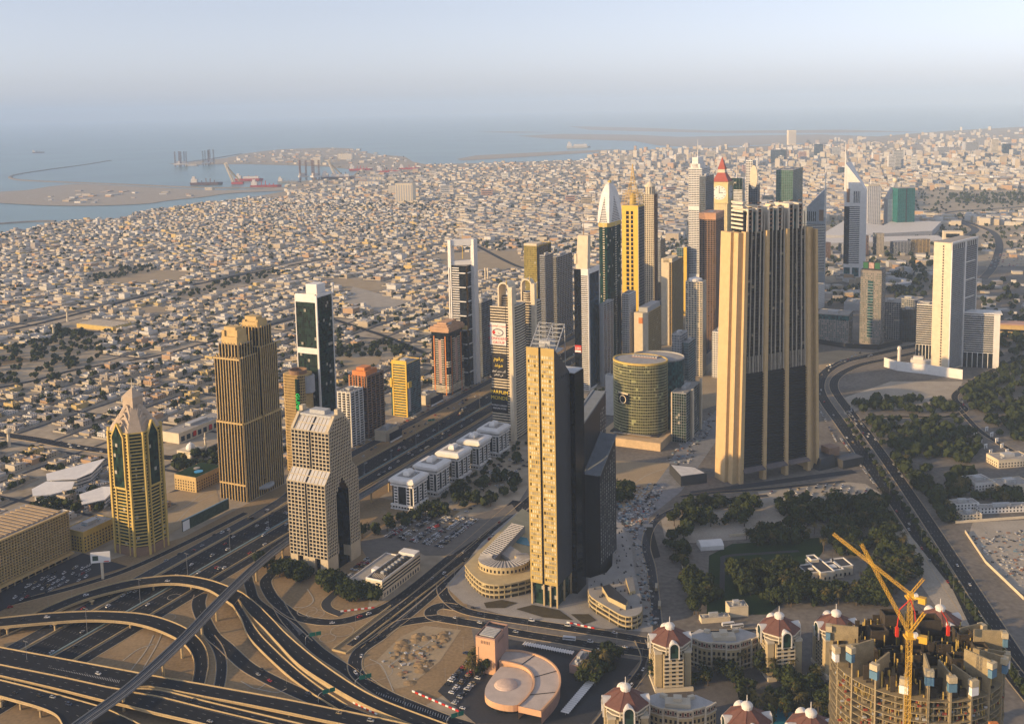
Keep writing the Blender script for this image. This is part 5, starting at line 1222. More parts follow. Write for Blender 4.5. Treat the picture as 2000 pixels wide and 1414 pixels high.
def dotted_office():
    A,B=G(1678,672),G(1719,676);th,w=free_tower('dotted_office_tower','grey office tower with scattered small windows and dark roof screen','tower',A,B,30,0,'the dotted grey office tower')
    h=ZT(A,527);core(th,0,w,0,34,0,h,mat('taupe_stone',(.25,.225,.20),.8),'wall',M_roofg);q=MB();r=random.Random(2);F_=rect_faces(0,w,0,34)
    for k in 'SE':
        o,u,nn,L=F_[k];n=stories(h,3.9)
        for i in range(1,n-1):
            for j in range(14):
                if k == 'S' and 4.5 < j < 8.6 and n*.1 < i < n*.86: continue
                if r.random() < .72: q.face((o,u,nn),L*j/14+.5,L*j/14+1.7,h*i/n,h*i/n+2,-.1,.12)
    q.build('window',G_teal,th,'stuff');q=MB();S=F_['S'][:3]
    q.face(S,w*.36,w*.62,h*.1,h*.86,-.1,.5);q.build('window_bay',G_teal,th);q=MB()
    for i in range(20): z=h*.1+h*.76*i/20;q.face(S,w*.35,w*.63,z,z+.9,-.1,1.4)
    q.build('bay_ledge',M_grey,th);q=MB();q.box(1,w-1,1,33,h,h+2);q.box(4,w-4,3,4,h+2,h+15);q.build('roof_screen',M_dark,th)
    q=MB();q.box(w*.38,w*.62,2.2,2.9,h+3,h+14);q.build('poster',mat('poster_mixed',(.45,.3,.27),.6,var=.7,scale=.25),th);q=MB();q.box(4,w*.34,2.3,2.9,h+3,h+14);q.box(w*.66,w-4,2.3,2.9,h+3,h+14);q.build('poster_side',mat('poster_green',(.02,.12,.05),.6),th)
    # low glass office beside the sand lot, with black base
    A,B=G(1594,668),G(1657,673);th,w=free_tower('low_glass_office','low dark glass office with grey dotted front behind the sand lot','office',A,B,40,0,'the low dark glass office');h=ZT(A,612)
    core(th,0,w,0,45,0,h,mat('taupe_stone'),'wall',mat('white_roof'));q=MB();F_=rect_faces(0,w,0,45);r=random.Random(4)
    for k in 'SE':
        o,u,nn,L=F_[k];n=stories(h,4)
        for i in range(1,n-2):
            for j in range(int(L/3.2)):
                if r.random() < .78: q.face((o,u,nn),j*3.2+.5,j*3.2+2.3,h*i/n,h*i/n+2.2,-.1,.12)
        q.face((o,u,nn),0,L,h*.82,h-1.4,-.1,.3)
    q.build('window',G_teal,th,'stuff');roofkit(th,0,w,0,45,h,M_grey)
    A=G(1590,668);wl=thing('black_hoarding','long black hoarding with pale posts along the sand lot','fence',A);q=MB();pts=[A+Vector((0,-12,0)),G(1650,680)+Vector((0,0,0)),G(1716,683),G(1762,672)];wall_line(q,[p-A for p in pts],9,.6);q.build('panel',mat('black_panel'),wl)
    for i in range(7): g=pts[0].lerp(pts[2],.08+i*.13)-A;q=MB();q.box(g.x-.5,g.x+.5,g.y-1.2,g.y-.5,0,7);q.build('post',M_whiteb,wl)
    # more office blocks around
    for nm,lab,pa,pb,dep,py,m,fm in (('stepped_grey_office','grey stepped office with cluttered roof right of the dotted tower',(1722,662),(1758,664),40,590,G_grey,M_grey),('tall_grey_office','grey office block behind the hotel left wing',(1748,640),(1790,645),36,583,G_grey,M_grey),('dark_blue_office','dark blue office block beside the hotel left wing',(1762,668),(1788,668),22,606,G_blue,M_dark),
                                             ('gate_office','pale office with louvred top left of the dotted tower',(1592,606),(1610,600),30,560,M_whiteb,M_grey),('flat_grey_hall','flat grey hall with stepped roof left of the dotted tower',(1648,606),(1680,608),60,592,M_grey,M_grey)):
        A,B=G(*pa),G(*pb);th,w=free_tower(nm,lab,'office',A,B,dep,0);h=ZT(A,py);core(th,0,w,0,dep,0,h,m,roof=M_roofg);facade(th,0,w,0,dep,0,h,fm,'SE',max(3,int(w/4)),max(3,int(dep/4)),stories(h,4),.7,1.0,.4);roofkit(th,0,w,0,dep,h,fm)
    th=thing('ring_building','low round building with a curved grey roof among trees','building',G(1735,556));q=MB();q.lathe((0,0),[(52,0),(52,9),(54,9),(54,10),(36,11),(34,10.5),(34,2),(.1,1.5)],32);q.build('ring_wall',M_grey,th)
    th=thing('square_arch_office','stepped stone office with dark square portal beyond the white slab hotel','office',G(1838,500),-R(15));q=MB();q.box(0,70,0,40,0,40);q.box(6,58,4,36,40,70);q.build('wall',M_cream,th);q=MB();q.box(12,48,3.6,4.2,52,64);q.box(10,56,-.4,.1,14,30);q.build('portal_glass',G_dark,th)
    th=thing('sunlit_low_block','long low block with sunlit end right of the hotel','building',G(1935,655),-R(20));q=MB();q.box(0,75,0,30,0,22);q.build('wall',M_beige,th);q=MB();q.box(-2,77,-2,32,22,24);q.build('roof',M_pink,th);q=MB();q.box(0,75,-.4,.1,9,13);q.build('window',G_dark,th)
dotted_office()
# ---------------------------------------------------------------- triangular-topped twin towers
def blade_tower(name,label,base,top_py,spire_py,wpx,mark,flip=1):
    A=G(*base);h=ZT(A,top_py);hs=ZT(A,spire_py);w=wpx*A.length/FPX
    th=thing(name,label,'tower',A,-R(24),mark=mark);D=w*1.0
    # triangle plan, clipped: right front wall white, left part dark bands
    P=[(-w/2,0),(w/2,0),(w/2-.1*w,D),(-w/2+.2*w,D*.8)]
    slope=h*.235
    tops=[h,h-slope,h-slope,h] if flip > 0 else [h-slope,h,h,h-slope]
    q=MB();q.frustum(P,0,P,tops);q.build('wall',M_whiteb if flip > 0 else mat('silver_cladding',(.36,.40,.44),.45,metal=.3),th)
    S=((-w/2,0),(1,0),(0,-1));q=MB();n=44;z0,z1=h*.14,h*.63
    x0,x1=(.0,.72) if flip > 0 else (.02,.98)
    q.face(S,w*x0,w*x1,z0,z1,-.1,.3);q.build('glass_wall',G_dark,th);q=MB()
    for i in range(30): z=z0+(z1-z0)*i/30;q.face(S,w*(x0+.24 if flip > 0 else x0),w*x1,z,z+(z1-z0)/60,-.1,.8)
    q.build('white_band',M_whiteb,th,'stuff');q=MB()
    for i in range(5): u=w*((.42 if flip > 0 else .2)+i*.085);q.face(S,u,u+w*.04,h*.66,h*.76,-.1,.35)
    q.build('slot_window',G_dark,th);q=MB();q.face(S,w*.1 if flip > 0 else w*.72,w*.24 if flip > 0 else w*.92,h*.665,h*.78,-.1,.4);q.build('dark_notch',M_brown,th)
    if flip > 0: q=MB();q.face(S,w*.70,w,h*.0,h*.765,-.1,.5);q.face(S,0,w,h*.64,h*.66,-.1,.55);q.build('white_edge',M_whiteb,th)
    for (u0,u1) in ((.02,.3),(.4,.72)): q=MB();q.face(S,w*u0,w*u1,0,h*.11,-.1,.4);q.build('base_glass',G_teal,th)
    sx=-w/2+1.2 if flip > 0 else w/2-1.2
    q=MB();q.frustum([(sx-3,-.5),(sx+3,-.5),(sx+3,5),(sx-3,5)],h*.7,[(sx-1.4,-.5),(sx+1.4,-.5),(sx+1.4,3),(sx-1.4,3)],h);q.tube((sx,1,h),(sx,1,hs),1.6,.5);q.build('spire',M_whiteb,th)
blade_tower('blade_top_tower','white banded tower with a sharp triangular top and tall spire',(1668,548),318,278,40,'the white triangular topped tower',1)
blade_tower('silver_blade_tower','silver tower with triangular top and spire behind the finned skyscraper',(1588,556),368,322,42,'the silver triangular topped tower',-1)
def trade_tower():
    A=G(1706,446);th=thing('white_lattice_tower','white lattice office tower with a mast beside the triangular topped tower','tower',A,R(10));w=26*A.length/FPX;h=ZT(A,364);core(th,-w/2,w/2,0,w,0,h,mat('pale_recess',(.30,.30,.31),.7),'wall',M_roofg);facade(th,-w/2,w/2,0,w,0,h,M_whiteb,'SE',7,7,32,1.6,1.3,1.2)
    q=MB();q.box(-w/2+4,w/2-4,4,w-4,h,h+6);q.build('roof_house',M_cream,th);q=MB();q.tube((0,w/2,h+6),(0,w/2,ZT(A,345)),1.5,.4);q.build('mast',M_whiteb,th)
    A=G(1733,444);th=thing('teal_glass_block','teal glass block beside a grey banded slab topped by a ball','tower',G(1752,446),R(6),mark='the teal glass block');w=33*A.length/FPX;h=ZT(A,367);core(th,0,w,0,w*.8,0,h,glass('sea_glass',(.015,.12,.11),var=.3,light=.0),roof=M_roofg);facade(th,0,w,0,w*.8,0,h,mat('teal_frame',(.05,.16,.16),.5),'SE',10,10,26,.4,.5,.4);q=MB();q.face(((0,0),(1,0),(0,-1)),w*.48,w*.53,0,h,-.1,1);q.build('dark_seam',M_dark,th)
    t2=thing('ball_top_slab','grey banded slab tapering up to a ball, left of the teal block','tower',A,R(6));w2=19*A.length/FPX;h2=ZT(A,360);q=MB();q.frustum([(0,0),(w2,0),(w2,30),(0,30)],0,[(0,0),(w2,0),(w2,30),(0,30)],h2*.66);q.frustum([(1,0),(w2,0),(w2,30),(1,30)],h2*.66,[(w2*.75,4),(w2,4),(w2,20),(w2*.75,20)],h2*1.02);q.build('wall',M_grey,t2);q=MB()
    for i in range(22): z=h2*.66*i/22;q.face(((0,0),(1,0),(0,-1)),1,w2-2,z,z+2,-.1,.5)
    q.build('white_band',M_whiteb,t2,'stuff');q=MB();hb=h2*1.02;q.lathe((w2*.86,12),[(2,hb),(7,hb+4),(9,hb+10),(7,hb+16),(.5,hb+18)],12);q.build('ball',M_cream,t2)
    th=thing('exhibition_hall','vast pale flat-roofed exhibition halls below the triangular topped tower','hall',G(1640,470));o=Vector(th.location)
    for pts,z in ((((1602,470),(1700,472),(1740,452),(1650,440)),18),(((1690,470),(1820,463),(1838,444),(1745,441)),20),(((1600,484),(1850,478),(1830,468),(1610,474)),14)):
        q=MB();P=[G(*p)-o for p in pts];q.prism([(p.x,p.y) for p in P],0,z,mt=1);q.build('hall',[M_grey,mat('pale_roof',(.62,.58,.52),.8)],th)
    for i in range(6):
        A=G(1610+i*34,505-i*2);t3=thing('mid_rise_block',['brown banded mid-rise block below the triangular topped tower','pale narrow mid-rise block near the exhibition halls','tall brown mid-rise pair near the exhibition halls','cream turreted mid-rise block near the exhibition halls','grey low mid-rise block near the exhibition halls','long beige mid-rise block near the exhibition halls'][i],'building',A,R(8),group='mid-rise blocks by the exhibition halls');w=[12,10,18,14,32,36][i]*A.length/FPX;h=[46,40,60,64,36,40][i];m=[M_brown,M_whiteb,M_brown,M_cream,M_grey,M_beige][i];core(t3,0,w,0,24,0,h,G_grey,roof=M_roofg);facade(t3,0,w,0,24,0,h,m,'SE',5,5,stories(h,3.6),1.4,1.4,.6)
trade_tower()
# ---------------------------------------------------------------- cluster beyond the skyscraper
def clock_tower():
    A=ST(2060,-612);p,a,b,h=foot(-612,(1420,478),1390,1430)
    th=thing('clock_tower','cream clock tower with red spire roof and clock face','tower',p,ROAD_A,mark='the clock tower');hs=ZT(p,398);hc=ZT(p,356);hr=ZT(p,308)
    core(th,-a,0,0,b,0,hs,M_cream,'wall');facade(th,-a,0,0,b,0,hs,mat('yellow_cream',(.66,.54,.26),.75),'SE',7,7,stories(hs,4.2),2.2,1.8,.6);core(th,-a+.2,-.2,.2,b-.2,1,hs-1,G_dark,'window_wall')
    q=MB();q.box(-a-2,2,-2,b+2,hs,hc);q.box(-a-3,3,-3,b+3,hs+1,hs+3);q.box(-a-3,3,-3,b+3,hc-3,hc);cb=q.build('clock_stage',mat('yellow_cream'),th)
    for o,u,n in (((-a/2,-2),(1,0),(0,-1)),((2,b/2),(0,1),(1,0))):
        U=Vector((*u,0));N=Vector((*n,0));c=Vector((*o,(hs+hc)/2))+N*.3;r=(hc-hs)*.33;q=MB()
        q.poly([c+U*(r*math.cos(2*math.pi*i/24))+Vector((0,0,r*math.sin(2*math.pi*i/24))) for i in range(24)]);f=q.build('clock_face',M_whiteb,cb)
        q=MB()
        for i in range(12): t=2*math.pi*i/12;q.obox(c+N*.2+U*(r*.82*math.cos(t))+Vector((0,0,r*.82*math.sin(t))),U*.9,N*.1,(0,0,.9))
        q.obox(c+N*.3+U*r*.25,U*r*.3,N*.1,(0,0,.6));q.obox(c+N*.3+Vector((0,0,r*.3)),U*.5,N*.1,(0,0,r*.4));q.build('clock_hand',M_dark,th)
    cx,cy=-a/2,b/2;sq=lambda r: [(cx-r,cy-r),(cx+r,cy-r),(cx+r,cy+r),(cx-r,cy+r)];H=hr-hc;w=a/2+1
    q=MB();q.frustum(sq(w),hc,sq(w*.45),hc+H*.36);q.build('red_roof',mat('red_roof_tile',(.36,.08,.05),.7),th);q=MB();q.prism(sq(w*.42),hc+H*.36,hc+H*.5);q.build('lantern',M_cream,th);q=MB();q.frustum(sq(w*.46),hc+H*.5,sq(.3),hr);q.build('spire',mat('red_roof_tile'),th)
clock_tower()
for i,(nm,lab,t,F,L,Rb,m,fm,nx,mw,sh,dep) in enumerate((
    ('brown_slab_tower','brown gridded slab tower with flat copper top left of the skyscraper',-500,(1398,420),1366,1414,G_dark,M_brown,6,1.0,1.0,.6),
    ('white_step_tower','white banded tower with stepped shoulders and dark glass strips left of the clock tower',-612,(1371,330),1345,1386,G_blue,M_whiteb,5,.4,2.0,.9),
    ('blue_round_tower','blue glass tower just behind the white stepped tower',-560,(1378,345),1366,1394,G_blue,M_steel,5,.4,.5,.4),
    ('striped_wave_tower','white wavy striped tower right of the clock tower',-612,(1450,350),1420,1454,G_green,M_whiteb,5,.3,2.0,1.0),
    ('pale_edge_tower','pale slim tower beside the oval topped tower',-560,(1470,315),1457,1476,G_blue,M_whiteb,3,1.0,1.6,.7),
    ('oval_top_tower','blue tower with a white oval shield top',-480,(1480,362),1462,1484,G_blue,M_steel,4,.3,.4,.3),
    ('green_glass_slab','wide green glass slab behind the skyscraper',-480,(1549,333),1516,1568,glass('leaf_glass',(.05,.12,.09),var=.3),M_steel,8,.3,.4,.3),
    ('beige_stepped_tower','beige tower with stepped white top left of the brown slab tower',-585,(1312,513),1292,1334,G_dark,M_beige,4,1.6,.5,.6),
    ('cream_hotel_block','cream hotel with arched roof and vertical fins left of the skyscraper',-470,(1372,552),1339,1379,G_grey,M_cream,6,1.1,1.2,.6),
    ('sandy_slab_hotel','sandy slab hotel with a square sign and lit roof garden',-560,(1262,614),1239,1291,G_green,M_beige,5,1.2,.6,.5),
    ('white_wave_tower','white tower with wavy balconies beside the golden lattice tower',-590,(1228,575),1215,1241,G_dark,M_whiteb,4,.3,1.5,1.0),
    ('grey_grid_tower','grey gridded tower behind the sandy slab hotel',-640,(1302,590),1283,1312,G_grey,M_grey,5,.8,.8,.5),
    ('yellow_green_tower','slim tower with a yellow lit edge beyond the beige stepped tower',-640,(1341,485),1322,1352,G_teal,M_steel,4,.4,.5,.4),
    ('grey_slim_tower','slim grey tower beside the dome capped tower',-700,(1290,470),1284,1299,G_blue,M_grey,4,.5,.8,.5),
    ('dark_mid_tower','dark tower low between the lattice tower and the beige tower',-660,(1275,560),1256,1290,G_dark,M_dark,5,.4,.6,.4),
    ('grey_office_slab','grey office slab by the avenue beyond the oval glass building',-440,(1330,655),1312,1342,G_grey,M_grey,6,.9,.9,.5),
    ('teal_office_cube','teal glass office cube by the avenue',-430,(1345,670),1335,1358,G_teal,M_steel,5,.4,.5,.3),
    ('white_grid_block','white gridded block partly behind the skyscraper wall',-440,(1407,650),1391,1420,G_dark,M_whiteb,5,1.2,1.2,.6))):
    th,a,b,h=tower(nm,lab,t,F,L,Rb);core(th,-a,0,0,b,0,h,m,roof=M_roofg);facade(th,-a,0,0,b,0,h,fm,'SE',nx,max(4,int(b/5)),stories(h,3.8),mw,sh,dep);roofkit(th,-a,0,0,b,h,fm)
    if nm == 'brown_slab_tower': q=MB();q.box(-a-.5,.5,-.9,b+.5,h-9,h+3);q.build('copper_top',mat('copper_panel',(.50,.27,.15),.6),th)
    if nm == 'sandy_slab_hotel':
        q=MB();q.box(-a-.2,1,-1.4,8,0,h+2);q.build('end_wall',M_cream,th);q=MB();q.box(-a*.62,-a*.25,-1.8,-1.3,h-16,h-6);q.build('square_sign',M_orange,th);q=MB();q.box(-a*.8,-1,10,b-2,h+.2,h+9);q.build('roof_garden',M_plant,th)
    if nm == 'beige_stepped_tower': q=MB();q.box(-a-.2,-a*.25,-1.2,6,0,h+7);q.box(-a*.8,1,-1.2,b*.5,h,h+8);q.build('pale_shaft',M_cream,th)
    if nm == 'white_step_tower':
        for j,(x0,x1,z0) in enumerate(((-a*.85,-a*.15,10),(-a*.75,-a*.3,24))): q=MB();q.box(x0,x1,1,b*.7,h,h+z0);q.build('roof_step',M_whiteb,th)
        q=MB();q.tube((-a*.35,4,h+20),(-a*.35,4,h+62),1.1,.3);q.build('mast',M_whiteb,th)
        for z in (.25,.72): q=MB();q.box(-a-.6,.6,-1.6,0,h*z,h*z+9);q.build('white_belt',M_whiteb,th)
    if nm == 'striped_wave_tower': q=MB();q.box(-a,0,-1,0,h-26,h+2);q.build('framed_glass',G_green,th);q=MB();q.tube((-a*.4,5,h),(-a*.4,5,h+34),1.2,.4);q.build('mast',M_whiteb,th)
    if nm == 'oval_top_tower':
        q=MB();q.poly([(-a*.45+a*.42*math.cos(2*math.pi*i/20),-1.2,h+16+24*math.sin(2*math.pi*i/20)) for i in range(20)]);q.poly([(-a*.45+a*.42*math.cos(-2*math.pi*i/20),4,h+16+24*math.sin(-2*math.pi*i/20)) for i in range(20)])
        for i in range(20):
            f=lambda k,y: (-a*.45+a*.42*math.cos(2*math.pi*k/20),y,h+16+24*math.sin(2*math.pi*k/20));q.quad(f(i,-1.2),f(i,4),f(i+1,4),f(i+1,-1.2))
        q.build('oval_shield',M_cream,th)
    if nm == 'yellow_green_tower': q=MB();q.box(-a*.3,.5,-.8,.4,0,h+2);q.build('yellow_edge',M_yel,th)
    if nm == 'cream_hotel_block': q=MB();q.lathe((-a/2,b*.35),[(a*.36,h),(a*.4,h+2),(a*.4,h+5),(.1,h+8)],16);q.build('round_top',M_whiteb,th)
# dark green cube office and blank white block near the oval building
th,a,b,h=glass_box('green_cube_office','dark green glass cube office with pale end fins by the dug up road',-395,(1340,770),1313,1367,G_green,M_steel,6,8,None,.3,.4,.3,True,'office')
q=MB();q.box(-a-1.5,-a,-1,b,0,h+1);q.box(0,3,b*.3,b*.42,0,h+1);q.box(.2,3.2,b-3,b,0,h+6);q.build('end_fin',M_cream,th)
th,a,b,h=glass_box('blank_white_block','small blank white block left of the oval glass building',-530,(1196,735),1182,1200,M_whiteb,M_whiteb,2,2,None,.3,.3,.1,True,'building')
# ================================================================ domed apartment towers, curved blocks, building site, cranes
M_apt=mat('apartment_render',(.44,.35,.20),.8,var=.2);M_tile=mat('maroon_tile',(.16,.075,.055),.8,var=.35,scale=.4,fine=2.5,bump=.3);M_trim=mat('cream_trim',(.55,.48,.36),.7,var=.12);M_mar=mat('maroon_render',(.17,.055,.04),.8,var=.2)
M_shell=mat('white_shell',(.66,.62,.56),.6,var=.1)
def domed_tower_mesh():
    th=thing('domed_apartment_tower','x y z w','apartment tower',(0,0,0),0,group='apartment towers with maroon octagonal domes')
    H=36.0;r=15.0;oc=lambda k,a0=R(22.5): [(k*math.cos(a0+i*math.pi/4),k*math.sin(a0+i*math.pi/4)) for i in range(8)]
    q=MB();q.box(-13,13,-11,11,0,H-6);q.box(-8,8,-14,14,0,H-5.9);q.prism(oc(12.5),H-6,H);q.build('wall',M_apt,th)
    w=MB();tr=MB()
    for (F,L) in ((((-13,-11),(1,0),(0,-1)),5),(((8,-11),(1,0),(0,-1)),5),(((-13,11),(0,-1),(-1,0)),22),(((13,-11),(0,1),(1,0)),22)):
        n=2 if L < 10 else 7
        for i in range(9):
            for k in range(n): u=L*(k+.5)/n;w.face(F,u-.75,u+.75,2.2+i*3.2,4.1+i*3.2,-.1,.1);tr.face(F,u-1.0,u+1.0,1.9+i*3.2,2.2+i*3.2,-.1,.25)
    F=((-8,-14),(1,0),(0,-1))
    for i in range(9):
        for k in range(3): u=16*(k+.5)/3;w.face(F,u-1.5,u+1.5,1.6+i*3.2,4.0+i*3.2,-.1,.1)
        tr.face(F,.6,15.4,1.0+i*3.2,1.9+i*3.2,-.1,1.3)
    w.build('window',G_dark,th,'stuff');tr.build('balcony',M_trim,th,'stuff')
    q=MB()
    for sx in (-1,1):
        for sy in (-1,1): q=MB();q.box(sx*11.5-3,sx*11.5+3,sy*9.5-3,sy*9.5+3,H-6.2,H-4.4);q.box(sx*11.5-2.6,sx*11.5+2.6,sy*9.5-2.6,sy*9.5+2.6,0,H-6.2,1);q.build('corner_bay',[M_trim,M_apt],th)
    q=MB()
    for (x,y) in oc(15.2): q.tube((x,y,H-6),(x,y,H),.45,k=6)
    q.build('roof_column',M_trim,th,'stuff');q=MB();q.lathe((0,0),[(13.2,H-3.6),(15.4,H-3.6),(15.4,H-2.6),(13.2,H-2.6)],16);q.build('gallery_rail',M_trim,th)
    q=MB();q.frustum(oc(17.0),H-.1,oc(16.8),H+.9,bottom=True);q.build('eave',M_trim,th)
    q=MB();q.frustum(oc(16.6),H+.9,oc(3.4),H+8.6);rf=q.build('roof',M_tile,th);q=MB()
    for i in range(8):
        t=R(22.5)+i*math.pi/4;a=Vector((16.6*math.cos(t),16.6*math.sin(t),H+1.0));b=Vector((3.4*math.cos(t),3.4*math.sin(t),H+8.75));q.tube(a,b,.16,k=4)
    q.build('hip_ridge',M_mar,rf)
    q=MB();q.lathe((0,0),[(3.6,H+8),(3.6,H+10.2),(4.1,H+10.3),(4.0,H+10.9),(3.2,H+12),(1.6,H+12.9),(.3,H+13.2),(.25,H+18)],16);q.build('cupola',M_shell,th)
    for k in range(4):       # arched shell dormers
        t=-math.pi/2+k*math.pi/2;n=Vector((math.cos(t),math.sin(t),0));u=Vector((-n.y,n.x,0));q=MB();g=MB();N=8;wd=4.2
        rows=[]
        for (d,sc_,dz) in ((16.6,1.0,0),(13.6,.92,.2),(10.0,.55,1.6),(8.2,.1,3.0)):
            rows.append([n*d+u*(wd*sc_*math.cos(math.pi*i/N))+Vector((0,0,H+dz+4.6*sc_*math.sin(math.pi*i/N))) for i in range(N+1)])
        for a,b in zip(rows,rows[1:]):
            for i in range(N): q.quad(a[i],a[i+1],b[i+1],b[i])
        inner=[n*16.6+u*(wd*.78*math.cos(math.pi*i/N))+Vector((0,0,H+3.6*math.sin(math.pi*i/N))) for i in range(N+1)]
        for i in range(N): q.quad(rows[0][i],inner[i],inner[i+1],rows[0][i+1])
        for sg in (-1,1): q.obox(n*16.2+u*(sg*wd*.89)+Vector((0,0,H-4.5)),u*(wd*.11),n*.5,(0,0,4.5))
        q.build('arched_dormer',M_shell,th);g.poly([p-n*.3 for p in inner]+[n*16.3-u*(wd*.78)+Vector((0,0,H-8)),n*16.3+u*(wd*.78)+Vector((0,0,H-8))]);g.build('arched_window',G_green,th)
    q=MB();q.box(-15,15,-16,-13.99,0,3.2);q.box(-15,-13.01,-13.99,13,0,3.2);q.build('plinth',M_trim,th)
    return th
D0=domed_tower_mesh()
spots=[((117,782),'maroon domed apartment tower nearest the wedge podium'),((206,795),'maroon domed apartment tower left of the pair behind the curved block'),((252,797),'maroon domed apartment tower right of the pair, beside the building site'),
         ((337,802),'maroon domed apartment tower behind the building site beside the boulevard'),((73,696),'maroon domed apartment tower at the bottom edge left of the curved blocks'),((152.5,670),'maroon domed apartment tower low at the bottom edge between curved block and pool'),((193,660),'maroon domed apartment tower cut by the bottom edge left of the building site')]
for i,((x,y),lab) in enumerate(spots):
    o=D0 if i == 0 else copy_tree(D0);o.location=(x,y,0);o.rotation_euler=(0,0,R([4,8,8,10,2,6,8][i]));o['label']=lab;LAND.append((['the dome by the podium','the middle dome','the dome by the building site','the far dome','the bottom edge dome','the low dome','the cut dome'][i],x,y))
def curved_block(name,label,c,R0,R1,a0,a1,h,rot=0):
    th=thing(name,label,'apartment block',(c[0],c[1],0),rot,mark='the '+' '.join(label.split()[:3]));N=18;q=MB();w=MB();mar=MB();tr=MB();rf=MB();wf=MB()
    f=lambda r,t,z: (r*math.cos(t),r*math.sin(t),z)
    for i in range(N):
        t0=a0+(a1-a0)*i/N;t1=a0+(a1-a0)*(i+1)/N
        k=i//3 % 2;r1=R1+(1.2 if k else 0)
        q.quad(f(r1,t0,0),f(r1,t1,0),f(r1,t1,h-4),f(r1,t0,h-4));mar.quad(f(r1,t0,h-4),f(r1,t1,h-4),f(r1-.4,t1,h),f(r1-.4,t0,h));q.quad(f(R0,t1,0),f(R0,t0,0),f(R0,t0,h),f(R0,t1,h))
        rf.quad(f(R0,t0,h),f(r1-.4,t0,h),f(r1-.4,t1,h),f(R0,t1,h))
        tm=(t0+t1)/2;n=Vector((math.cos(tm),math.sin(tm),0));u=Vector((-n.y,n.x,0));hw=(R1*(a1-a0)/N)/2
        for z in (3,7,11,15.5): w.obox(n*(r1+.05)+Vector((0,0,z)),u*hw*.5,n*.12,(0,0,1.3))
        w.obox(n*(r1-.1)+Vector((0,0,h-2)),u*hw*.4,n*.25,(0,0,.9));wf.obox(n*(r1-.12)+Vector((0,0,h-2)),u*hw*.6,n*.2,(0,0,1.3))
        if i % 3 == 0: q.quad(f(R1,t0,0),f(R1+1.2,t0,0),f(R1+1.2,t0,h-4),f(R1,t0,h-4));tr.obox(Vector(f(R1+.9,t0,h/2)),n*.7,u*.5,(0,0,h/2+.8))
        tr.obox(n*(r1+.3)+Vector((0,0,h-4.2)),u*hw,n*.7,(0,0,.4));tr.obox(n*(r1)+Vector((0,0,h+.5)),u*hw,n*.5,(0,0,.6));tr.obox(n*(r1+.5)+Vector((0,0,5.2)),u*hw,n*.9,(0,0,.35))
    for t in (a0,a1): q.quad(f(R0,t,0),f(R1,t,0),f(R1,t,h),f(R0,t,h))
    q.build('wall',M_apt,th);mar.build('attic_storey',M_mar,th);rf.build('roof',mat('pale_flat_roof',(.42,.41,.39),.85),th);w.build('window',G_dark,th,'stuff');wf.build('window_surround',M_trim,th,'stuff');tr.build('trim',M_trim,th,'stuff')
    am=(a0+a1)/2;n=Vector((math.cos(am),math.sin(am),0));u=Vector((-n.y,n.x,0));q=MB();m=(R0+R1)/2
    q.obox(n*m+Vector((0,0,h+1.6)),u*9,n*4.5,(0,0,1.6));q.obox(n*(m-1)+Vector((0,0,h+4.4)),u*3,n*3,(0,0,1.4));q.build('roof_house',M_trim,th)
    for sg in (-1,1):
        t=am+sg*(a1-a0)*.3;n=Vector((math.cos(t),math.sin(t),0));u=Vector((-n.y,n.x,0));q=MB();q.obox(n*(R0+2)+Vector((0,0,h+1.2)),u*2.5,n*1.5,(0,0,1.2));q.build('stair_head',M_trim,th)
    return th
g=G(1420,1262,24);curved_block('curved_apartment_block','curved cream block with maroon attic between two domed towers',(g.x,g.y+44),22,40,R(222),R(318),24)
g=G(1352,1385,24);curved_block('curved_apartment_block','curved cream block at the bottom edge with cluttered roof',(g.x-6,g.y+30),16,32,R(215),R(325),24,R(-8))
# pool, lawn and planting in the estate
sheet('estate_ground',PX((1230,1420),(1262,1290),(1340,1240),(1500,1232),(1690,1240),(1900,1260),(1900,1440)),mat('estate_paving',(.12,.11,.10),.9,var=.4))
sheet('swimming_pool',PX((1498,1390),(1520,1376),(1545,1384),(1552,1400),(1530,1425),(1500,1425)),M_pool);sheet('tennis_court',PX((1278,1330),(1345,1324),(1352,1342),(1290,1352)),mat('court_green',(.03,.12,.07),.8))
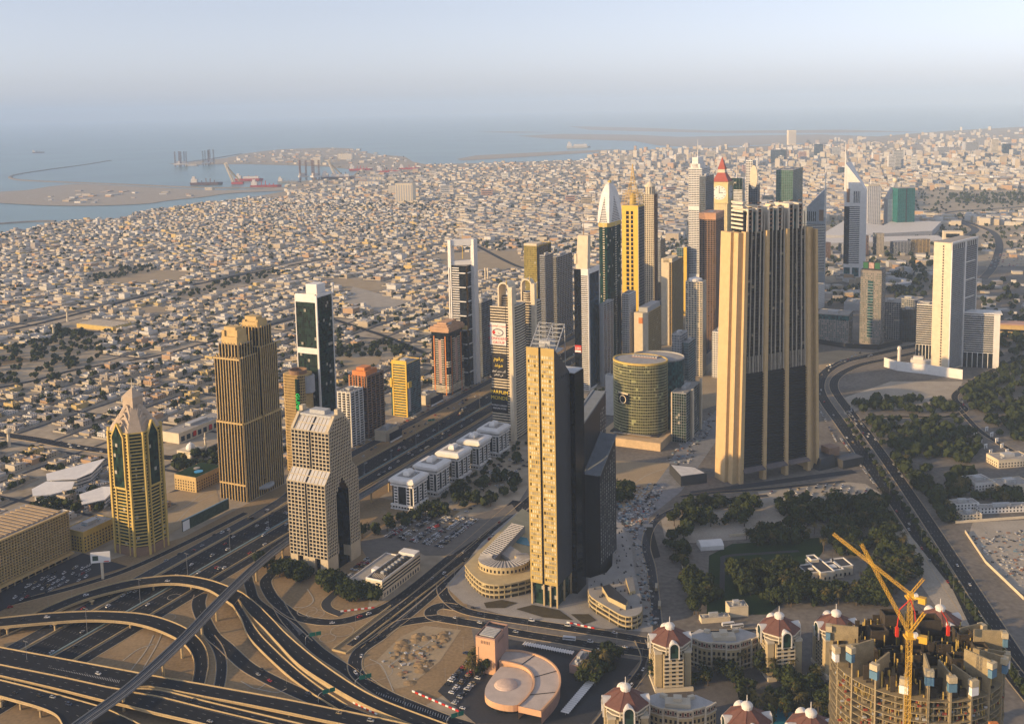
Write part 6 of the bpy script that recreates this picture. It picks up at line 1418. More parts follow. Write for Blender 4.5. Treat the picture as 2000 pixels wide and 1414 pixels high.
# ---------------------------------------------------------------- building site: round concrete tower with rising cores
def building_site():
    c=Vector((203,512,0));th=thing('unfinished_round_tower','unfinished round concrete tower with open floors, formwork boxes and rebar','building site',c,0,mark='the unfinished round tower')
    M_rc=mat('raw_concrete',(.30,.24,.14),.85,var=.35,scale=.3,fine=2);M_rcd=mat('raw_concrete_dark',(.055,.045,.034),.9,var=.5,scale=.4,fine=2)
    z_top=168.0;R1x,R1y=42.0,40.0;N=40;fh=3.6
    el=lambda k,t: (R1x*k*math.cos(t),R1y*k*math.sin(t))
    P=lambda k: [el(k,2*math.pi*i/N) for i in range(N)]
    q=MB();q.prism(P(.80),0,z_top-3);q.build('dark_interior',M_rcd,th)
    nfl=14
    q=MB()
    for i in range(nfl):
        z=z_top-2-i*fh;k=1.0+(.015 if i % 3 == 0 else 0);q.prism(P(k),z-.35,z,bottom=True)
    q.build('floor_slab',M_rc,th,'stuff');q=MB();q.prism(P(.97),0,z_top-2-nfl*fh,bottom=False);q.build('lower_wall',M_rc,th)
    col=MB()
    for j in range(44):
        t=2*math.pi*j/44;x,y=el(.96,t)
        for i in range(nfl): z=z_top-2-(i+1)*fh;col.box(x-.35,x+.35,y-.35,y+.35,z,z+fh-.35)
    col.build('column',M_rc,th,'stuff')
    r=random.Random(8);prop=MB();clut=MB()
    for _ in range(1300):
        t=r.uniform(math.pi,2*math.pi);x,y=el(r.uniform(.9,.995),t);i=r.randrange(nfl);z=z_top-2-(i+1)*fh
        if r.random() < .6: prop.box(x-.09,x+.09,y-.09,y+.09,z,z+fh-.35)
        else: s=r.uniform(.3,1.1);clut.box(x-s,x+s,y-.3,y+.3,z,z+r.uniform(.5,1.3),r.randrange(3))
    prop.build('formwork_prop',M_gold,th,'stuff');clut.build('site_clutter',[M_rc,M_plant,mat('rust_red',(.30,.06,.03),.8)],th,'stuff')
    # radial concrete walls carrying formwork boxes
    M_bl=mat('blue_formwork',(.10,.20,.29),.7);M_cr=mat('cream_formwork',(.48,.40,.26),.75)
    for j,t in enumerate([R(x) for x in (188,205,224,243,258,272,287,303,322,338,352,165,20)]):
        n=Vector((math.cos(t),math.sin(t),0));u=Vector((-n.y,n.x,0));x,y=el(.84,t);p=Vector((x,y,0));hh=9+3*((j*5) % 3)
        q=MB();q.obox(p+Vector((0,0,z_top-30+15+hh/2)),n*7,u*.45,(0,0,15+hh/2));q.build('radial_wall',M_rc,th)
        x,y=el(1.0,t);p=Vector((x,y,z_top-2+hh))+n*1.0
        q=MB();q.obox(p,n*1.5,u*2.0,(0,0,1.5));q.build('formwork_box',M_cr,th);q=MB();q.obox(p+n*.3-Vector((0,0,4.0)),n*1.1,u*2.0,(0,0,2.0));q.build('formwork_screen',M_bl if j % 3 else M_ltr_w,th)
    top=MB()
    for _ in range(620):
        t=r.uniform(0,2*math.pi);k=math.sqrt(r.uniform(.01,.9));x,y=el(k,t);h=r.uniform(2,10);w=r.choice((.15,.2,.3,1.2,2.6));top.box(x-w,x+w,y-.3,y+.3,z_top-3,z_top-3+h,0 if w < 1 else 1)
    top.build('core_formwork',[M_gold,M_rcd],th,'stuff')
    for (x,y,w,d,h) in ((-20,8,9,7,12),(6,12,12,8,15),(24,4,8,9,11),(-6,-10,7,6,8),(-30,-8,8,8,10),(12,-16,9,7,9),(-16,-24,8,6,9),(-8,22,10,8,13),(26,-12,7,7,12),(-2,4,6,6,13)):
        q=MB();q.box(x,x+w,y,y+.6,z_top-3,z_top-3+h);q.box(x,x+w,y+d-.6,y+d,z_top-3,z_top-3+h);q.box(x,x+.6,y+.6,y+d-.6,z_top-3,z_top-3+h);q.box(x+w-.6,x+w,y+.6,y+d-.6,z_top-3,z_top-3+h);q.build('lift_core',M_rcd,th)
    q=MB();q.box(-32,-20,-41.5,-39,z_top-18,z_top-15.5);q.box(20,24,-43,-40,z_top-15,z_top-12.4);q.build('orange_netting',M_orange,th)
    return c,z_top
sc_c,z_top=building_site()
def lattice_mast(q,a,b,w,n,mi=0,r=.16):
    a=Vector(a);b=Vector(b);d=b-a;ax=d.normalized();u=ax.orthogonal().normalized();v=ax.cross(u)
    if abs(ax.z) > .95: u,v=Vector((1,0,0)),Vector((0,1,0))
    C=[u*w+v*w,u*-w+v*w,u*-w+v*-w,u*w+v*-w]
    for c in C: q.tube(a+c,b+c,r,k=4,mi=mi)
    for i in range(n):
        p=a+d*(i/n);p2=a+d*((i+1)/n)
        for j in range(4): q.tube(p+C[j],p2+C[(j+1) % 4],r*.6,k=3,mi=mi);q.tube(p+C[j],p+C[(j+1) % 4],r*.6,k=3,mi=mi)
M_cry=mat('crane_yellow',(.62,.36,.04),.5,var=.15)
def crane(name,label,base,zc,tip,ctip,col_r=0):
    th=thing(name,label,'crane',(base.x,base.y,0),0);o=Vector((base.x,base.y,0))
    q=MB();lattice_mast(q,(0,0,60),(0,0,zc),1.05,int((zc-60)/2.4),r=.13);q.build('mast',M_cry,th)
    q=MB();q.box(-2.2,2.2,-2.2,2.2,zc,zc+1.0);q.box(-1.3,1.3,-1.5,1.5,zc+1,zc+3.2);q.build('slewing_unit',M_cry,th);q=MB();q.box(1.4,3.2,-2.4,-.4,zc+.8,zc+3.0);q.build('cab',M_whiteb,th)
    tip=tip-o;ctip=ctip-o;root=Vector((0,0,zc+2.2))
    q=MB();lattice_mast(q,root,tip,.62,int((tip-root).length/2.2),r=.10);q.build('jib',M_cry,th)
    q=MB();lattice_mast(q,root,ctip,.6,max(4,int((ctip-root).length/2.2)),r=.11);cb=q.build('back_mast',M_cry,th)
    q=MB();q.tube(ctip,tip,.09,k=4);q.tube(root.lerp(ctip,.7),tip.lerp(root,.35),.07,k=4);q.build('stay_cable',M_dark,th)
    back=Vector((ctip.x,ctip.y,zc+1.5));d=(back-Vector((0,0,zc+1.5)));q=MB();q.obox(Vector((0,0,zc+1.2))+d*.5,d*.5,Vector((-d.y,d.x,0)).normalized()*.9,(0,0,.5));q.obox(Vector((0,0,zc+.6))+d*.95,d.normalized()*1.8,Vector((-d.y,d.x,0)).normalized()*1.4,(0,0,1.6));q.build('counterweight_arm',M_cry,th)
    q=MB();q.tube(tip,tip-Vector((0,0,14)),.07,k=4);q.obox(tip-Vector((0,0,15)),(.4,0,0),(0,.4,0),(0,0,.8));q.build('hook_line',M_dark,th)
def on_ray(px,py,y): d=ray(px,py);t=y/d.y;return Vector((d.x*t,y,CAM_H+d.z*t))
p=on_ray(1776,1245,466);crane('tower_crane','near yellow tower crane rising in front of the unfinished round tower',p,p.z,on_ray(1682,1062,489),on_ray(1806,1196,463))
p=on_ray(1778,1168,522);crane('tower_crane','far yellow tower crane with long raised jib behind the unfinished round tower',p,p.z,on_ray(1627,1042,548),on_ray(1804,1130,518))
def boom(label,pts,m):
    th=thing('concrete_boom',label,'concrete pump',(pts[0].x,pts[0].y,pts[0].z),group='red concrete placing booms');o=pts[0];q=MB();q.box(-.7,.7,-.7,.7,-5,0);q.build('base',m,th)
    for a,b in zip(pts,pts[1:]): q=MB();q.tube(a-o,b-o,.3,.2,k=6);q.build('arm',m,th)
M_rb=mat('boom_red',(.60,.04,.02),.5)
boom('red concrete boom folded high beside the far crane',[on_ray(1752,1224,505),on_ray(1757,1190,505),on_ray(1778,1170,505),on_ray(1787,1195,505),on_ray(1788,1215,505)],M_rb)
boom('red concrete boom leaning near the far dome',[on_ray(1852,1222,500),on_ray(1848,1208,500),on_ray(1838,1192,500)],M_rb)
# ---------------------------------------------------------------- salmon tower with the curved low building
def salmon():
    A=G(930,1312);B=G(968,1320);th=thing('salmon_curved_complex','salmon blank stair tower joined to a low curved building with a shallow dome','building',B,ROAD_A+R(2),mark='the salmon curved complex')
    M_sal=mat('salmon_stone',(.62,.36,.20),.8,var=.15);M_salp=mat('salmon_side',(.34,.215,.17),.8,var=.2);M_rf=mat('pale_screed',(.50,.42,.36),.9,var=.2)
    a,b,h=17.0,26.0,30.0
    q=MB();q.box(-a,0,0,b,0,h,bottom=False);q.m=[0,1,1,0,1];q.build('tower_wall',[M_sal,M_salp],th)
    q=MB();q.box(-a,0,0,.5,h,h+1.3);q.box(-a,0,b-.5,b,h,h+1.3);q.box(-a,-a+.5,.5,b-.5,h,h+1.3);q.box(-.5,0,.5,b-.5,h,h+1.3);q.box(-a,0,b*.62,b*.68,h,h+1.3);q.build('parapet',M_salp,th);q=MB();q.box(-a+.5,-.5,.5,b-.5,h,h+.1);q.build('roof',G_dark,th)
    q=MB()
    for i in range(6): q.box(-a+2,-2,3+i*2.4,4.4+i*2.4,h+.1,h+1.4)
    q.build('roof_unit',M_plant,th);q=MB()
    for i in range(6): q.box(-a*.72+i*1.4,-a*.72+.5+i*1.4,-.15,.05,h-4.5,h-2);q.box(-.05,.15,6+i*2,6.5+i*2,h-4.5,h-2)
    q.build('slot_vent',M_dark,th,'stuff');q=MB();q.box(-a+2.2,-a+2.6,-.12,.02,3,h-8);q.build('drain_pipe',M_dark,th)
    # curved building outline in world, converted to the thing's frame
    inv=Matrix.Rotation(-th.rotation_euler.z,3,'Z');L=lambda px,py,z: inv @ (G(px,py,z)-Vector((B.x,B.y,0)))
    z1=11.0
    out=[L(*p,z1) for p in ((985,1270),(1020,1272),(1060,1284),(1086,1304),(1094,1330),(1085,1356),(1057,1388))];inn=[L(*p,z1) for p in ((975,1290),(1000,1295),(1025,1303),(1040,1318),(1042,1340),(1030,1360),(1012,1378))]
    out=smooth([Vector((p.x,p.y,0)) for p in out],5);inn=smooth([Vector((p.x,p.y,0)) for p in inn],5)
    q=MB()
    for i in range(len(out)-1):
        o0,o1,i0,i1=out[i],out[i+1],inn[i],inn[i+1]
        q.quad((o0.x,o0.y,0),(o1.x,o1.y,0),(o1.x,o1.y,z1),(o0.x,o0.y,z1),1);q.quad((i0.x,i0.y,0),(i0.x,i0.y,z1),(i1.x,i1.y,z1),(i1.x,i1.y,0),0);q.quad((o0.x,o0.y,z1-.4),(o1.x,o1.y,z1-.4),(i1.x,i1.y,z1-.4),(i0.x,i0.y,z1-.4),2)
    e=(out[-1],inn[-1]);q.quad((e[0].x,e[0].y,z1*.55),(e[1].x,e[1].y,z1*.55),(e[1].x,e[1].y,z1),(e[0].x,e[0].y,z1),0)
    q.build('curved_wing',[M_sal,M_salp,M_rf],th)
    for line,sg in ((out,1),(inn,-1)):
        rim=MB();n=normals(line);ribbon(rim,line,n,.7,-.7,z1+.8);ribbon_side(rim,line,n,.7,z1-1.2,z1+.8);ribbon_side(rim,line,n,-.7,z1-1.2,z1+.8);rim.build('roof_rim',M_sal,th)
    for k in (8,16,24):
        if k < len(out): q=MB();a_,b_=out[k],inn[k];d=(b_-a_)/2;q.obox(((a_.x+b_.x)/2,(a_.y+b_.y)/2,z1-.1),d,Vector((-d.y,d.x,0)).normalized()*.25,(0,0,.15));q.build('roof_joint',M_dark,th)
    z2=8.5;hall=smooth([Vector((p.x,p.y,0)) for p in [L(*p,z2) for p in ((978,1301),(960,1322),(948,1343),(950,1362),(975,1374),(1010,1376),(1030,1358),(1040,1335),(1036,1318),(1015,1304))]],4)
    q=MB();q.prism([(p.x,p.y) for p in hall],3.5,z2,mi=0,mt=1,bottom=True);q.build('hall_roof',[M_sal,M_rf],th);q=MB();c=sum(hall,Vector())/len(hall);q.prism([((p.x-c.x)*.9+c.x,(p.y-c.y)*.9+c.y) for p in hall],0,3.5);q.build('hall_glass',G_dark,th)
    dm=L(988,1337,z2);q=MB();q.lathe((dm.x,dm.y),[(9,z2),(8.8,z2+.5),(7,z2+1.4),(4,z2+2.1),(.2,z2+2.4)],24);q.build('shallow_dome',mat('dome_peach',(.62,.46,.36),.85),th)
salmon()
def box_building(name,label,px,w,d,h,rot,m,cat='building',roof=True,group=None,windows=0,mark=None):
    g=G(*px);th=thing(name,label,cat,g,rot,group=group,mark=mark);core(th,0,w,0,d,0,h,m,'wall',M_roofg)
    if roof: roofkit(th,0,w,0,d,h,m,.8)
    if windows:
        q=MB();F_=rect_faces(0,w,0,d)
        for k in 'SEW':
            o,u,nn,L=F_[k]
            for i in range(windows):
                for j in range(max(1,int(L/4))): q.face((o,u,nn),j*4+1.2,j*4+2.8,1.2+i*3.4,3+i*3.4,-.1,.12)
        q.build('window',G_dark,th,'stuff')
    return th
def shade_row(label,p0,p1,w,n):
    A,B=G(*p0),G(*p1);th=thing('shade_canopy',label,'canopy',A,0,group='ribbed white car shades');d=(B-A)/n;u=d.normalized();nn=Vector((u.y,-u.x,0))
    for i in range(n):
        q=MB();p=d*i;a,b,c,e=p-nn*w,p+nn*w,p+d*.94+nn*w,p+d*.94-nn*w;m0,m1=p+d*.47-nn*w,p+d*.47+nn*w
        Z=lambda v,z: (v.x,v.y,z);q.quad(Z(a,2.6),Z(b,2.9),Z(m1,3.6),Z(m0,3.3));q.quad(Z(m0,3.3),Z(m1,3.6),Z(c,2.9),Z(e,2.6));q.tube(Z(p+d*.47,0),Z(p+d*.47,3.2),.12,k=4);q.build('shade_sail',M_whiteb,th)
shade_row('ribbed white car shade behind the salmon complex',(1022,1262),(1120,1281),3,20);shade_row('ribbed white car shade right of the salmon complex',(1103,1398),(1160,1330),3.4,20)
box_building('pink_gatehouse','small flat pink block beside the salmon complex car shades',(1112,1314),9,26,7,ROAD_A,M_pink)
sheet('car_park',PX((855,1350),(955,1240),(1000,1250),(1250,1290),(1150,1414),(930,1414)),M_asph2)
# ---------------------------------------------------------------- park: white mansion, tent hall, walls
def mansion():
    th=thing('white_mansion','large white mansion with dark flat roofs and skylights among trees','mansion',G(1580,1140),R(12),mark='the white mansion');M_dr=mat('dark_flat_roof',(.05,.05,.055),.8)
    for (x0,x1,y0,y1,h,nm) in ((0,38,4,22,8,'main_wing'),(12,26,0,30,9.2,'centre_wing'),(36,50,8,26,8.4,'side_wing'),(14,22,22,32,12,'roof_lantern')):
        q=MB();q.box(x0,x1,y0,y1,0,h,bottom=False);q.build(nm,M_cream,th);q=MB();q.box(x0+.8,x1-.8,y0+.8,y1-.8,h,h+.15);q.build('roof',M_dr,th);q=MB();q.box(x0-.3,x1+.3,y0-.3,y0+.5,h,h+1);q.box(x0-.3,x1+.3,y1-.5,y1+.3,h,h+1);q.box(x0-.3,x0+.5,y0+.5,y1-.5,h,h+1);q.box(x1-.5,x1+.3,y0+.5,y1-.5,h,h+1);q.build('parapet',M_whiteb,th)
    q=MB();q.box(28,34,9,15,8,9.2);q.box(6,10,10,14,8,9);q.build('skylight',M_whiteb,th);q=MB()
    for i in range(10): q.box(2+i*4.6,3.6+i*4.6,3.8 if i not in (3,4,5) else -.2,4.2 if i not in (3,4,5) else .2,2,4.6)
    q.build('window',G_dark,th,'stuff')
    t2=thing('white_tent_hall','white vaulted tent hall in the park','tent',G(1369,1076),R(6));q=MB();N=10;w,d=24,16
    for i in range(N):
        z=lambda k: 4.5+3.2*math.sin(math.pi*k/N);y=lambda k: d*k/N;q.quad((0,y(i),z(i)),(w,y(i),z(i)),(w,y(i+1),z(i+1)),(0,y(i+1),z(i+1)))
    q.poly([(0,d*k/N,4.5+3.2*math.sin(math.pi*k/N)) for k in range(N,-1,-1)]+[(0,0,0),(0,d,0)]);q.poly([(w,d*k/N,4.5+3.2*math.sin(math.pi*k/N)) for k in range(N+1)]+[(w,d,0),(w,0,0)]);q.quad((0,0,0),(w,0,0),(w,0,4.5),(0,0,4.5));q.build('tent_cover',M_whiteb,t2)
    box_building('white_park_shed','small white flat shed by the park wall',(1342,1140),10,11,4,R(4),M_whiteb,'shed');box_building('tan_roadside_block','small tan flat block between the domed towers',(1425,1206),17,12,9,R(6),M_cream);box_building('long_tan_annex','long low tan annex between the domed towers',(1370,1218),26,8,4,R(6),M_cream)
    for i,(px,w,d,h,rot,lab) in enumerate((((1955,965),40,24,9,10,'cream flat-roofed villa at the right edge, middle of three'),((1905,960),26,26,9,12,'large white villa with white roof units near the right edge'),((1950,915),44,26,10,8,'cream villa at the right edge, upper of three'),((1862,998),30,14,7,6,'long white low house at the right edge'),((1880,1018),22,13,6,6,'pink roofed low house at the right edge'),((1915,1004),60,14,5,4,'row of low service buildings at the right edge'))):
        box_building('park_villa',lab,px,w,d,h,R(rot),M_cream if i % 2 == 0 else M_whiteb,'villa',windows=2,group='villas along the right edge')
    for k,(lab,pts) in enumerate((('tan boundary wall along the right edge',((1866,1022),(2010,1012))),('white fence wall along the boulevard at the right edge',((1885,1040),(1925,1100),(2000,1172))),('low wall around the park corner',((1331,1105),(1342,1138))),('white wall behind the park lawn',((1425,1048),(1560,1040))))):
        P=[G(*p) for p in pts];w=thing('boundary_wall',lab,'wall',P[0],group='walls round the park');q=MB();wall_line(q,[p-P[0] for p in P],3,.5);q.build('wall',M_cream,w)
mansion()
for i in range(5):
    for s in (0,1):
        g=G(1927+i*10+s*(-22),842+i*11+s*12);th=thing('gate_arch','small white gate arch, number of a double row beside the tree lined road','arch',g,R(30),group='double row of white gate arches');th['label']=f"white gate arch, {['first','second','third','fourth','fifth'][i]} from the trees in the {'left' if s else 'right'} row";q=MB();q.box(-2.6,-1.6,-.6,.6,0,5);q.box(1.6,2.6,-.6,.6,0,5);q.box(-2.8,2.8,-.7,.7,5,6);q.build('arch',M_whiteb,th)
for nm,pts,m in (('lawn',((1385,1085),(1430,1062),(1600,1050),(1610,1072),(1560,1150),(1500,1200),(1380,1200)),M_grass),('park_sand',((1290,1010),(1420,982),(1560,975),(1590,1010),(1560,1045),(1360,1060),(1300,1060)),M_dust),('sand_car_park',((1480,960),(1640,940),(1690,945),(1740,975),(1720,990),(1600,985),(1490,985)),M_dust),('sand_lot',((1590,690),(1640,684),(1715,690),(1640,712),(1596,735)),M_plot),('sand_lot',((1640,780),(1740,745),(1880,745),(1870,775),(1780,800),(1680,800),(1650,810)),M_dust),
                   ('dug_up_road',((1205,1010),(1268,960),(1330,870),(1400,800),(1400,860),(1330,960),(1268,1010),(1262,1100),(1290,1230),(1250,1230),(1230,1060)),mat('dusty_asphalt',(.22,.22,.22),.9,var=.4)),('sand_lot',((1200,900),(1310,905),(1270,960),(1215,1000),(1200,960)),M_plot),('sandy_plot',((735,1290),(780,1245),(830,1222),(900,1230),(860,1290),(800,1340),(770,1345)),M_plot),('podium_paving',((870,1145),(905,1105),(940,1060),(1010,1000),(1200,1010),(1255,1060),(1275,1235),(1150,1225),(990,1203),(905,1178)),M_pave),('car_park',((700,1060),(790,1002),(900,1015),(1000,985),(1010,1000),(880,1085),(830,1085),(800,1068),(720,1095)),mat('car_park_sand',(.17,.15,.125),.9,var=.3)),('sand_lot',((1320,760),(1400,700),(1405,790),(1370,800)),M_plot),
                   ('construction_yard',((1900,1020),(2010,1015),(2010,1170),(1960,1130),(1890,1050)),M_dust),('boulevard_verge',((1735,1000),(1790,1060),(1860,1150),(1900,1235),(1860,1230),(1790,1130),(1730,1020)),M_dust),('sandy_plot',((318,965),(420,945),(430,985),(330,1045)),M_plot)):
    z=nz();tri_sheet(nm,PX(*pts),m,z*.45)

# irrigation lines and tyre tracks drawn in the sand
tk=MB()
def track(pts,w=.5,closed=False):
    c=smooth(PX(*pts),6);n=normals(c);ribbon(tk,c,n,w/2,-w/2,.33)
def ring(px,py,r,w=.5): g=G(px,py);c=[g+Vector((r*math.cos(i*.3142),r*math.sin(i*.3142),0)) for i in range(21)];ribbon(tk,c,normals(c),w/2,-w/2,.33)
for px,py,r in ((600,1194,9),(616,1199,8),(668,1232,10),(640,1246,7),(340,1166,6),(330,1206,6),(735,1312,13)): ring(px,py,r)
for pts in (((600,1150),(612,1172),(598,1185),(575,1186)),((255,1310),(285,1270),(300,1240)),((280,1305),(305,1262),(318,1232)),((240,1290),(270,1268),(300,1258)),((470,1330),(500,1345),(520,1335)),((500,1345),(540,1352),(560,1345)),((722,1287),(745,1300),(760,1330),(768,1350)),((760,1300),(790,1280),(830,1260),(860,1235)),((330,1000),(360,990),(400,960)),((345,1020),(380,985),(420,965)),((1620,720),(1650,705),(1690,695)),((1665,785),(1730,765),(1800,760),(1860,765)),((1690,795),(1740,775),(1830,785)),((1900,1040),(1950,1060),(1990,1100)),((1920,1030),(1960,1075),(2000,1090)),((1350,1040),(1430,1020),(1500,1015),(1560,1030)),((1220,960),(1260,930),(1300,915)),((1330,770),(1370,740),(1395,712))): track(pts,.9)
for pts in (((70,394),(55,385),(110,376),(200,372),(330,374),(450,374)),((100,397),(90,386),(160,379),(260,378),(380,379)),((140,398),(180,390),(280,388),(330,385)),((220,398),(260,394),(330,388)),((480,303),(560,300),(660,303),(760,312)),((520,312),(620,310),(740,318))): track(pts,9)
o=tk.build('sand_track',mat('track_dust',(.40,.36,.29),.95));struct(o)
if o.data.polygons[0].normal.z < 0: o.data.flip_normals()

# trench, planting beds, rubble and dirt heaps round the podium and the sandy plot
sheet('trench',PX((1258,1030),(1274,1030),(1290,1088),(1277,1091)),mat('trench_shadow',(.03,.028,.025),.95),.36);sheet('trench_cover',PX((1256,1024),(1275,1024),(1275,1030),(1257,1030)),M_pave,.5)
for pts in (((1008,1190),(1040,1182),(1092,1192),(1120,1212),(1060,1206)),((1115,1200),(1150,1200),(1165,1212),(1140,1220)),((945,1178),(980,1172),(1010,1178),(985,1188),(950,1188))): sheet('planting_bed',PX(*pts),mat('bed_soil',(.07,.055,.025),.95,var=.5),.62)
r=random.Random(31);rb=MB()
RUB=[mat('rubble_pale',(.42,.40,.37),.9),M_dark,mat('rubble_blue',(.14,.22,.27),.7),mat('rubble_rust',(.24,.13,.08),.8),M_plant]
for poly,n in ((((1205,960),(1270,945),(1300,950),(1265,1010),(1240,1055),(1205,1010)),420),(((1300,900),(1390,800),(1395,830),(1330,930)),160),(((1235,1060),(1258,1060),(1285,1220),(1262,1225)),130),(((1890,1045),(2005,1030),(2005,1160),(1960,1125)),150),(((745,1290),(790,1250),(880,1235),(850,1290),(800,1335)),60)):
    k=0
    while k < n:
        px,py=r.uniform(min(p[0] for p in poly),max(p[0] for p in poly)),r.uniform(min(p[1] for p in poly),max(p[1] for p in poly))
        if inside(px,py,poly): g=G(px,py);t=r.uniform(0,3);u=Vector((math.cos(t),math.sin(t),0));s=r.uniform(.3,1.3);rb.obox((g.x,g.y,.5+s*.2),u*s*r.uniform(.6,2),Vector((-u.y,u.x,0))*s,(0,0,s*.4),r.choice((0,0,1,1,2,3,4)));k+=1
o=rb.build('site_rubble',RUB);o['kind']='stuff';o['label']='scattered site rubble and materials on dusty ground'
hp=MB()
for i in range(90):
    px,py=r.uniform(745,880),r.uniform(1228,1335)
    if not inside(px,py,((745,1290),(785,1250),(830,1228),(880,1235),(855,1285),(800,1335))): continue
    g=G(px,py);R_=r.uniform(2,6);h=R_*r.uniform(.22,.4);k=9;n=len(hp.v);ring_=[(g.x+R_*r.uniform(.7,1.2)*math.cos(6.283*j/k),g.y+R_*r.uniform(.7,1.2)*math.sin(6.283*j/k),.2) for j in range(k)];top=[(g.x+(p[0]-g.x)*.45,g.y+(p[1]-g.y)*.45,h*r.uniform(.6,.9)) for p in ring_];hp.v+=ring_+top+[(g.x,g.y,h)]
    for j in range(k): a,b=j,(j+1) % k;hp.f+=[(n+a,n+b,n+k+b,n+k+a),(n+k+a,n+k+b,n+2*k)];hp.m+=[0,0]
o=hp.build('dirt_heaps',M_sand);o['kind']='stuff';o['label']='low heaps of dug sand on the plot'
# ================================================================ left side buildings, signs, harbour
def honeycomb():
    th=thing('honeycomb_hotel','large hotel slab with honeycomb balcony screen at the left edge','hotel',ST(733,-872),ROAD_A,mark='the honeycomb hotel');h=ZT(ST(731,-872),1001);L=190.0;D=60.0
    core(th,-D,0,-L,0,6,h,G_dark,roof=M_roofg);q=MB();E=((0,-L),(0,1),(1,0));n=14;m=58
    for i in range(n+1): z=8+(h-8)*i/n;q.face(E,0,L,z-.5,z+.3,-.2,1.6)
    for j in range(m+1): u=L*j/m;q.face(E,max(0,u-.35),min(L,u+.35),8,h+1,-.2,2.0)
    q.build('honeycomb_screen',M_beige,th,'stuff');q=MB();q.face(E,-2,L+1,4.6,6.6,-1,5);q.face(E,-2,L+1,h,h+1.6,-.2,2.2);q.build('cornice',M_beige,th);q=MB()
    for j in range(24): q.box(2.5,3.5,-L+j*8,-L+1+j*8,0,4.6)
    q.build('column',M_conc,th,'stuff');q=MB();q.box(-D,-.5,-L,-1,0,6);q.build('ground_floor',G_black,th);q=MB()
    for j in range(30): q.box(-D+6,-6,-L+4+j*6.2,-L+7.4+j*6.2,h+.1,h+1.5)
    q.build('roof_strip',mat('wood_roof',(.42,.31,.19),.8),th,'stuff')
    b=MB();sheet('car_park',[ST(570,-872),ST(570,-835),ST(650,-836),ST(740,-800),ST(745,-868)],M_asph2)
honeycomb()
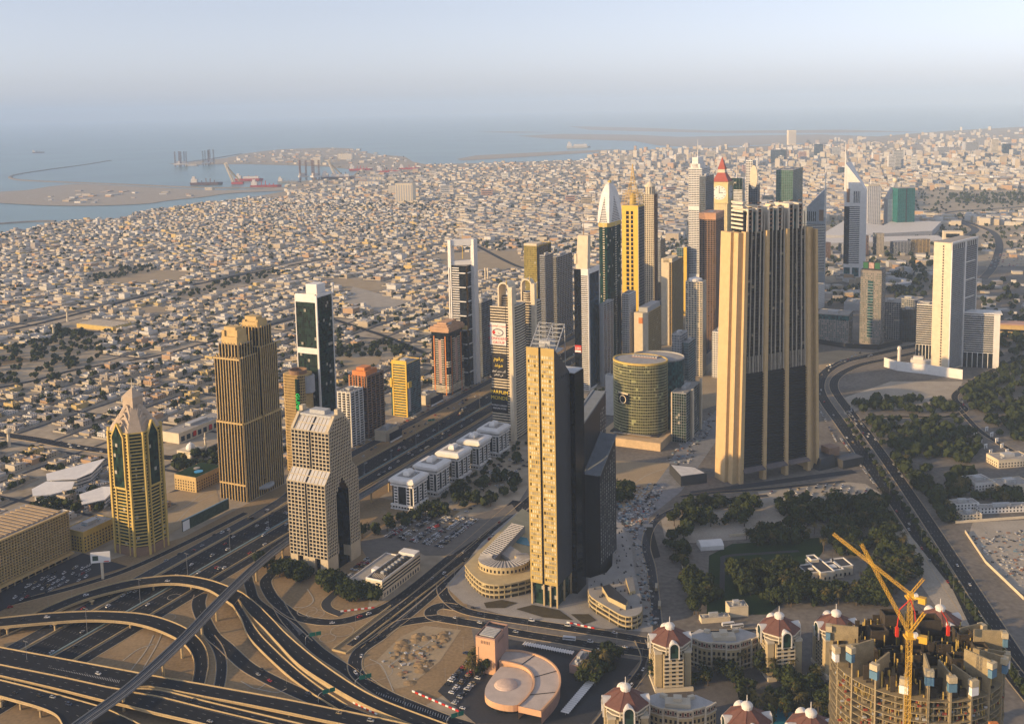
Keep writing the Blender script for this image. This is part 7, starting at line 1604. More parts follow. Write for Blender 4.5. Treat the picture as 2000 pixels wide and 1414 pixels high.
def left_misc():
    box_building('yellow_low_office','yellow low office with grid windows and roof pool beside the golden spired tower',(130,1072),26,42,22,ROAD_A,mat('yellow_render',(.62,.42,.10),.75),'office',windows=5,mark='the yellow low office');o=[x for x in COL.objects if x.name.startswith('yellow_low_office')][0]
    q=MB();q.box(8,14,14,34,22.3,22.6);q.build('roof_pool',M_pool,o)
    t=box_building('roof_garden_block','brown block with a roof garden and blue pool left of the finned twin towers',(342,955),34,46,19,ROAD_A,M_beige,'hotel',roof=False,windows=4,mark='the roof garden block');q=MB();q.lathe((22,18),[(5.5,19.2),(5.5,19.6),(.1,19.6)],16);q.build('roof_pool',mat('bright_pool',(.02,.28,.55),.2),t);q=MB();q.box(.5,33.5,.5,45.5,19,19.15);q.build('roof_lawn',M_grass,t);q=MB();q.lathe((12,26),[(4,19.2),(4,20),(.1,20.4)],14);q.build('roof_terrace',M_pave,t)
    # white swooping roofed complex
    th=thing('white_winged_complex','white building complex with swooping wing roofs and curved balconies','building',G(70,975),ROAD_A,mark='the white winged complex');inv=Matrix.Rotation(-ROAD_A,3,'Z');o=G(70,975)
    for nm,pts,zz in (('wing_roof',((90,925),(175,905),(205,895),(180,922),(150,935),(92,938)),(15,15,18,15,13,13)),('wing_roof',((62,955),(90,940),(146,940),(140,955),(100,965),(64,968)),(12,13,14,12,11,11)),('wing_roof',((155,965),(200,950),(230,950),(205,975),(160,985)),(12,13,14,11,10))):
        P=[inv @ (G(*p,z)-Vector((o.x,o.y,0))) for p,z in zip(pts,zz)];P.reverse();zz=zz[::-1];xy=[(p.x,p.y) for p in P];q=MB();q.frustum(xy,[z-.8 for z in zz],xy,list(zz),bottom=True);q.build(nm,M_whiteb,th);c=(sum(x for x,y in xy)/len(xy),sum(y for x,y in xy)/len(xy));k=[((x-c[0])*.88+c[0],(y-c[1])*.88+c[1]) for x,y in xy]
        for i in range(3): q=MB();q.prism(k,i*4,i*4+2.3,bottom=True);q.build('curved_balcony',M_whiteb,th)
        q=MB();kk=[((x-c[0])*.84+c[0],(y-c[1])*.84+c[1]) for x,y in xy];q.frustum(kk,0,kk,[z-.8 for z in zz]);q.build('glass_wall',G_grey,th)
    # mosque
    th=thing('domed_mosque','small cream mosque with white dome and slim minaret','mosque',G(346,892),ROAD_A,mark='the small mosque');q=MB();q.box(0,26,0,24,0,9);q.box(-2,28,6,18,0,7);q.build('wall',M_cream,th);q=MB();q.lathe((13,12),[(6,9),(6,11),(5.6,13),(4,15.6),(1.6,17),(.2,18.5)],16);q.build('dome',M_whiteb,th);q=MB();q.lathe((27,25),[(1.6,0),(1.4,20),(2.3,20.5),(2.3,21.5),(1.1,22),(1.1,26),(.1,30)],10);q.build('minaret',M_cream,th);q=MB()
    for i in range(4): q.box(2.5+i*6,5+i*6,-.15,.1,2,5.5)
    q.build('window',M_whiteb,th)
    box_building('long_retail_block','long pale retail building with red and blue shop panels behind the golden spired tower',(318,862),30,100,14,ROAD_A,M_cream,'retail building',windows=0,mark='the long retail building');o=[x for x in COL.objects if x.name.startswith('long_retail_block')][0];q=MB();E=((30,0),(0,1),(1,0));w=MB()
    for i in range(9): w.face(E,4+i*11,11+i*11,2,9,-.1,.15)
    w.build('shop_window',G_blue,o);q.face(E,60,66,3,10,-.1,.3);q.face(E,28,34,3,10,-.1,.3);q.build('shop_panel',M_red,o)
    # billboards
    th=thing('pole_billboard','white billboard on a single tan column beside the car park','billboard',G(201,1130),0,mark='the white pole billboard');z1=ZT(G(201,1130),1077);z0=ZT(G(201,1130),1097);q=MB();q.box(-1.1,1.1,-.9,.9,0,z0);q.build('column',M_cream,th);q=MB();q.obox((-.5,-1,(z0+z1)/2),(9,1.5,0),(-.1,.7,0),(0,0,(z1-z0)/2));p=q.build('panel',M_ltr_w,th);q=MB();q.obox((-5,-2.7,(z0+z1)/2-.5),(2.6,.43,0),(0,.1,0),(0,0,2.4));q.build('picture',mat('poster_dark',(.03,.07,.05),.6,var=.8,scale=.6),p);q=MB();q.obox((5,-1.0,z0+1),(2.4,.4,0),(0,.1,0),(0,0,.4));q.build('red_line',M_red,p)
    A=G(357,1040);B=G(447,995);d=B-A;th=thing('long_billboard','long green roadside billboard beside the bare plot','billboard',A,math.atan2(d.y,d.x),mark='the long green billboard');L=d.length;q=MB();q.box(0,L,-.6,.6,1,13);p=q.build('panel',mat('garden_print',(.03,.055,.03),.6,var=.9,scale=.25,fine=.6),th);q=MB();q.box(0,10,-.8,-.61,1.4,12);q.build('white_end',M_ltr_w,p);q=MB();q.box(0,L,-.7,.7,13,13.8);q.build('top_edge',mat('sky_print',(.25,.36,.42),.6),p)
    for px,py,w,lab in ((762,868,30,'dark blue roadside billboard below the yellow striped tower'),(842,797,36,'blue and white roadside billboard below the orange columned tower')):
        A=G(px,py);th=thing('roadside_billboard',lab,'billboard',A,R(64),group='billboards along the service road');q=MB();q.box(0,w,-.5,.5,2,15);p=q.build('panel',mat('night_print',(.02,.025,.04),.5,var=.9,scale=.2),th);q=MB();q.box(0,w,-.7,-.51,2,4.5);q.build('white_strip',M_ltr_w,p);box_building('cream_podium_block','plain cream podium block behind the '+lab.split(' roadside')[0]+' billboard',(px-30,py-8),18,34,14,ROAD_A,M_cream)
    # gantries and green signs
    for i,(px,py,rot,lab) in enumerate(((597,1258,20,'green road sign on a curved arm over the slip road left of the underpass'),(694,1344,25,'green road sign on a curved arm over the curving road by the sandy plot'),(622,1372,25,'green road sign on a curved arm over the slip road above the flyover'),(873,1420,25,'green road sign on a curved arm at the bottom edge'),(832,832,25,'dark gantry sign over the highway near the yellow striped tower'))):
        th=thing('road_sign',lab,'road sign',G(px,py),R(rot),group='green road signs');q=MB()
        for k in range(6): a0,a1=math.pi/2*k/6,math.pi/2*(k+1)/6;q.tube((4-4*math.cos(a0),0,5+3*math.sin(a0)),(4-4*math.cos(a1),0,5+3*math.sin(a1)),.22,k=5)
        q.tube((0,0,0),(0,0,5),.25,k=5);q.tube((4,0,8),(13,0,8),.2,k=5);q.build('curved_arm',M_steel,th);q=MB();q.box(3.5,8.6,-.3,-.1,6.2,9.6);q.box(9,13.4,-.3,-.1,6.2,9.6);q.build('sign_panel',mat('sign_green',(.01,.16,.10),.5),th)
    for i,(px,py,h,lab) in enumerate(((132,628,30,'tan water tower with a square head in the villa district'),(105,655,24,'thin pale water tower left of the school'),(18,872,26,'round tan water tower at the left edge'),(650,575,30,'white mushroom water tower in the villa district'),(948,548,34,'left of a pair of slim minarets by the bare plot'),(953,548,34,'right of a pair of slim minarets by the bare plot'),(420,420,46,'slim tan tower near the shore'))):
        th=thing('slim_tower',lab,'water tower' if i < 4 else 'minaret',G(px,py));q=MB();q.lathe((0,0),[(2.4,0),(1.8,h*.7),(4.4 if i < 4 else 2.6,h*.78),(4.6 if i < 4 else 2.6,h*.95),(.3,h)],10);q.build('shaft',M_cream if i != 3 else M_whiteb,th)
    th=thing('walled_school','large sandy walled school block with long flat roofs','school',G(150,640),-R(28));q=MB();q.box(0,110,0,50,0,9,bottom=False);q.build('wall',M_gold,th);q=MB()
    for i in range(6): q.box(4,106,3+i*8,8+i*8,9,10.5)
    q.build('roof_strip',M_roofg,th)
left_misc()
for pts,m in ((((215,535),(300,528),(385,531),(350,548),(215,556)),M_plot),(((655,540),(760,555),(730,575),(640,560)),M_plot),(((860,495),(1010,490),(1030,520),(930,530),(860,515)),M_plot),(((660,700),(745,698),(730,725),(655,730)),M_plot),(((690,560),(800,590),(740,610),(670,590)),M_dust),(((240,598),(330,600),(320,615),(240,612)),M_plot),(((0,700),(40,695),(60,705),(0,715)),M_sand)):
    tri_sheet('bare_plot',PX(*pts),m,nz()*.4)
# ---------------------------------------------------------------- harbour
def harbour():
    M_hr=mat('hull_red',(.42,.05,.04),.6);M_hd=mat('hull_dark',(.14,.08,.07),.6);M_hg=mat('hull_grey',(.30,.31,.32),.6);M_sup=mat('ship_white',(.60,.56,.52),.6)
    for i,(px,py,L,m,lab) in enumerate(((75,299,150,M_hd,'small ship alone out on the pale sea'),(404,361,210,M_hd,'brown barge beside the sand island'),(520,366,190,M_hr,'bright red ship at the harbour mouth'),(487,353,190,M_hr,'red and white ship below the leaning crane'),(565,357,150,M_hg,'grey ship beside the red ship'),(660,350,220,M_hd,'dark cluttered ship in dry dock'),(705,333,180,M_hr,'dark red hulled ship among the docks'),(760,337,180,M_hr,'maroon ship at the right end of the docks'),(800,331,160,M_hr,'far maroon ship behind the docks'),(1130,289,260,M_sup,'white cruise ship beyond the jetty'),(375,324,120,M_sup,'pale ship below the oil rigs'))):
        th=thing('ship',lab,'ship',G(px,py),R(-2 if i != 0 else 4),group='ships in the harbour');w=L*.085;hh=L*.07
        P=[(-L/2,-w),(L*.38,-w),(L/2,0),(L*.38,w),(-L/2,w)];q=MB();q.frustum([(x*.95,y*.7) for x,y in P],-1.5,P,hh);q.build('hull',m,th);q=MB();q.box(-L*.46,-L*.28,-w*.8,w*.8,hh,hh*2.6);q.box(-L*.43,-L*.34,-w*.5,w*.5,hh*2.6,hh*3.6)
        if i in (3,5,9): q.box(-L*.2,L*.34,-w*.7,w*.7,hh,hh*2.1)
        q.build('superstructure',M_sup,th)
        q=MB();r=random.Random(i)
        for k in range(4): q.box(L*(-.15+k*.13)-2,L*(-.15+k*.13)+2,-2,2,hh,hh*r.uniform(1.6,3))
        q.build('deck_gear',m,th)
    for i,(px,py,lab) in enumerate(((349,326,'leftmost jack-up oil rig off the port'),(360,326,'second jack-up oil rig off the port'),(402,324,'third jack-up oil rig off the port'),(412,321,'rightmost of the jack-up rigs off the port'),(590,352,'jack-up rig among the dry docks'),(615,352,'taller jack-up rig among the dry docks'))):
        th=thing('oil_rig',lab,'oil rig',G(px,py),R(10*i),group='oil rigs');q=MB()
        for x,y in ((-22,-18),(22,-18),(0,24)): lattice_mast(q,(x,y,-1),(x,y,130),4,9,r=1.0)
        q.build('leg',M_hd,th,'stuff');q=MB();q.prism([(-34,-28),(34,-28),(10,34),(-10,34)],18,28,bottom=True);q.box(-16,16,-16,10,28,46);q.build('platform',M_sup,th)
    for px,py,ex,ey,lab in ((458,360,440,318,'tall leaning shipyard crane beside the red ship'),(656,345,641,312,'leaning shipyard crane over the dry dock')):
        A=G(px,py);B=on_ray(ex,ey,A.y);th=thing('shipyard_crane',lab,'crane',A,group='shipyard cranes');q=MB();lattice_mast(q,(0,0,0),B-A,7,10,r=1.8);q.build('jib',M_cream,th);q=MB();lattice_mast(q,(50,0,0),(B-A)*.8,3,8,r=1.2);q.build('back_stay',M_conc,th);q=MB();q.box(-16,56,-14,14,0,14);q.build('base',M_hr,th)
    for i,(px,py,w,d,h,lab) in enumerate(((773,397,34,16,95,'big cream slab block near the docks'),(612,322,14,12,60,'white slab block on the port peninsula'),(660,312,28,10,50,'long grey block on the port peninsula'),(705,352,44,10,18,'long pale dock shed'),(700,361,40,10,18,'second long pale dock shed'),(758,378,20,10,40,'pale block beside the cream slab block'),(400,372,14,8,16,'white house on the sand island'),(160,383,16,6,12,'low houses on the sand island'),(1540,284,14,10,150,'pale slab alone on the far skyline'))):
        g=G(px,py);k=g.length/FPX;th=thing('harbour_block',lab,'building',g,R(-6),group='blocks round the harbour');core(th,0,w*k,0,d*k*2,0,h,M_cream,'wall',M_roofg);q=MB()
        for j in range(7): q.face(((0,0),(1,0),(0,-1)),w*k*(j+.3)/7,w*k*(j+.75)/7,h*.1,h*.92,-.1,.4)
        q.build('window_strip',M_grey,th,'stuff')
harbour()
# ================================================================ villas, far city, trees, traffic
rnd=random.Random(42)
_rpts=np.array([(p.x,p.y,h) for c,h in ROADS for p in resample([Vector((q.x,q.y,0)) for q in c],12)])
CELL={}
for x,y,h in _rpts: CELL.setdefault((int(x//40),int(y//40)),[]).append((x,y,h))
def near_road(x,y,m):
    for i in (-1,0,1):
        for j in (-1,0,1):
            for (a,b,h) in CELL.get((int(x//40)+i,int(y//40)+j),()):
                if (a-x)**2+(b-y)**2 < (h+m)**2: return True
    return False
coast2=[(p.x,p.y) for p in land]
KEEP=[]
for o in COL.objects:                                # keep clear of the big things
    if o.type == 'EMPTY' and o.get('category') in ('tower','skyscraper','hotel','office','building','podium','office block','apartment tower','apartment block','billboard','mosque','retail building','school','hall','mansion','villa'): 
        r={'skyscraper': 95,'hotel': 55,'podium': 60,'retail building': 60,'school': 75,'hall': 190}.get(o['category'],34)
        c=o.matrix_world.translation if False else o.location;off=Matrix.Rotation(o.rotation_euler.z,3,'Z') @ Vector((-14,20,0)) if abs(o.rotation_euler.z-ROAD_A) < .01 and o['category'] != 'retail building' else Vector((20,20,0));KEEP.append((c.x+off.x,c.y+off.y,r))
KEEP.append((*(ST(640,-900).xy),120));KEEP.append((*(ST(700,-905).xy),60))
def clear_of(x,y,m=0):
    for a,b,r in KEEP:
        if (a-x)**2+(b-y)**2 < (r+m)**2: return False
    return True
def px_in(x,y,*polys):
    p=proj(x,y,0)
    for q in polys:
        if inside(p[0],p[1],q): return True
    return False
PLOTS=[((215,535),(300,528),(385,531),(350,548),(215,556)),((655,540),(760,555),(730,575),(640,560)),((855,495),(1010,488),(1035,520),(930,532),(855,517)),((660,700),(745,698),(730,725),(655,730)),((690,560),(800,590),(740,610),(670,590)),((240,598),(330,600),(320,615),(240,612)),((318,965),(420,945),(430,985),(330,1045))]
WOODS=[((-10,690),(60,668),(120,655),(190,650),(205,690),(185,720),(120,745),(40,760),(-10,750)),((160,540),(230,522),(300,520),(300,530),(215,548),(170,552)),((100,640),(160,630),(170,655),(110,660)),((650,680),(760,668),(830,690),(760,700),(660,700)),((330,575),(460,545),(540,528),(545,540),(440,565),(340,590))]
# ---- villa shapes
VCOL=[(.50,.47,.41),(.52,.46,.36),(.42,.34,.23),(.58,.56,.52),(.44,.29,.17),(.46,.38,.27),(.36,.32,.28),(.54,.40,.16)]
VM=[mat('villa_wall_%d' % i,c,.85,var=.12) for i,c in enumerate(VCOL)]
VNAME=['white','cream','sandy','bright white','orange tan','beige','grey','yellow']
M_vroof=mat('villa_roof',(.46,.42,.37),.9,var=.3,scale=.1);M_vwall=mat('compound_wall',(.42,.37,.29),.9,var=.2);M_vwin=G_dark;M_court=mat('courtyard',(.36,.30,.23),.95,var=.35,scale=.05)
def villa_boxes(r):
    w,d=r.uniform(13,21),r.uniform(12,19);h=r.choice((4.2,5,6,7,7.5,8.5));B=[(-w/2,w/2,-d/2,d/2,h)]
    if r.random() < .8: B.append((w/2-.5,w/2+r.uniform(3,7),-d/2+r.uniform(0,3),d/2-r.uniform(1,5),h*r.choice((.5,.55,.9))))
    if r.random() < .6: B.append((-w/2+r.uniform(0,4),-w/2+r.uniform(6,9),-d/2-r.uniform(2,4),-d/2+.5,h*.5))
    B.append((-w/2+r.uniform(1,w*.5),0,0,0,0));x=-w/2+r.uniform(1,w*.5);y=-d/2+r.uniform(1,d*.5);B[-1]=(x,x+r.uniform(3,5),y,y+r.uniform(3,5),h+r.uniform(2,3))
    return B
def villa_proto(k,r):
    """parts of one villa: wall, roof parapet, window, compound wall"""
    B=villa_boxes(r);wq=MB();pq=MB();nq=MB();cq=MB()
    for (x0,x1,y0,y1,h) in B:
        wq.box(x0,x1,y0,y1,0,h,0,False);wq.m[-1]=1
        if h > 5: 
            for (a,b,c,e) in ((x0,x1,y0,y0+.3),(x0,x1,y1-.3,y1),(x0,x0+.3,y0,y1),(x1-.3,x1,y0,y1)): pq.box(a-.05,b+.05,c-.05,e+.05,h-.2,h+.8)
    (x0,x1,y0,y1,h)=B[0]
    for F,L in ((((x0,y0),(1,0),(0,-1)),x1-x0),(((x1,y0),(0,1),(1,0)),y1-y0),(((x0,y1),(0,-1),(-1,0)),y1-y0)):
        for z in (1.2,4.6):
            for j in range(int(L/4)): nq.face(F,j*4+1.2,j*4+2.6,z,z+1.5,-.1,.08)
    W2,D2=13.5,14.5
    for (a,b,c,e) in ((-W2,W2,-D2,-D2+.3),(-W2,W2,D2-.3,D2),(-W2,-W2+.3,-D2+.3,D2-.3),(W2-.3,W2,-D2+.3,D2-.3)): cq.box(a,b,c,e,0,2.4)
    th=bpy.data.objects.new('villa',None);COL.objects.link(th)
    wq.build('wall',[VM[k],M_vroof],th);pq.build('roof_parapet',VM[k],th);nq.build('window',M_vwin,th,'stuff');cq.build('compound_wall',M_vwall,th)
    return th
ORD=['nearest','second nearest','third nearest','fourth nearest','fifth nearest','sixth nearest','seventh nearest','eighth nearest','ninth nearest','tenth nearest','eleventh nearest','twelfth nearest','thirteenth nearest','fourteenth nearest','fifteenth nearest','sixteenth nearest','seventeenth nearest','eighteenth nearest','nineteenth nearest','twentieth nearest']
def ordinal(n):
    if n < len(ORD): return ORD[n]
    t=['twenty','thirty','forty','fifty','sixty','seventy','eighty','ninety'][(n+1)//10-2];u=['','first','second','third','fourth','fifth','sixth','seventh','eighth','ninth'][(n+1) % 10]
    return (t+'-'+u if u else t[:-1]+'ieth')+' nearest'
def label_all(objs,noun):
    """name each by kind, colour and how near it stands to the closest landmark"""
    B={}
    for o,col in objs:
        l=min(LAND,key=lambda q: (q[1]-o.location.x)**2+(q[2]-o.location.y)**2);B.setdefault((l[0],col),[]).append((math.hypot(l[1]-o.location.x,l[2]-o.location.y),o))
    for (l,col),L in B.items():
        L.sort(key=lambda q: q[0])
        for i,(_,o) in enumerate(L): o['label']=f"{col} {noun}, {ordinal(i)} of its kind to {l}"
# ---- lay out plots
plots=[]
for bi in range(0,46):
    for bj in range(0,44):
        s0=380+bi*150;t0=-840-bj*76
        for k in range(5):
            for row in (0,1):
                s=s0+14+k*27.5;t=t0-16-row*30;p=ST(s,t);x,y=p.x,p.y;P=proj(x,y,4)
                if not (-40 < P[0] < 2040 and 385 < P[1] < 1200): continue
                if P[1] < 470 and P[0] > 900: continue
                plots.append((x,y,P,math.hypot(x,y)))
ok=[]
for (x,y,P,d) in plots:
    if not inside(x,y,coast2) or near_road(x,y,15) or not clear_of(x,y,6) or px_in(x,y,*PLOTS,*WOODS): continue
    if rnd.random() < .11: continue
    ok.append((x,y,P,d))
ok.sort(key=lambda q: q[3])
protos=[villa_proto(i % 8,rnd) for i in range(14)]
villas=[];NV=290;big=MB();used=set()
for i,(x,y,P,d) in enumerate(ok):
    x+=rnd.uniform(-2,2);y+=rnd.uniform(-2,2);rot=ROAD_A+rnd.choice((0,math.pi/2,math.pi,-math.pi/2))
    if i < NV:
        k=rnd.randrange(14);o=protos[k] if k not in used else copy_tree(protos[k]);used.add(k);o.location=(x,y,0);o.rotation_euler=(0,0,rot);tag(o,'','villa','villas of the near district');villas.append((o,VNAME[k % 8]))
    else:
        k=rnd.choice((0,0,1,1,2,3,3,4,5,5,6,7));c,s=math.cos(rot),math.sin(rot);f=d < 3200
        sv=rnd.uniform(.75,1.2);hv=rnd.choice((.7,.85,1,1,1.15));vb=villa_boxes(rnd)[:4 if d < 2600 else 2]
        if rnd.random() < .05: vb=[(-13,13,-13,13,rnd.choice((7,9,13))),(-6,4,-5,6,14)]
        for (x0,x1,y0,y1,h) in vb:
            x0,x1,y0,y1,h=x0*sv,x1*sv,y0*sv,y1*sv,h*hv
            n=len(big.v)
            for zz in (0,h):
                for (a,b) in ((x0,y0),(x1,y0),(x1,y1),(x0,y1)): big.v.append((x+a*c-b*s,y+a*s+b*c,zz))
            for q in ((0,1,5,4),(1,2,6,5),(2,3,7,6),(3,0,4,7)): big.f.append(tuple(n+w for w in q));big.m.append(k)
            big.f.append((n+4,n+5,n+6,n+7));big.m.append(8)
        if f:
            for (a0,a1,b0,b1) in ((-13.5,13.5,-14.5,-14.2),(-13.5,13.5,14.2,14.5),(-13.5,-13.2,-14.2,14.2),(13.2,13.5,-14.2,14.2)):
                n=len(big.v)
                for zz in (0,2.4):
                    for (a,b) in ((a0,b0),(a1,b0),(a1,b1),(a0,b1)): big.v.append((x+a*c-b*s,y+a*s+b*c,zz))
                for q in ((0,1,5,4),(1,2,6,5),(2,3,7,6),(3,0,4,7),(4,5,6,7)): big.f.append(tuple(n+w for w in q));big.m.append(9)
for k in range(14):
    if k not in used:
        for c in list(protos[k].children): bpy.data.objects.remove(c)
        bpy.data.objects.remove(protos[k])
label_all(villas,'flat-roofed villa')
o=big.build('distant_villas',VM+[M_vroof,M_vwall]);o['kind']='stuff';o['label']='mass of low pale villas stretching to the coast'
# street sheets between the villa blocks
st=MB()
for bj in range(0,44):
    t=-840-bj*76-69
    for i in range(0,330):
        s=380+i*20;p=ST(s,t);P=proj(p.x,p.y,0)
        if -40 < P[0] < 2040 and P[1] > 400 and inside(p.x,p.y,coast2) and not px_in(p.x,p.y,*PLOTS,*WOODS): a,b,c,d=ST(s,t-3.5,.04),ST(s,t+3.5,.04),ST(s+20,t+3.5,.04),ST(s+20,t-3.5,.04);st.quad(a,d,c,b)
for bi in range(0,46):
    s=380+bi*150-5
    for i in range(0,170):
        t=-840-i*20;p=ST(s,t);P=proj(p.x,p.y,0)
        if -40 < P[0] < 2040 and P[1] > 400 and inside(p.x,p.y,coast2) and not px_in(p.x,p.y,*PLOTS,*WOODS): a,b,c,d=ST(s-3.5,t,.05),ST(s+3.5,t,.05),ST(s+3.5,t-20,.05),ST(s-3.5,t-20,.05);st.quad(a,b,c,d)
o=st.build('district_street',M_asph2);struct(o)
if o.data.polygons[0].normal.z < 0: o.data.flip_normals()
# ---- far city: blocks of every size
far=MB();mids=[]
FM=VM[:7]+[M_vroof,M_grey]
def fbox(x,y,w,d,h,rot,k):
    c,s=math.cos(rot),math.sin(rot);n=len(far.v)
    for zz in (0,h):
        for (a,b) in ((-w,-d),(w,-d),(w,d),(-w,d)): far.v.append((x+a*c-b*s,y+a*s+b*c,zz))
    for q in ((0,1,5,4),(1,2,6,5),(2,3,7,6),(3,0,4,7)): far.f.append(tuple(n+v for v in q));far.m.append(k)
    far.f.append((n+4,n+5,n+6,n+7));far.m.append(7)
NOFAR=[((1590,530),(1610,430),(1700,425),(1840,470),(1850,560),(1700,560)),((1780,372),(2010,372),(2010,420),(1780,425)),((1900,480),(2010,430),(2010,600),(1900,600)),((330,330),(560,290),(800,300),(800,322),(560,330))]
for _ in range(17000):
    px=rnd.uniform(-20,2020);py=(262 if px < 1500 else 252)+(rnd.random()**.62)*208
    if px < 900 and py > 398: continue
    if px > 1330 and py > 440: continue
    if px < 560: continue
    g=G(px,py);x,y=g.x,g.y
    if not inside(x,y,coast2) or near_road(x,y,22) or not clear_of(x,y,25) or any(inside(px,py,q) for q in NOFAR): continue
    if px < 830 and py < 372 and rnd.random() < .75: continue
    dens=px > 1150
    k=g.length/FPX;w=max(8,rnd.uniform(7,17) if not dens else rnd.uniform(9,22));d=w*rnd.uniform(.6,1.3)
    h=rnd.choice((7,8,9,10,14)) if not dens else rnd.choice((9,12,14,16,18,22,26))
    if py < 330 and px > 1230: h *= rnd.choice((1,1.3,1.8,2.2))
    fbox(x,y,w,d,h,ROAD_A+rnd.choice((0,.15,-.1)),rnd.choice((0,0,1,1,2,3,4,5,6)))
for poly,n,hs in ((((1600,505),(1680,495),(1840,498),(1850,545),(1750,540),(1700,590),(1600,590)),110,(4,5,6,8,12,16)),(((1900,545),(2010,530),(2010,640),(1940,650)),26,(4,5,7)),(((1920,470),(2010,455),(2010,500),(1930,505)),22,(5,6,8)),(((440,318),(480,302),(545,294),(690,291),(790,308),(800,320),(640,322),(520,320)),150,(6,8,10,14,18)),(((570,368),(640,350),(800,330),(860,340),(860,365),(700,366)),120,(6,8,12,16)),(((60,392),(150,368),(400,375),(380,384),(200,399)),26,(4,6,8))):
    k=0
    for _ in range(n*8):
        px,py=rnd.uniform(min(p[0] for p in poly),max(p[0] for p in poly)),rnd.uniform(min(p[1] for p in poly),max(p[1] for p in poly));g=G(px,py)
        if k < n and inside(px,py,poly) and not near_road(g.x,g.y,12) and clear_of(g.x,g.y,-20): w=rnd.uniform(5,14)*(1 if py > 450 else 1.6);fbox(g.x,g.y,w,w*rnd.uniform(.5,1.6),rnd.choice(hs),rnd.uniform(-.5,.2),rnd.choice((0,1,2,3,4,6,8)));k+=1
o=far.build('distant_city_blocks',FM);o['kind']='stuff';o['label']='hazy mass of pale city blocks fading to the horizon'
# individually visible mid-rise and high-rise blocks in the far city
MR=[(px,py,w,h,lab) for px,py,w,h,lab in ((1744,330,18,120,'dark grey tower'),(1735,332,12,90,'white curved tower'),(1779,335,10,95,'white slim tower'),(1935,306,12,130,'pale sunlit tower'),(1962,306,12,95,'blue wedge tower'),(1705,318,12,70,'white portal block'),(1830,306,22,70,'grey slab'),(1885,300,24,90,'wide grey slab'),(1505,318,28,95,'blue tower pair'),(1520,319,10,50,'cream cube'),(1380,312,16,70,'pale block'),(1440,305,14,70,'grey tower'),(1590,306,16,100,'blue grey tower'),(1625,308,14,80,'brown grey tower'),(1560,312,14,60,'pinkish block'),(1640,340,24,40,'blue glass block'),(1450,338,14,50,'pink block'),(1210,318,10,60,'cream tower'),(1225,316,10,55,'pale tower'),(1260,322,12,48,'grey block'),(1320,318,16,62,'beige tower'),(1200,352,16,36,'tan block'),(1150,362,14,40,'cream block'),(1135,402,20,40,'orange tan block'),(1105,396,18,32,'salmon block'),(940,384,22,34,'pink white block'),(890,392,26,30,'long pale block'),(860,380,18,46,'white tower'),(1020,402,24,28,'sandy block'),(980,350,14,40,'white block'),(1060,380,20,30,'beige block'),(1300,380,22,36,'pink beige block'),(1490,400,20,40,'grey blue block'),(1590,420,18,34,'white block'),(1600,380,26,30,'cream block'),(1860,352,40,26,'long cream terrace'),(1930,358,44,26,'long sandy terrace'),(1820,345,34,24,'pale terrace'),(1960,340,34,24,'white terrace'))]
mm=[M_grey,VM[3],VM[0],VM[5],G_blue,VM[2],M_pink]
cols=[]
for i,(px,py,w,h,lab) in enumerate(MR):
    g=G(px,py);k=g.length/FPX;th=thing('far_block',lab,'building',g,R(rnd.uniform(-25,10)),group='taller blocks of the far city');W_=w*k;m=G_blue if 'blue' in lab else M_pink if 'pink' in lab or 'salmon' in lab else M_grey if 'grey' in lab else VM[2] if 'tan' in lab or 'sandy' in lab else VM[3] if 'white' in lab else VM[1]
    core(th,0,W_,0,W_*.7,0,h,m,'wall',M_vroof);q=MB();n=max(3,int(h/9))
    for j in range(n): q.face(((0,0),(1,0),(0,-1)),W_*.06,W_*.94,h*(j+.3)/n,h*(j+.7)/n,-.1,.5)
    q.build('window_band',G_grey,th,'stuff');q=MB();q.box(W_*.3,W_*.6,W_*.2,W_*.45,h,h+6);q.build('roof_house',M_whiteb,th);cols.append((th,lab+' in the far city'))
LM2=[('the clock tower',None),('the teal glass block',None)]
label_all([(o,l.replace(' in the far city','')) for o,l in cols],'far off')
# ================================================================ trees
def leaf_mat(name,col):
    m,t,b=_new(name);N=t.nodes;L=t.links;tc=N.new('ShaderNodeTexCoord');n=N.new('ShaderNodeTexNoise');n.inputs['Scale'].default_value=.35;n.inputs['Detail'].default_value=3;L.new(tc.outputs['Object'],n.inputs['Vector'])
    oi=N.new('ShaderNodeObjectInfo');ad=N.new('ShaderNodeMath');ad.operation='MULTIPLY_ADD';ad.inputs[1].default_value=.6;L.new(oi.outputs['Random'],ad.inputs[0]);L.new(n.outputs[0],ad.inputs[2])
    cr=N.new('ShaderNodeValToRGB');cr.color_ramp.elements[0].position=.35;cr.color_ramp.elements[0].color=(col[0]*.5,col[1]*.55,col[2]*.5,1);cr.color_ramp.elements[1].position=1.0;cr.color_ramp.elements[1].color=(col[0]*2.6,col[1]*2.0,col[2]*1.5,1)
    L.new(ad.outputs[0],cr.inputs[0]);L.new(cr.outputs[0],b.inputs['Base Color']);b.inputs['Roughness'].default_value=.8;b.inputs['Specular IOR Level'].default_value=.15;return m
M_leaf=leaf_mat('leaves',(.016,.027,.008));M_palm=leaf_mat('palm_leaves',(.045,.046,.016));M_bark=mat('bark',(.10,.075,.05),.95)
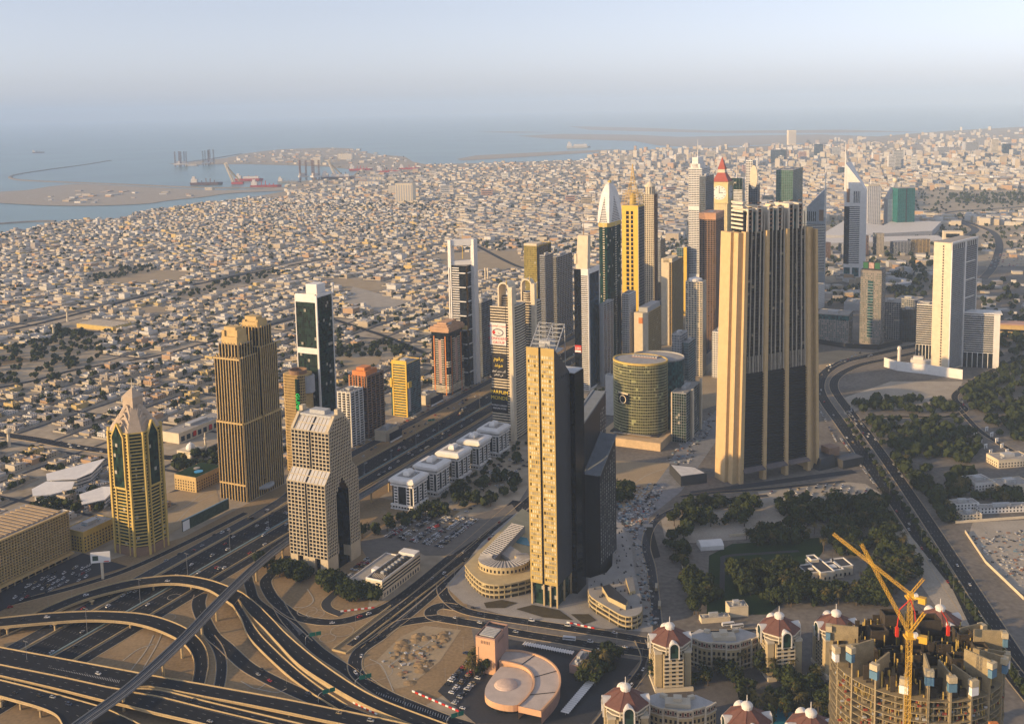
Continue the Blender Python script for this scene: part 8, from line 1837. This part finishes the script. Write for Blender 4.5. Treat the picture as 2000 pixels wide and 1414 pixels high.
def crown(q,r,c,rad,hgt,n,size):
    lobes=[(Vector((c[0]+r.gauss(0,rad*.42),c[1]+r.gauss(0,rad*.42),c[2]+r.uniform(-.35,.45)*hgt)),rad*r.uniform(.38,.62)) for _ in range(7)]
    for _ in range(n):
        lc,lr=lobes[r.randrange(7)];d=Vector((r.gauss(0,1),r.gauss(0,1),r.gauss(0,1))).normalized();p=lc+d*(lr*r.uniform(.6,1.02));nn=(d+Vector((r.gauss(0,.5),r.gauss(0,.5),r.gauss(0,.5)))).normalized();u=nn.orthogonal().normalized();u.rotate(Matrix.Rotation(r.uniform(0,6.28),3,nn));v=nn.cross(u);s=size*r.uniform(.6,1.3)
        q.quad(p-u*s-v*s*.7,p+u*s-v*s*.5,p+u*s*.8+v*s,p-u*s*.7+v*s*.8)
def tree_proto(k):
    r=random.Random(100+k);th=bpy.data.objects.new('broadleaf_tree',None);COL.objects.link(th);q=MB();q.tube((0,0,0),(.2,.1,3.2),.38,.26,6)
    for i in range(5): t=i*1.26;q.tube((.2,.1,2.8+.2*i),(2.4*math.cos(t),2.4*math.sin(t),5+.4*i),.16,.06,4)
    q.build('trunk',M_bark,th);q=MB();crown(q,r,(0,0,6.0),4.4+.5*(k % 3),4.6,420,.62);q.build('crown',M_leaf,th);return th
def palm_proto(k):
    r=random.Random(200+k);th=bpy.data.objects.new('palm_tree',None);COL.objects.link(th);h=7+k;q=MB();q.tube((0,0,0),(.3,0,h),.3,.22,6);q.build('trunk',M_bark,th);q=MB()
    for i in range(26):
        t=i*2.4;el=r.uniform(-.5,1.1);pr=Vector((.3,0,h));d=Vector((math.cos(t),math.sin(t),0));w=Vector((-d.y,d.x,0))
        for s in range(4):
            nx=pr+(d*math.cos(el)+Vector((0,0,math.sin(el))))*.95;ww=.42*(1-s/5);q.quad(pr-w*ww,pr+w*ww,nx+w*ww*.8,nx-w*ww*.8);pr=nx;el -= .42
    q.build('crown',M_palm,th);return th
TP=[tree_proto(i) for i in range(7)];PP=[palm_proto(i) for i in range(3)]
cand=[]
def scatter(poly,n,palm=.0,smin=.8,smax=1.35,road_m=2.5):
    xs=[p[0] for p in poly];ys=[p[1] for p in poly];k=0;tries=0
    while k < n and tries < n*12:
        tries+=1;px=rnd.uniform(min(xs),max(xs));py=rnd.uniform(min(ys),max(ys))
        if not inside(px,py,poly): continue
        g=G(px,py)
        if near_road(g.x,g.y,road_m) or not clear_of(g.x,g.y,-14): continue
        cand.append((g.x,g.y,rnd.uniform(smin,smax),rnd.random() < palm));k+=1
# the park and the gardens on the right
for poly,n,pm in ((((1300,1010),(1345,985),(1350,1040),(1330,1070),(1300,1070)),12,0),(((1330,1000),(1400,970),(1475,985),(1470,1025),(1400,1040),(1340,1030)),34,0),(((1515,990),(1550,962),(1580,985),(1585,1025),(1540,1035)),30,.1),(((1590,985),(1650,978),(1730,975),(1740,1010),(1660,1030),(1600,1025)),60,.2),(((1455,1045),(1540,1035),(1600,1040),(1560,1065),(1460,1068)),34,.45),(((1600,1030),(1740,1010),(1790,1085),(1820,1140),(1760,1150),(1700,1100),(1600,1080)),95,.25),(((1330,1130),(1400,1150),(1425,1170),(1420,1200),(1345,1205)),40,.15),(((1310,1070),(1345,1075),(1340,1110),(1320,1110)),10,.1),
                    (((1430,1120),(1560,1105),(1570,1150),(1690,1150),(1690,1185),(1560,1190),(1450,1180)),95,.15),(((1700,1110),(1760,1150),(1740,1190),(1690,1180)),26,.1),(((1665,790),(1730,778),(1800,785),(1870,790),(1880,808),(1780,808),(1670,815)),46,.1),(((1685,825),(1790,822),(1870,820),(1920,860),(1900,910),(1850,900),(1790,895),(1740,890),(1700,870)),120,.12),(((1890,760),(1940,725),(2010,695),(2010,870),(1960,860),(1915,815),(1880,790)),120,.08),
                    (((1720,890),(1770,905),(1800,960),(1770,955)),26,.1),(((1790,930),(1815,920),(1835,960),(1870,1020),(1850,1030),(1800,960)),34,.1),(((1845,935),(1900,920),(1910,945),(1880,975),(1850,970)),34,.35),(((1890,975),(1990,965),(2000,985),(1900,990)),26,.6),(((1730,540),(1800,530),(1830,560),(1800,590),(1730,585)),60,0),(((1860,380),(2010,378),(2010,398),(1850,398)),110,0),(((1800,425),(2010,418),(2010,436),(1880,432)),70,0),(((1940,640),(2010,640),(2010,690),(1950,700)),30,0),(((1620,570),(1680,560),(1680,600),(1620,600)),24,0),(((1600,500),(1840,495),(1830,540),(1600,550)),70,0),(((1900,560),(2010,540),(2010,640),(1930,640)),40,0),(((1840,440),(1900,450),(1900,500),(1850,500)),30,0),
                    (((880,955),(1020,890),(1020,960),(980,985),(900,1000)),26,0),(((700,1050),(800,1000),(900,1010),(820,1015),(720,1070)),12,0),(((508,1105),(560,1110),(610,1128),(600,1140),(520,1122)),22,0),(((640,1150),(700,1158),(740,1172),(690,1178),(640,1160)),24,0),(((620,1135),(680,1140),(676,1150),(620,1148)),10,0),(((915,1290),(950,1275),(950,1320),(905,1330)),12,.6),(((1130,1330),(1200,1270),(1210,1290),(1150,1360)),24,.5),(((1270,1300),(1600,1320),(1640,1414),(1500,1414),(1400,1340),(1280,1340)),60,.5),(((1205,955),(1235,945),(1235,985),(1208,990)),10,0),(((330,900),(420,880),(430,915),(350,925)),18,.2),(((60,985),(200,960),(210,1000),(70,1010)),22,.3)):
    scatter(poly,int(n*1.25),pm,1.0,1.75)
for w in WOODS[:3]: scatter(w,170 if w is WOODS[0] else 60,.05,.8,1.3)
for w in WOODS[3:]: scatter(w,70,0)
for i in range(46):     # boulevard median and kerb palms
    t=i/46;a=G(1655+(2010-1655)*t,825+(1370-825)*t);cand.append((a.x,a.y,rnd.uniform(.8,1.1),rnd.random() < .7))
for i in range(60): p=ST(1000+i*9+rnd.uniform(-3,3),-597+rnd.uniform(-3,8));cand.append((p.x,p.y,rnd.uniform(.5,.9),False))
for (x,y,P,d) in ok:
    for _ in range(rnd.choice((1,1,2,3,4)) if d < 2400 else rnd.choice((0,0,1,1))):
        a=rnd.uniform(0,6.28);cand.append((x+13*math.cos(a),y+13*math.sin(a),rnd.uniform(.5,1.2),rnd.random() < .12))
for _ in range(5200):
    px=rnd.uniform(-10,2010);py=300+(rnd.random()**.7)*190
    if py > 410 and px < 900: continue
    g=G(px,py)
    if px > 560 and inside(g.x,g.y,coast2) and not near_road(g.x,g.y,4) and clear_of(g.x,g.y,-10): cand.append((g.x,g.y,rnd.uniform(.7,1.3),False))
cand.sort(key=lambda c: math.hypot(c[0],c[1])/c[2]);trees=[];rest=MB();usedT=set();RC=random.Random(77);nt_,np_=0,0
for i,(x,y,s,pm) in enumerate(cand):
    if (pm and np_ < 150) or (not pm and nt_ < 300):
        L=PP if pm else TP;k=rnd.randrange(len(L));key=(pm,k);o=L[k] if key not in usedT else copy_tree(L[k]);usedT.add(key);np_+=pm;nt_+=not pm
        o.location=(x,y,0);o.rotation_euler=(0,0,rnd.uniform(0,6.28));o.scale=(s,s,s*rnd.uniform(.85,1.15));tag(o,'','palm' if pm else 'tree','palm trees' if pm else 'broadleaf trees');trees.append((o,'olive green' if pm else ['dark green','deep green','dusty green'][k % 3]))
    else:
        d=math.hypot(x,y);n=34 if d < 1700 else 16 if d < 3000 else 8;rad=4.2*s
        for _ in range(n):
            dv=Vector((RC.gauss(0,1),RC.gauss(0,1),RC.gauss(0,.8))).normalized();p=Vector((x,y,4.6*s))+Vector((dv.x*rad,dv.y*rad,dv.z*rad*.8))*RC.uniform(.5,1.0);u=(dv+Vector((RC.gauss(0,.6),RC.gauss(0,.6),RC.gauss(0,.6)))).normalized().orthogonal().normalized();v=dv.cross(u).normalized();z=rad*(.36 if n > 20 else .5 if n > 10 else .7)*RC.uniform(.7,1.3);rest.quad(p-u*z-v*z,p+u*z-v*z,p+u*z+v*z,p-u*z+v*z)
label_all([t for t in trees if t[0]['category'] == 'tree'],'round tree');label_all([t for t in trees if t[0]['category'] == 'palm'],'palm')
o=rest.build('distant_trees',M_leaf);o['kind']='stuff';o['label']='mass of small dark trees among the houses'
# ================================================================ vehicles
CC=[('white',(.62,.62,.62)),('white',(.55,.55,.54)),('silver',(.32,.33,.34)),('black',(.012,.012,.014)),('dark grey',(.06,.06,.07)),('dark blue',(.02,.035,.08)),('red',(.35,.02,.02)),('sand coloured',(.36,.28,.16))]
CMAT=[mat('car_paint_%d' % i,c,.3,var=.02,spec=.5) for i,(n,c) in enumerate(CC)];G_car=glass('car_glass',(.01,.011,.012),var=.1)
def car_mesh(q,x,y,z,rot,mi,kind=0,mg=None):
    c,s=math.cos(rot),math.sin(rot);L,W=((2.25,.9),(2.4,.96),(2.6,1.0),(5.6,1.25))[kind];h0,h1=((.85,1.42),(1.05,1.8),(1.2,2.2),(2.6,3.0))[kind];mg=mg if mg is not None else mi
    T=lambda a,b,e: (x+a*c-b*s,y+a*s+b*c,z+e)
    def fr(x0,x1,w0,za,y0,y1,w1,zb,m,mt):
        n=len(q.v);q.v+=[T(x0,-w0,za),T(x1,-w0,za),T(x1,w0,za),T(x0,w0,za),T(y0,-w1,zb),T(y1,-w1,zb),T(y1,w1,zb),T(y0,w1,zb)]
        for f in ((0,1,5,4),(1,2,6,5),(2,3,7,6),(3,0,4,7)): q.f.append(tuple(n+i for i in f));q.m.append(m)
        q.f.append((n+4,n+5,n+6,n+7));q.m.append(mt)
    fr(-L,L,W,.25,-L*.98,L*.96,W*.97,h0,mi,mi)
    if kind == 3: fr(-L*.97,L*.97,W*.98,h0,-L*.96,L*.96,W*.95,h1,mi,mi)
    else: fr(-L*.86 if kind else -L*.72,L*.48,W*.9,h0,-L*.78 if kind else -L*.42,L*.18,W*.76,h1,mg,mi)
CARP={}
def car_obj(kind,ci):
    if (kind,ci) not in CARP:
        q=MB();car_mesh(q,0,0,0,0,0,kind,1)
        if kind == 3:
            for sg in (-1,1): q.box(-5.2,5.0,sg*1.27-.03,sg*1.27+.03,1.5,2.3,1)
        for sx in (-.62,.62):
            L=(2.25,2.4,2.6,5.6)[kind];W=(.9,.96,1.0,1.25)[kind]
            for sy in (-1,1): q.box(L*sx-.33,L*sx+.33,sy*W-.12,sy*W+.06,0,.66,1)
        o=q.build('bus' if kind == 3 else 'car',[CMAT[ci],G_car]);CARP[kind,ci]=o;return o
    o=CARP[kind,ci].copy();COL.objects.link(o);return o
cars=[]
def car(x,y,rot,z=.3,bus=False): cars.append((x,y,z,rot,3 if bus else rnd.choice((0,0,0,1,1,2)),rnd.choice((0,0,0,0,1,1,2,2,3,3,4,5,6,7)) if not bus else rnd.choice((0,1,7))))
DR=math.atan2(E1.y,E1.x)
for i in range(330):            # highway traffic
    s=540+(rnd.random()**1.2)*2200;ln=rnd.randrange(12);t=(-753+ln*4.0) if ln < 7 else (-721.5+(ln-7)*4.0)
    if s < 950 and rnd.random() < .35: continue
    p=ST(s,t);car(p.x,p.y,DR,.62,rnd.random() < .04)
for i in range(60): p=ST(600+rnd.random()*900,-768+rnd.choice((-4,0,4)));car(p.x,p.y,DR,.62)
for i in range(150): p=ST(1010+i*7.5+rnd.uniform(-1,1),-797+(-9 if i % 3 == 0 else 0));(car(p.x,p.y,DR+(1.57 if i % 4 else 0),.6) if rnd.random() < .8 else None)
def lot(s0,s1,t0,t1,fill,step=2.9,aisle=15.5):
    t=t0
    while t < t1:
        for dt in (0,5.2):
            s=s0
            while s < s1:
                p=ST(s,t+dt);P=proj(p.x,p.y,0)
                if rnd.random() < fill and not near_road(p.x,p.y,0): car(p.x,p.y,DR+1.57+rnd.uniform(-.05,.05),.5)
                s+=step
        t+=aisle
lot(905,985,-598,-535,.8);lot(1000,1190,-588,-545,.3,4.5);lot(800,850,-585,-560,.7)
def lot_px(poly,n,rot):
    k=0
    while k < n:
        px=rnd.uniform(min(p[0] for p in poly),max(p[0] for p in poly));py=rnd.uniform(min(p[1] for p in poly),max(p[1] for p in poly))
        if inside(px,py,poly): g=G(px,py);s=g.dot(E1);t=g.dot(E2);s=round(s/3)*3;t=round(t/9)*9;p=ST(s,t);car(p.x,p.y,rot+rnd.choice((0,math.pi)),.5);k+=1
lot_px(((1495,962),(1630,945),(1700,955),(1720,985),(1600,982)),95,.9);lot_px(((875,1345),(925,1265),(948,1285),(920,1350),(900,1400)),80,DR+1.57);lot_px(((15,1165),(130,1110),(195,1100),(160,1135),(40,1175)),60,DR+.3);lot_px(((1115,1290),(1180,1268),(1200,1285),(1140,1310)),18,DR)
lot_px(((210,985),(240,970),(262,985),(230,1010)),20,DR);lot_px(((1930,500),(2000,490),(2000,520),(1930,525)),90,0);lot_px(((1245,985),(1270,960),(1280,1010),(1250,1050)),20,1.2)
def along(pts,n,off,jam=0.0,z=.5):
    c=resample(smooth(PX(*pts),6),3.0);N=normals(c)
    for _ in range(n):
        i=rnd.randrange(1,len(c)-1) if not jam else min(len(c)-2,max(1,int(len(c)*rnd.gauss(jam,.06))));d=c[i+1]-c[i];o=rnd.choice(off);p=c[i]+N[i]*o;car(p.x,p.y,math.atan2(d.y,d.x),z)
B1_=((1960,1290),(1870,1160),(1790,1040),(1700,910),(1650,838),(1612,785),(1600,755),(1612,728),(1650,706),(1720,690));B2_=((1990,1290),(1900,1152),(1820,1030),(1740,912),(1684,835),(1640,778))
along(B1_,34,(-6,-2,2,6));along(B2_,14,(-5,0,5));along(B2_,24,(-5,-2,2,5),.88);along(((1655,870),(1600,760),(1612,728),(1700,690)),60,(-12.5,));along(((1740,960),(1655,850)),30,(-13,))
along(((690,1262),(800,1177),(900,1093),(1000,1008)),14,(-5,0,5));along(((884,1180),(980,1207),(1140,1231),(1270,1252)),6,(-3,3));along(((880,1211),(1010,1236),(1180,1264),(1270,1277)),9,(-4,0,4));along(((480,1299),(571,1347),(649,1380)),4,(-3,3));along(((577,1202),(649,1215),(740,1191)),3,(-3,3));along(((739,1246),(694,1288),(720,1335)),5,(-4,0,4));along(((60,857),(200,880),(420,905)),26,(-6,-2,2,6));along(((1880,800),(1875,762),(1930,728),(2000,695)),16,(-3,3));along(((1262,1290),(1200,1375)),6,(-3,3))
for px,py,z,a in ((46,1210,8.1,0.1),(92,1206,8,.05),(168,1163,5,.5),(327,1135,7.6,0),(30,1353,8.1,-.4),(135,1376,8.1,-.4),(103,1362,8.1,-.4),(78,1360,8.1,-.4),(192,1316,8.1,-.4),(370,1368,8,-.3),(410,1409,8,-.4),(662,1393,5.6,-.3),(724,1408,5,-.3),(20,1186,.5,.4)):
    g=G(px,py,z);car(g.x,g.y,a,z+.05)
for px,py,a in ((1112,1250,-.25),(1440,1226,.2),(1282,1150,1.4),(1288,1185,1.4),(1422,1222,.2),(1008,1042,1.0)): g=G(px,py);car(g.x,g.y,a,.5,True)
cars=[c for c in cars if -20 < proj(c[0],c[1],0)[0] < 2020];cars.sort(key=lambda c: math.hypot(c[0],c[1]));cl=[];bl=[];q=MB();n=0
for (x,y,z,rot,kind,ci) in cars:
    if n < 300 or kind == 3:
        o=car_obj(kind,ci);o.location=(x,y,z);o.rotation_euler=(0,0,rot);tag(o,'','bus' if kind == 3 else 'car','buses' if kind == 3 else 'cars on the roads and car parks');(bl if kind == 3 else cl).append((o,CC[ci][0]));n+=kind != 3
    else: car_mesh(q,x,y,z,rot,ci,kind,8)
label_all(cl,'car');label_all(bl,'bus');o=q.build('distant_cars',CMAT+[G_car]);o['kind']='stuff';o['label']='many small parked and driving cars'
# ================================================================ street lamps
LP=None;lamps=[]
def lamp(x,y,rot,h):
    global LP
    if LP is None:
        LP=bpy.data.objects.new('street_lamp',None);COL.objects.link(LP);a=MB();a.tube((0,0,0),(0,0,1),.009,.005,6);a.build('pole',M_steel,LP);a=MB();a.tube((-.08,0,1),(.08,0,1),.004,k=4);a.box(-.1,-.06,-.008,.008,.994,1.002);a.box(.06,.1,-.008,.008,.994,1.002);a.build('lamp_head',M_plant,LP);o=LP
    else: o=copy_tree(LP)
    o.location=(x,y,0);o.scale=(h,h,h);o.rotation_euler=(0,0,rot);tag(o,'','street lamp','street lamps');lamps.append((o,'tall grey'))
for i in range(26): p=ST(560+i*62,-726.2);lamp(p.x,p.y,ROAD_A,24)
for i in range(16): t=i/16;g=G(1990-(1990-1655)*t,1340-(1340-835)*t);lamp(g.x-1,g.y,0,13)
for px,py in ((770,1160),(813,1188),(888,1130),(867,1195),(946,1215),(893,1228),(1030,1232),(560,1335),(695,1222),(790,1385),(870,1330),(905,1268),(1205,1255),(1255,1290),(300,1360),(485,1370),(141,1175),(95,1190)): g=G(px,py);lamp(g.x,g.y,.4,11)
label_all(lamps,'street lamp')
# red and white road barriers
for i,(p0,p1,n,lab) in enumerate((((668,1195),(735,1187),10,'by the loop road'),((1110,1217),(1165,1229),8,'by the wedge podium'),((692,1374),(740,1398),9,'beside the flyover'),((808,1352),(900,1392),14,'by the salmon complex'))):
    A,B=G(*p0),G(*p1);th=thing('barrier_row','row of red and white plastic barriers '+lab,'barrier',A,group='red and white barriers')
    for k in range(n): c=(B-A)*(k/n);d=(B-A)/n*.42;q=MB();q.obox(c+Vector((0,0,.9)),d,Vector((-d.y,d.x,0)).normalized()*.4,(0,0,.6));q.build('barrier',M_red if k % 2 else M_ltr_w,th)
# ================================================================ haze: the dusty air over the city
def haze():
    b=MB();b.box(-60000,60000,-3500,62000,-2.6,800.0)
    m=bpy.data.materials.new('hazy_air');m.use_nodes=True;t=m.node_tree;t.nodes.clear()
    o=t.nodes.new('ShaderNodeOutputMaterial');v=t.nodes.new('ShaderNodeVolumePrincipled')
    v.inputs['Color'].default_value=(.56,.74,1.0,1);v.inputs['Density'].default_value=4.4e-5;v.inputs['Anisotropy'].default_value=-0.2
    t.links.new(v.outputs[0],o.inputs['Volume'])
    h=b.build('haze',m);h['kind']='stuff';h['label']='pale dusty haze over the city'
haze()
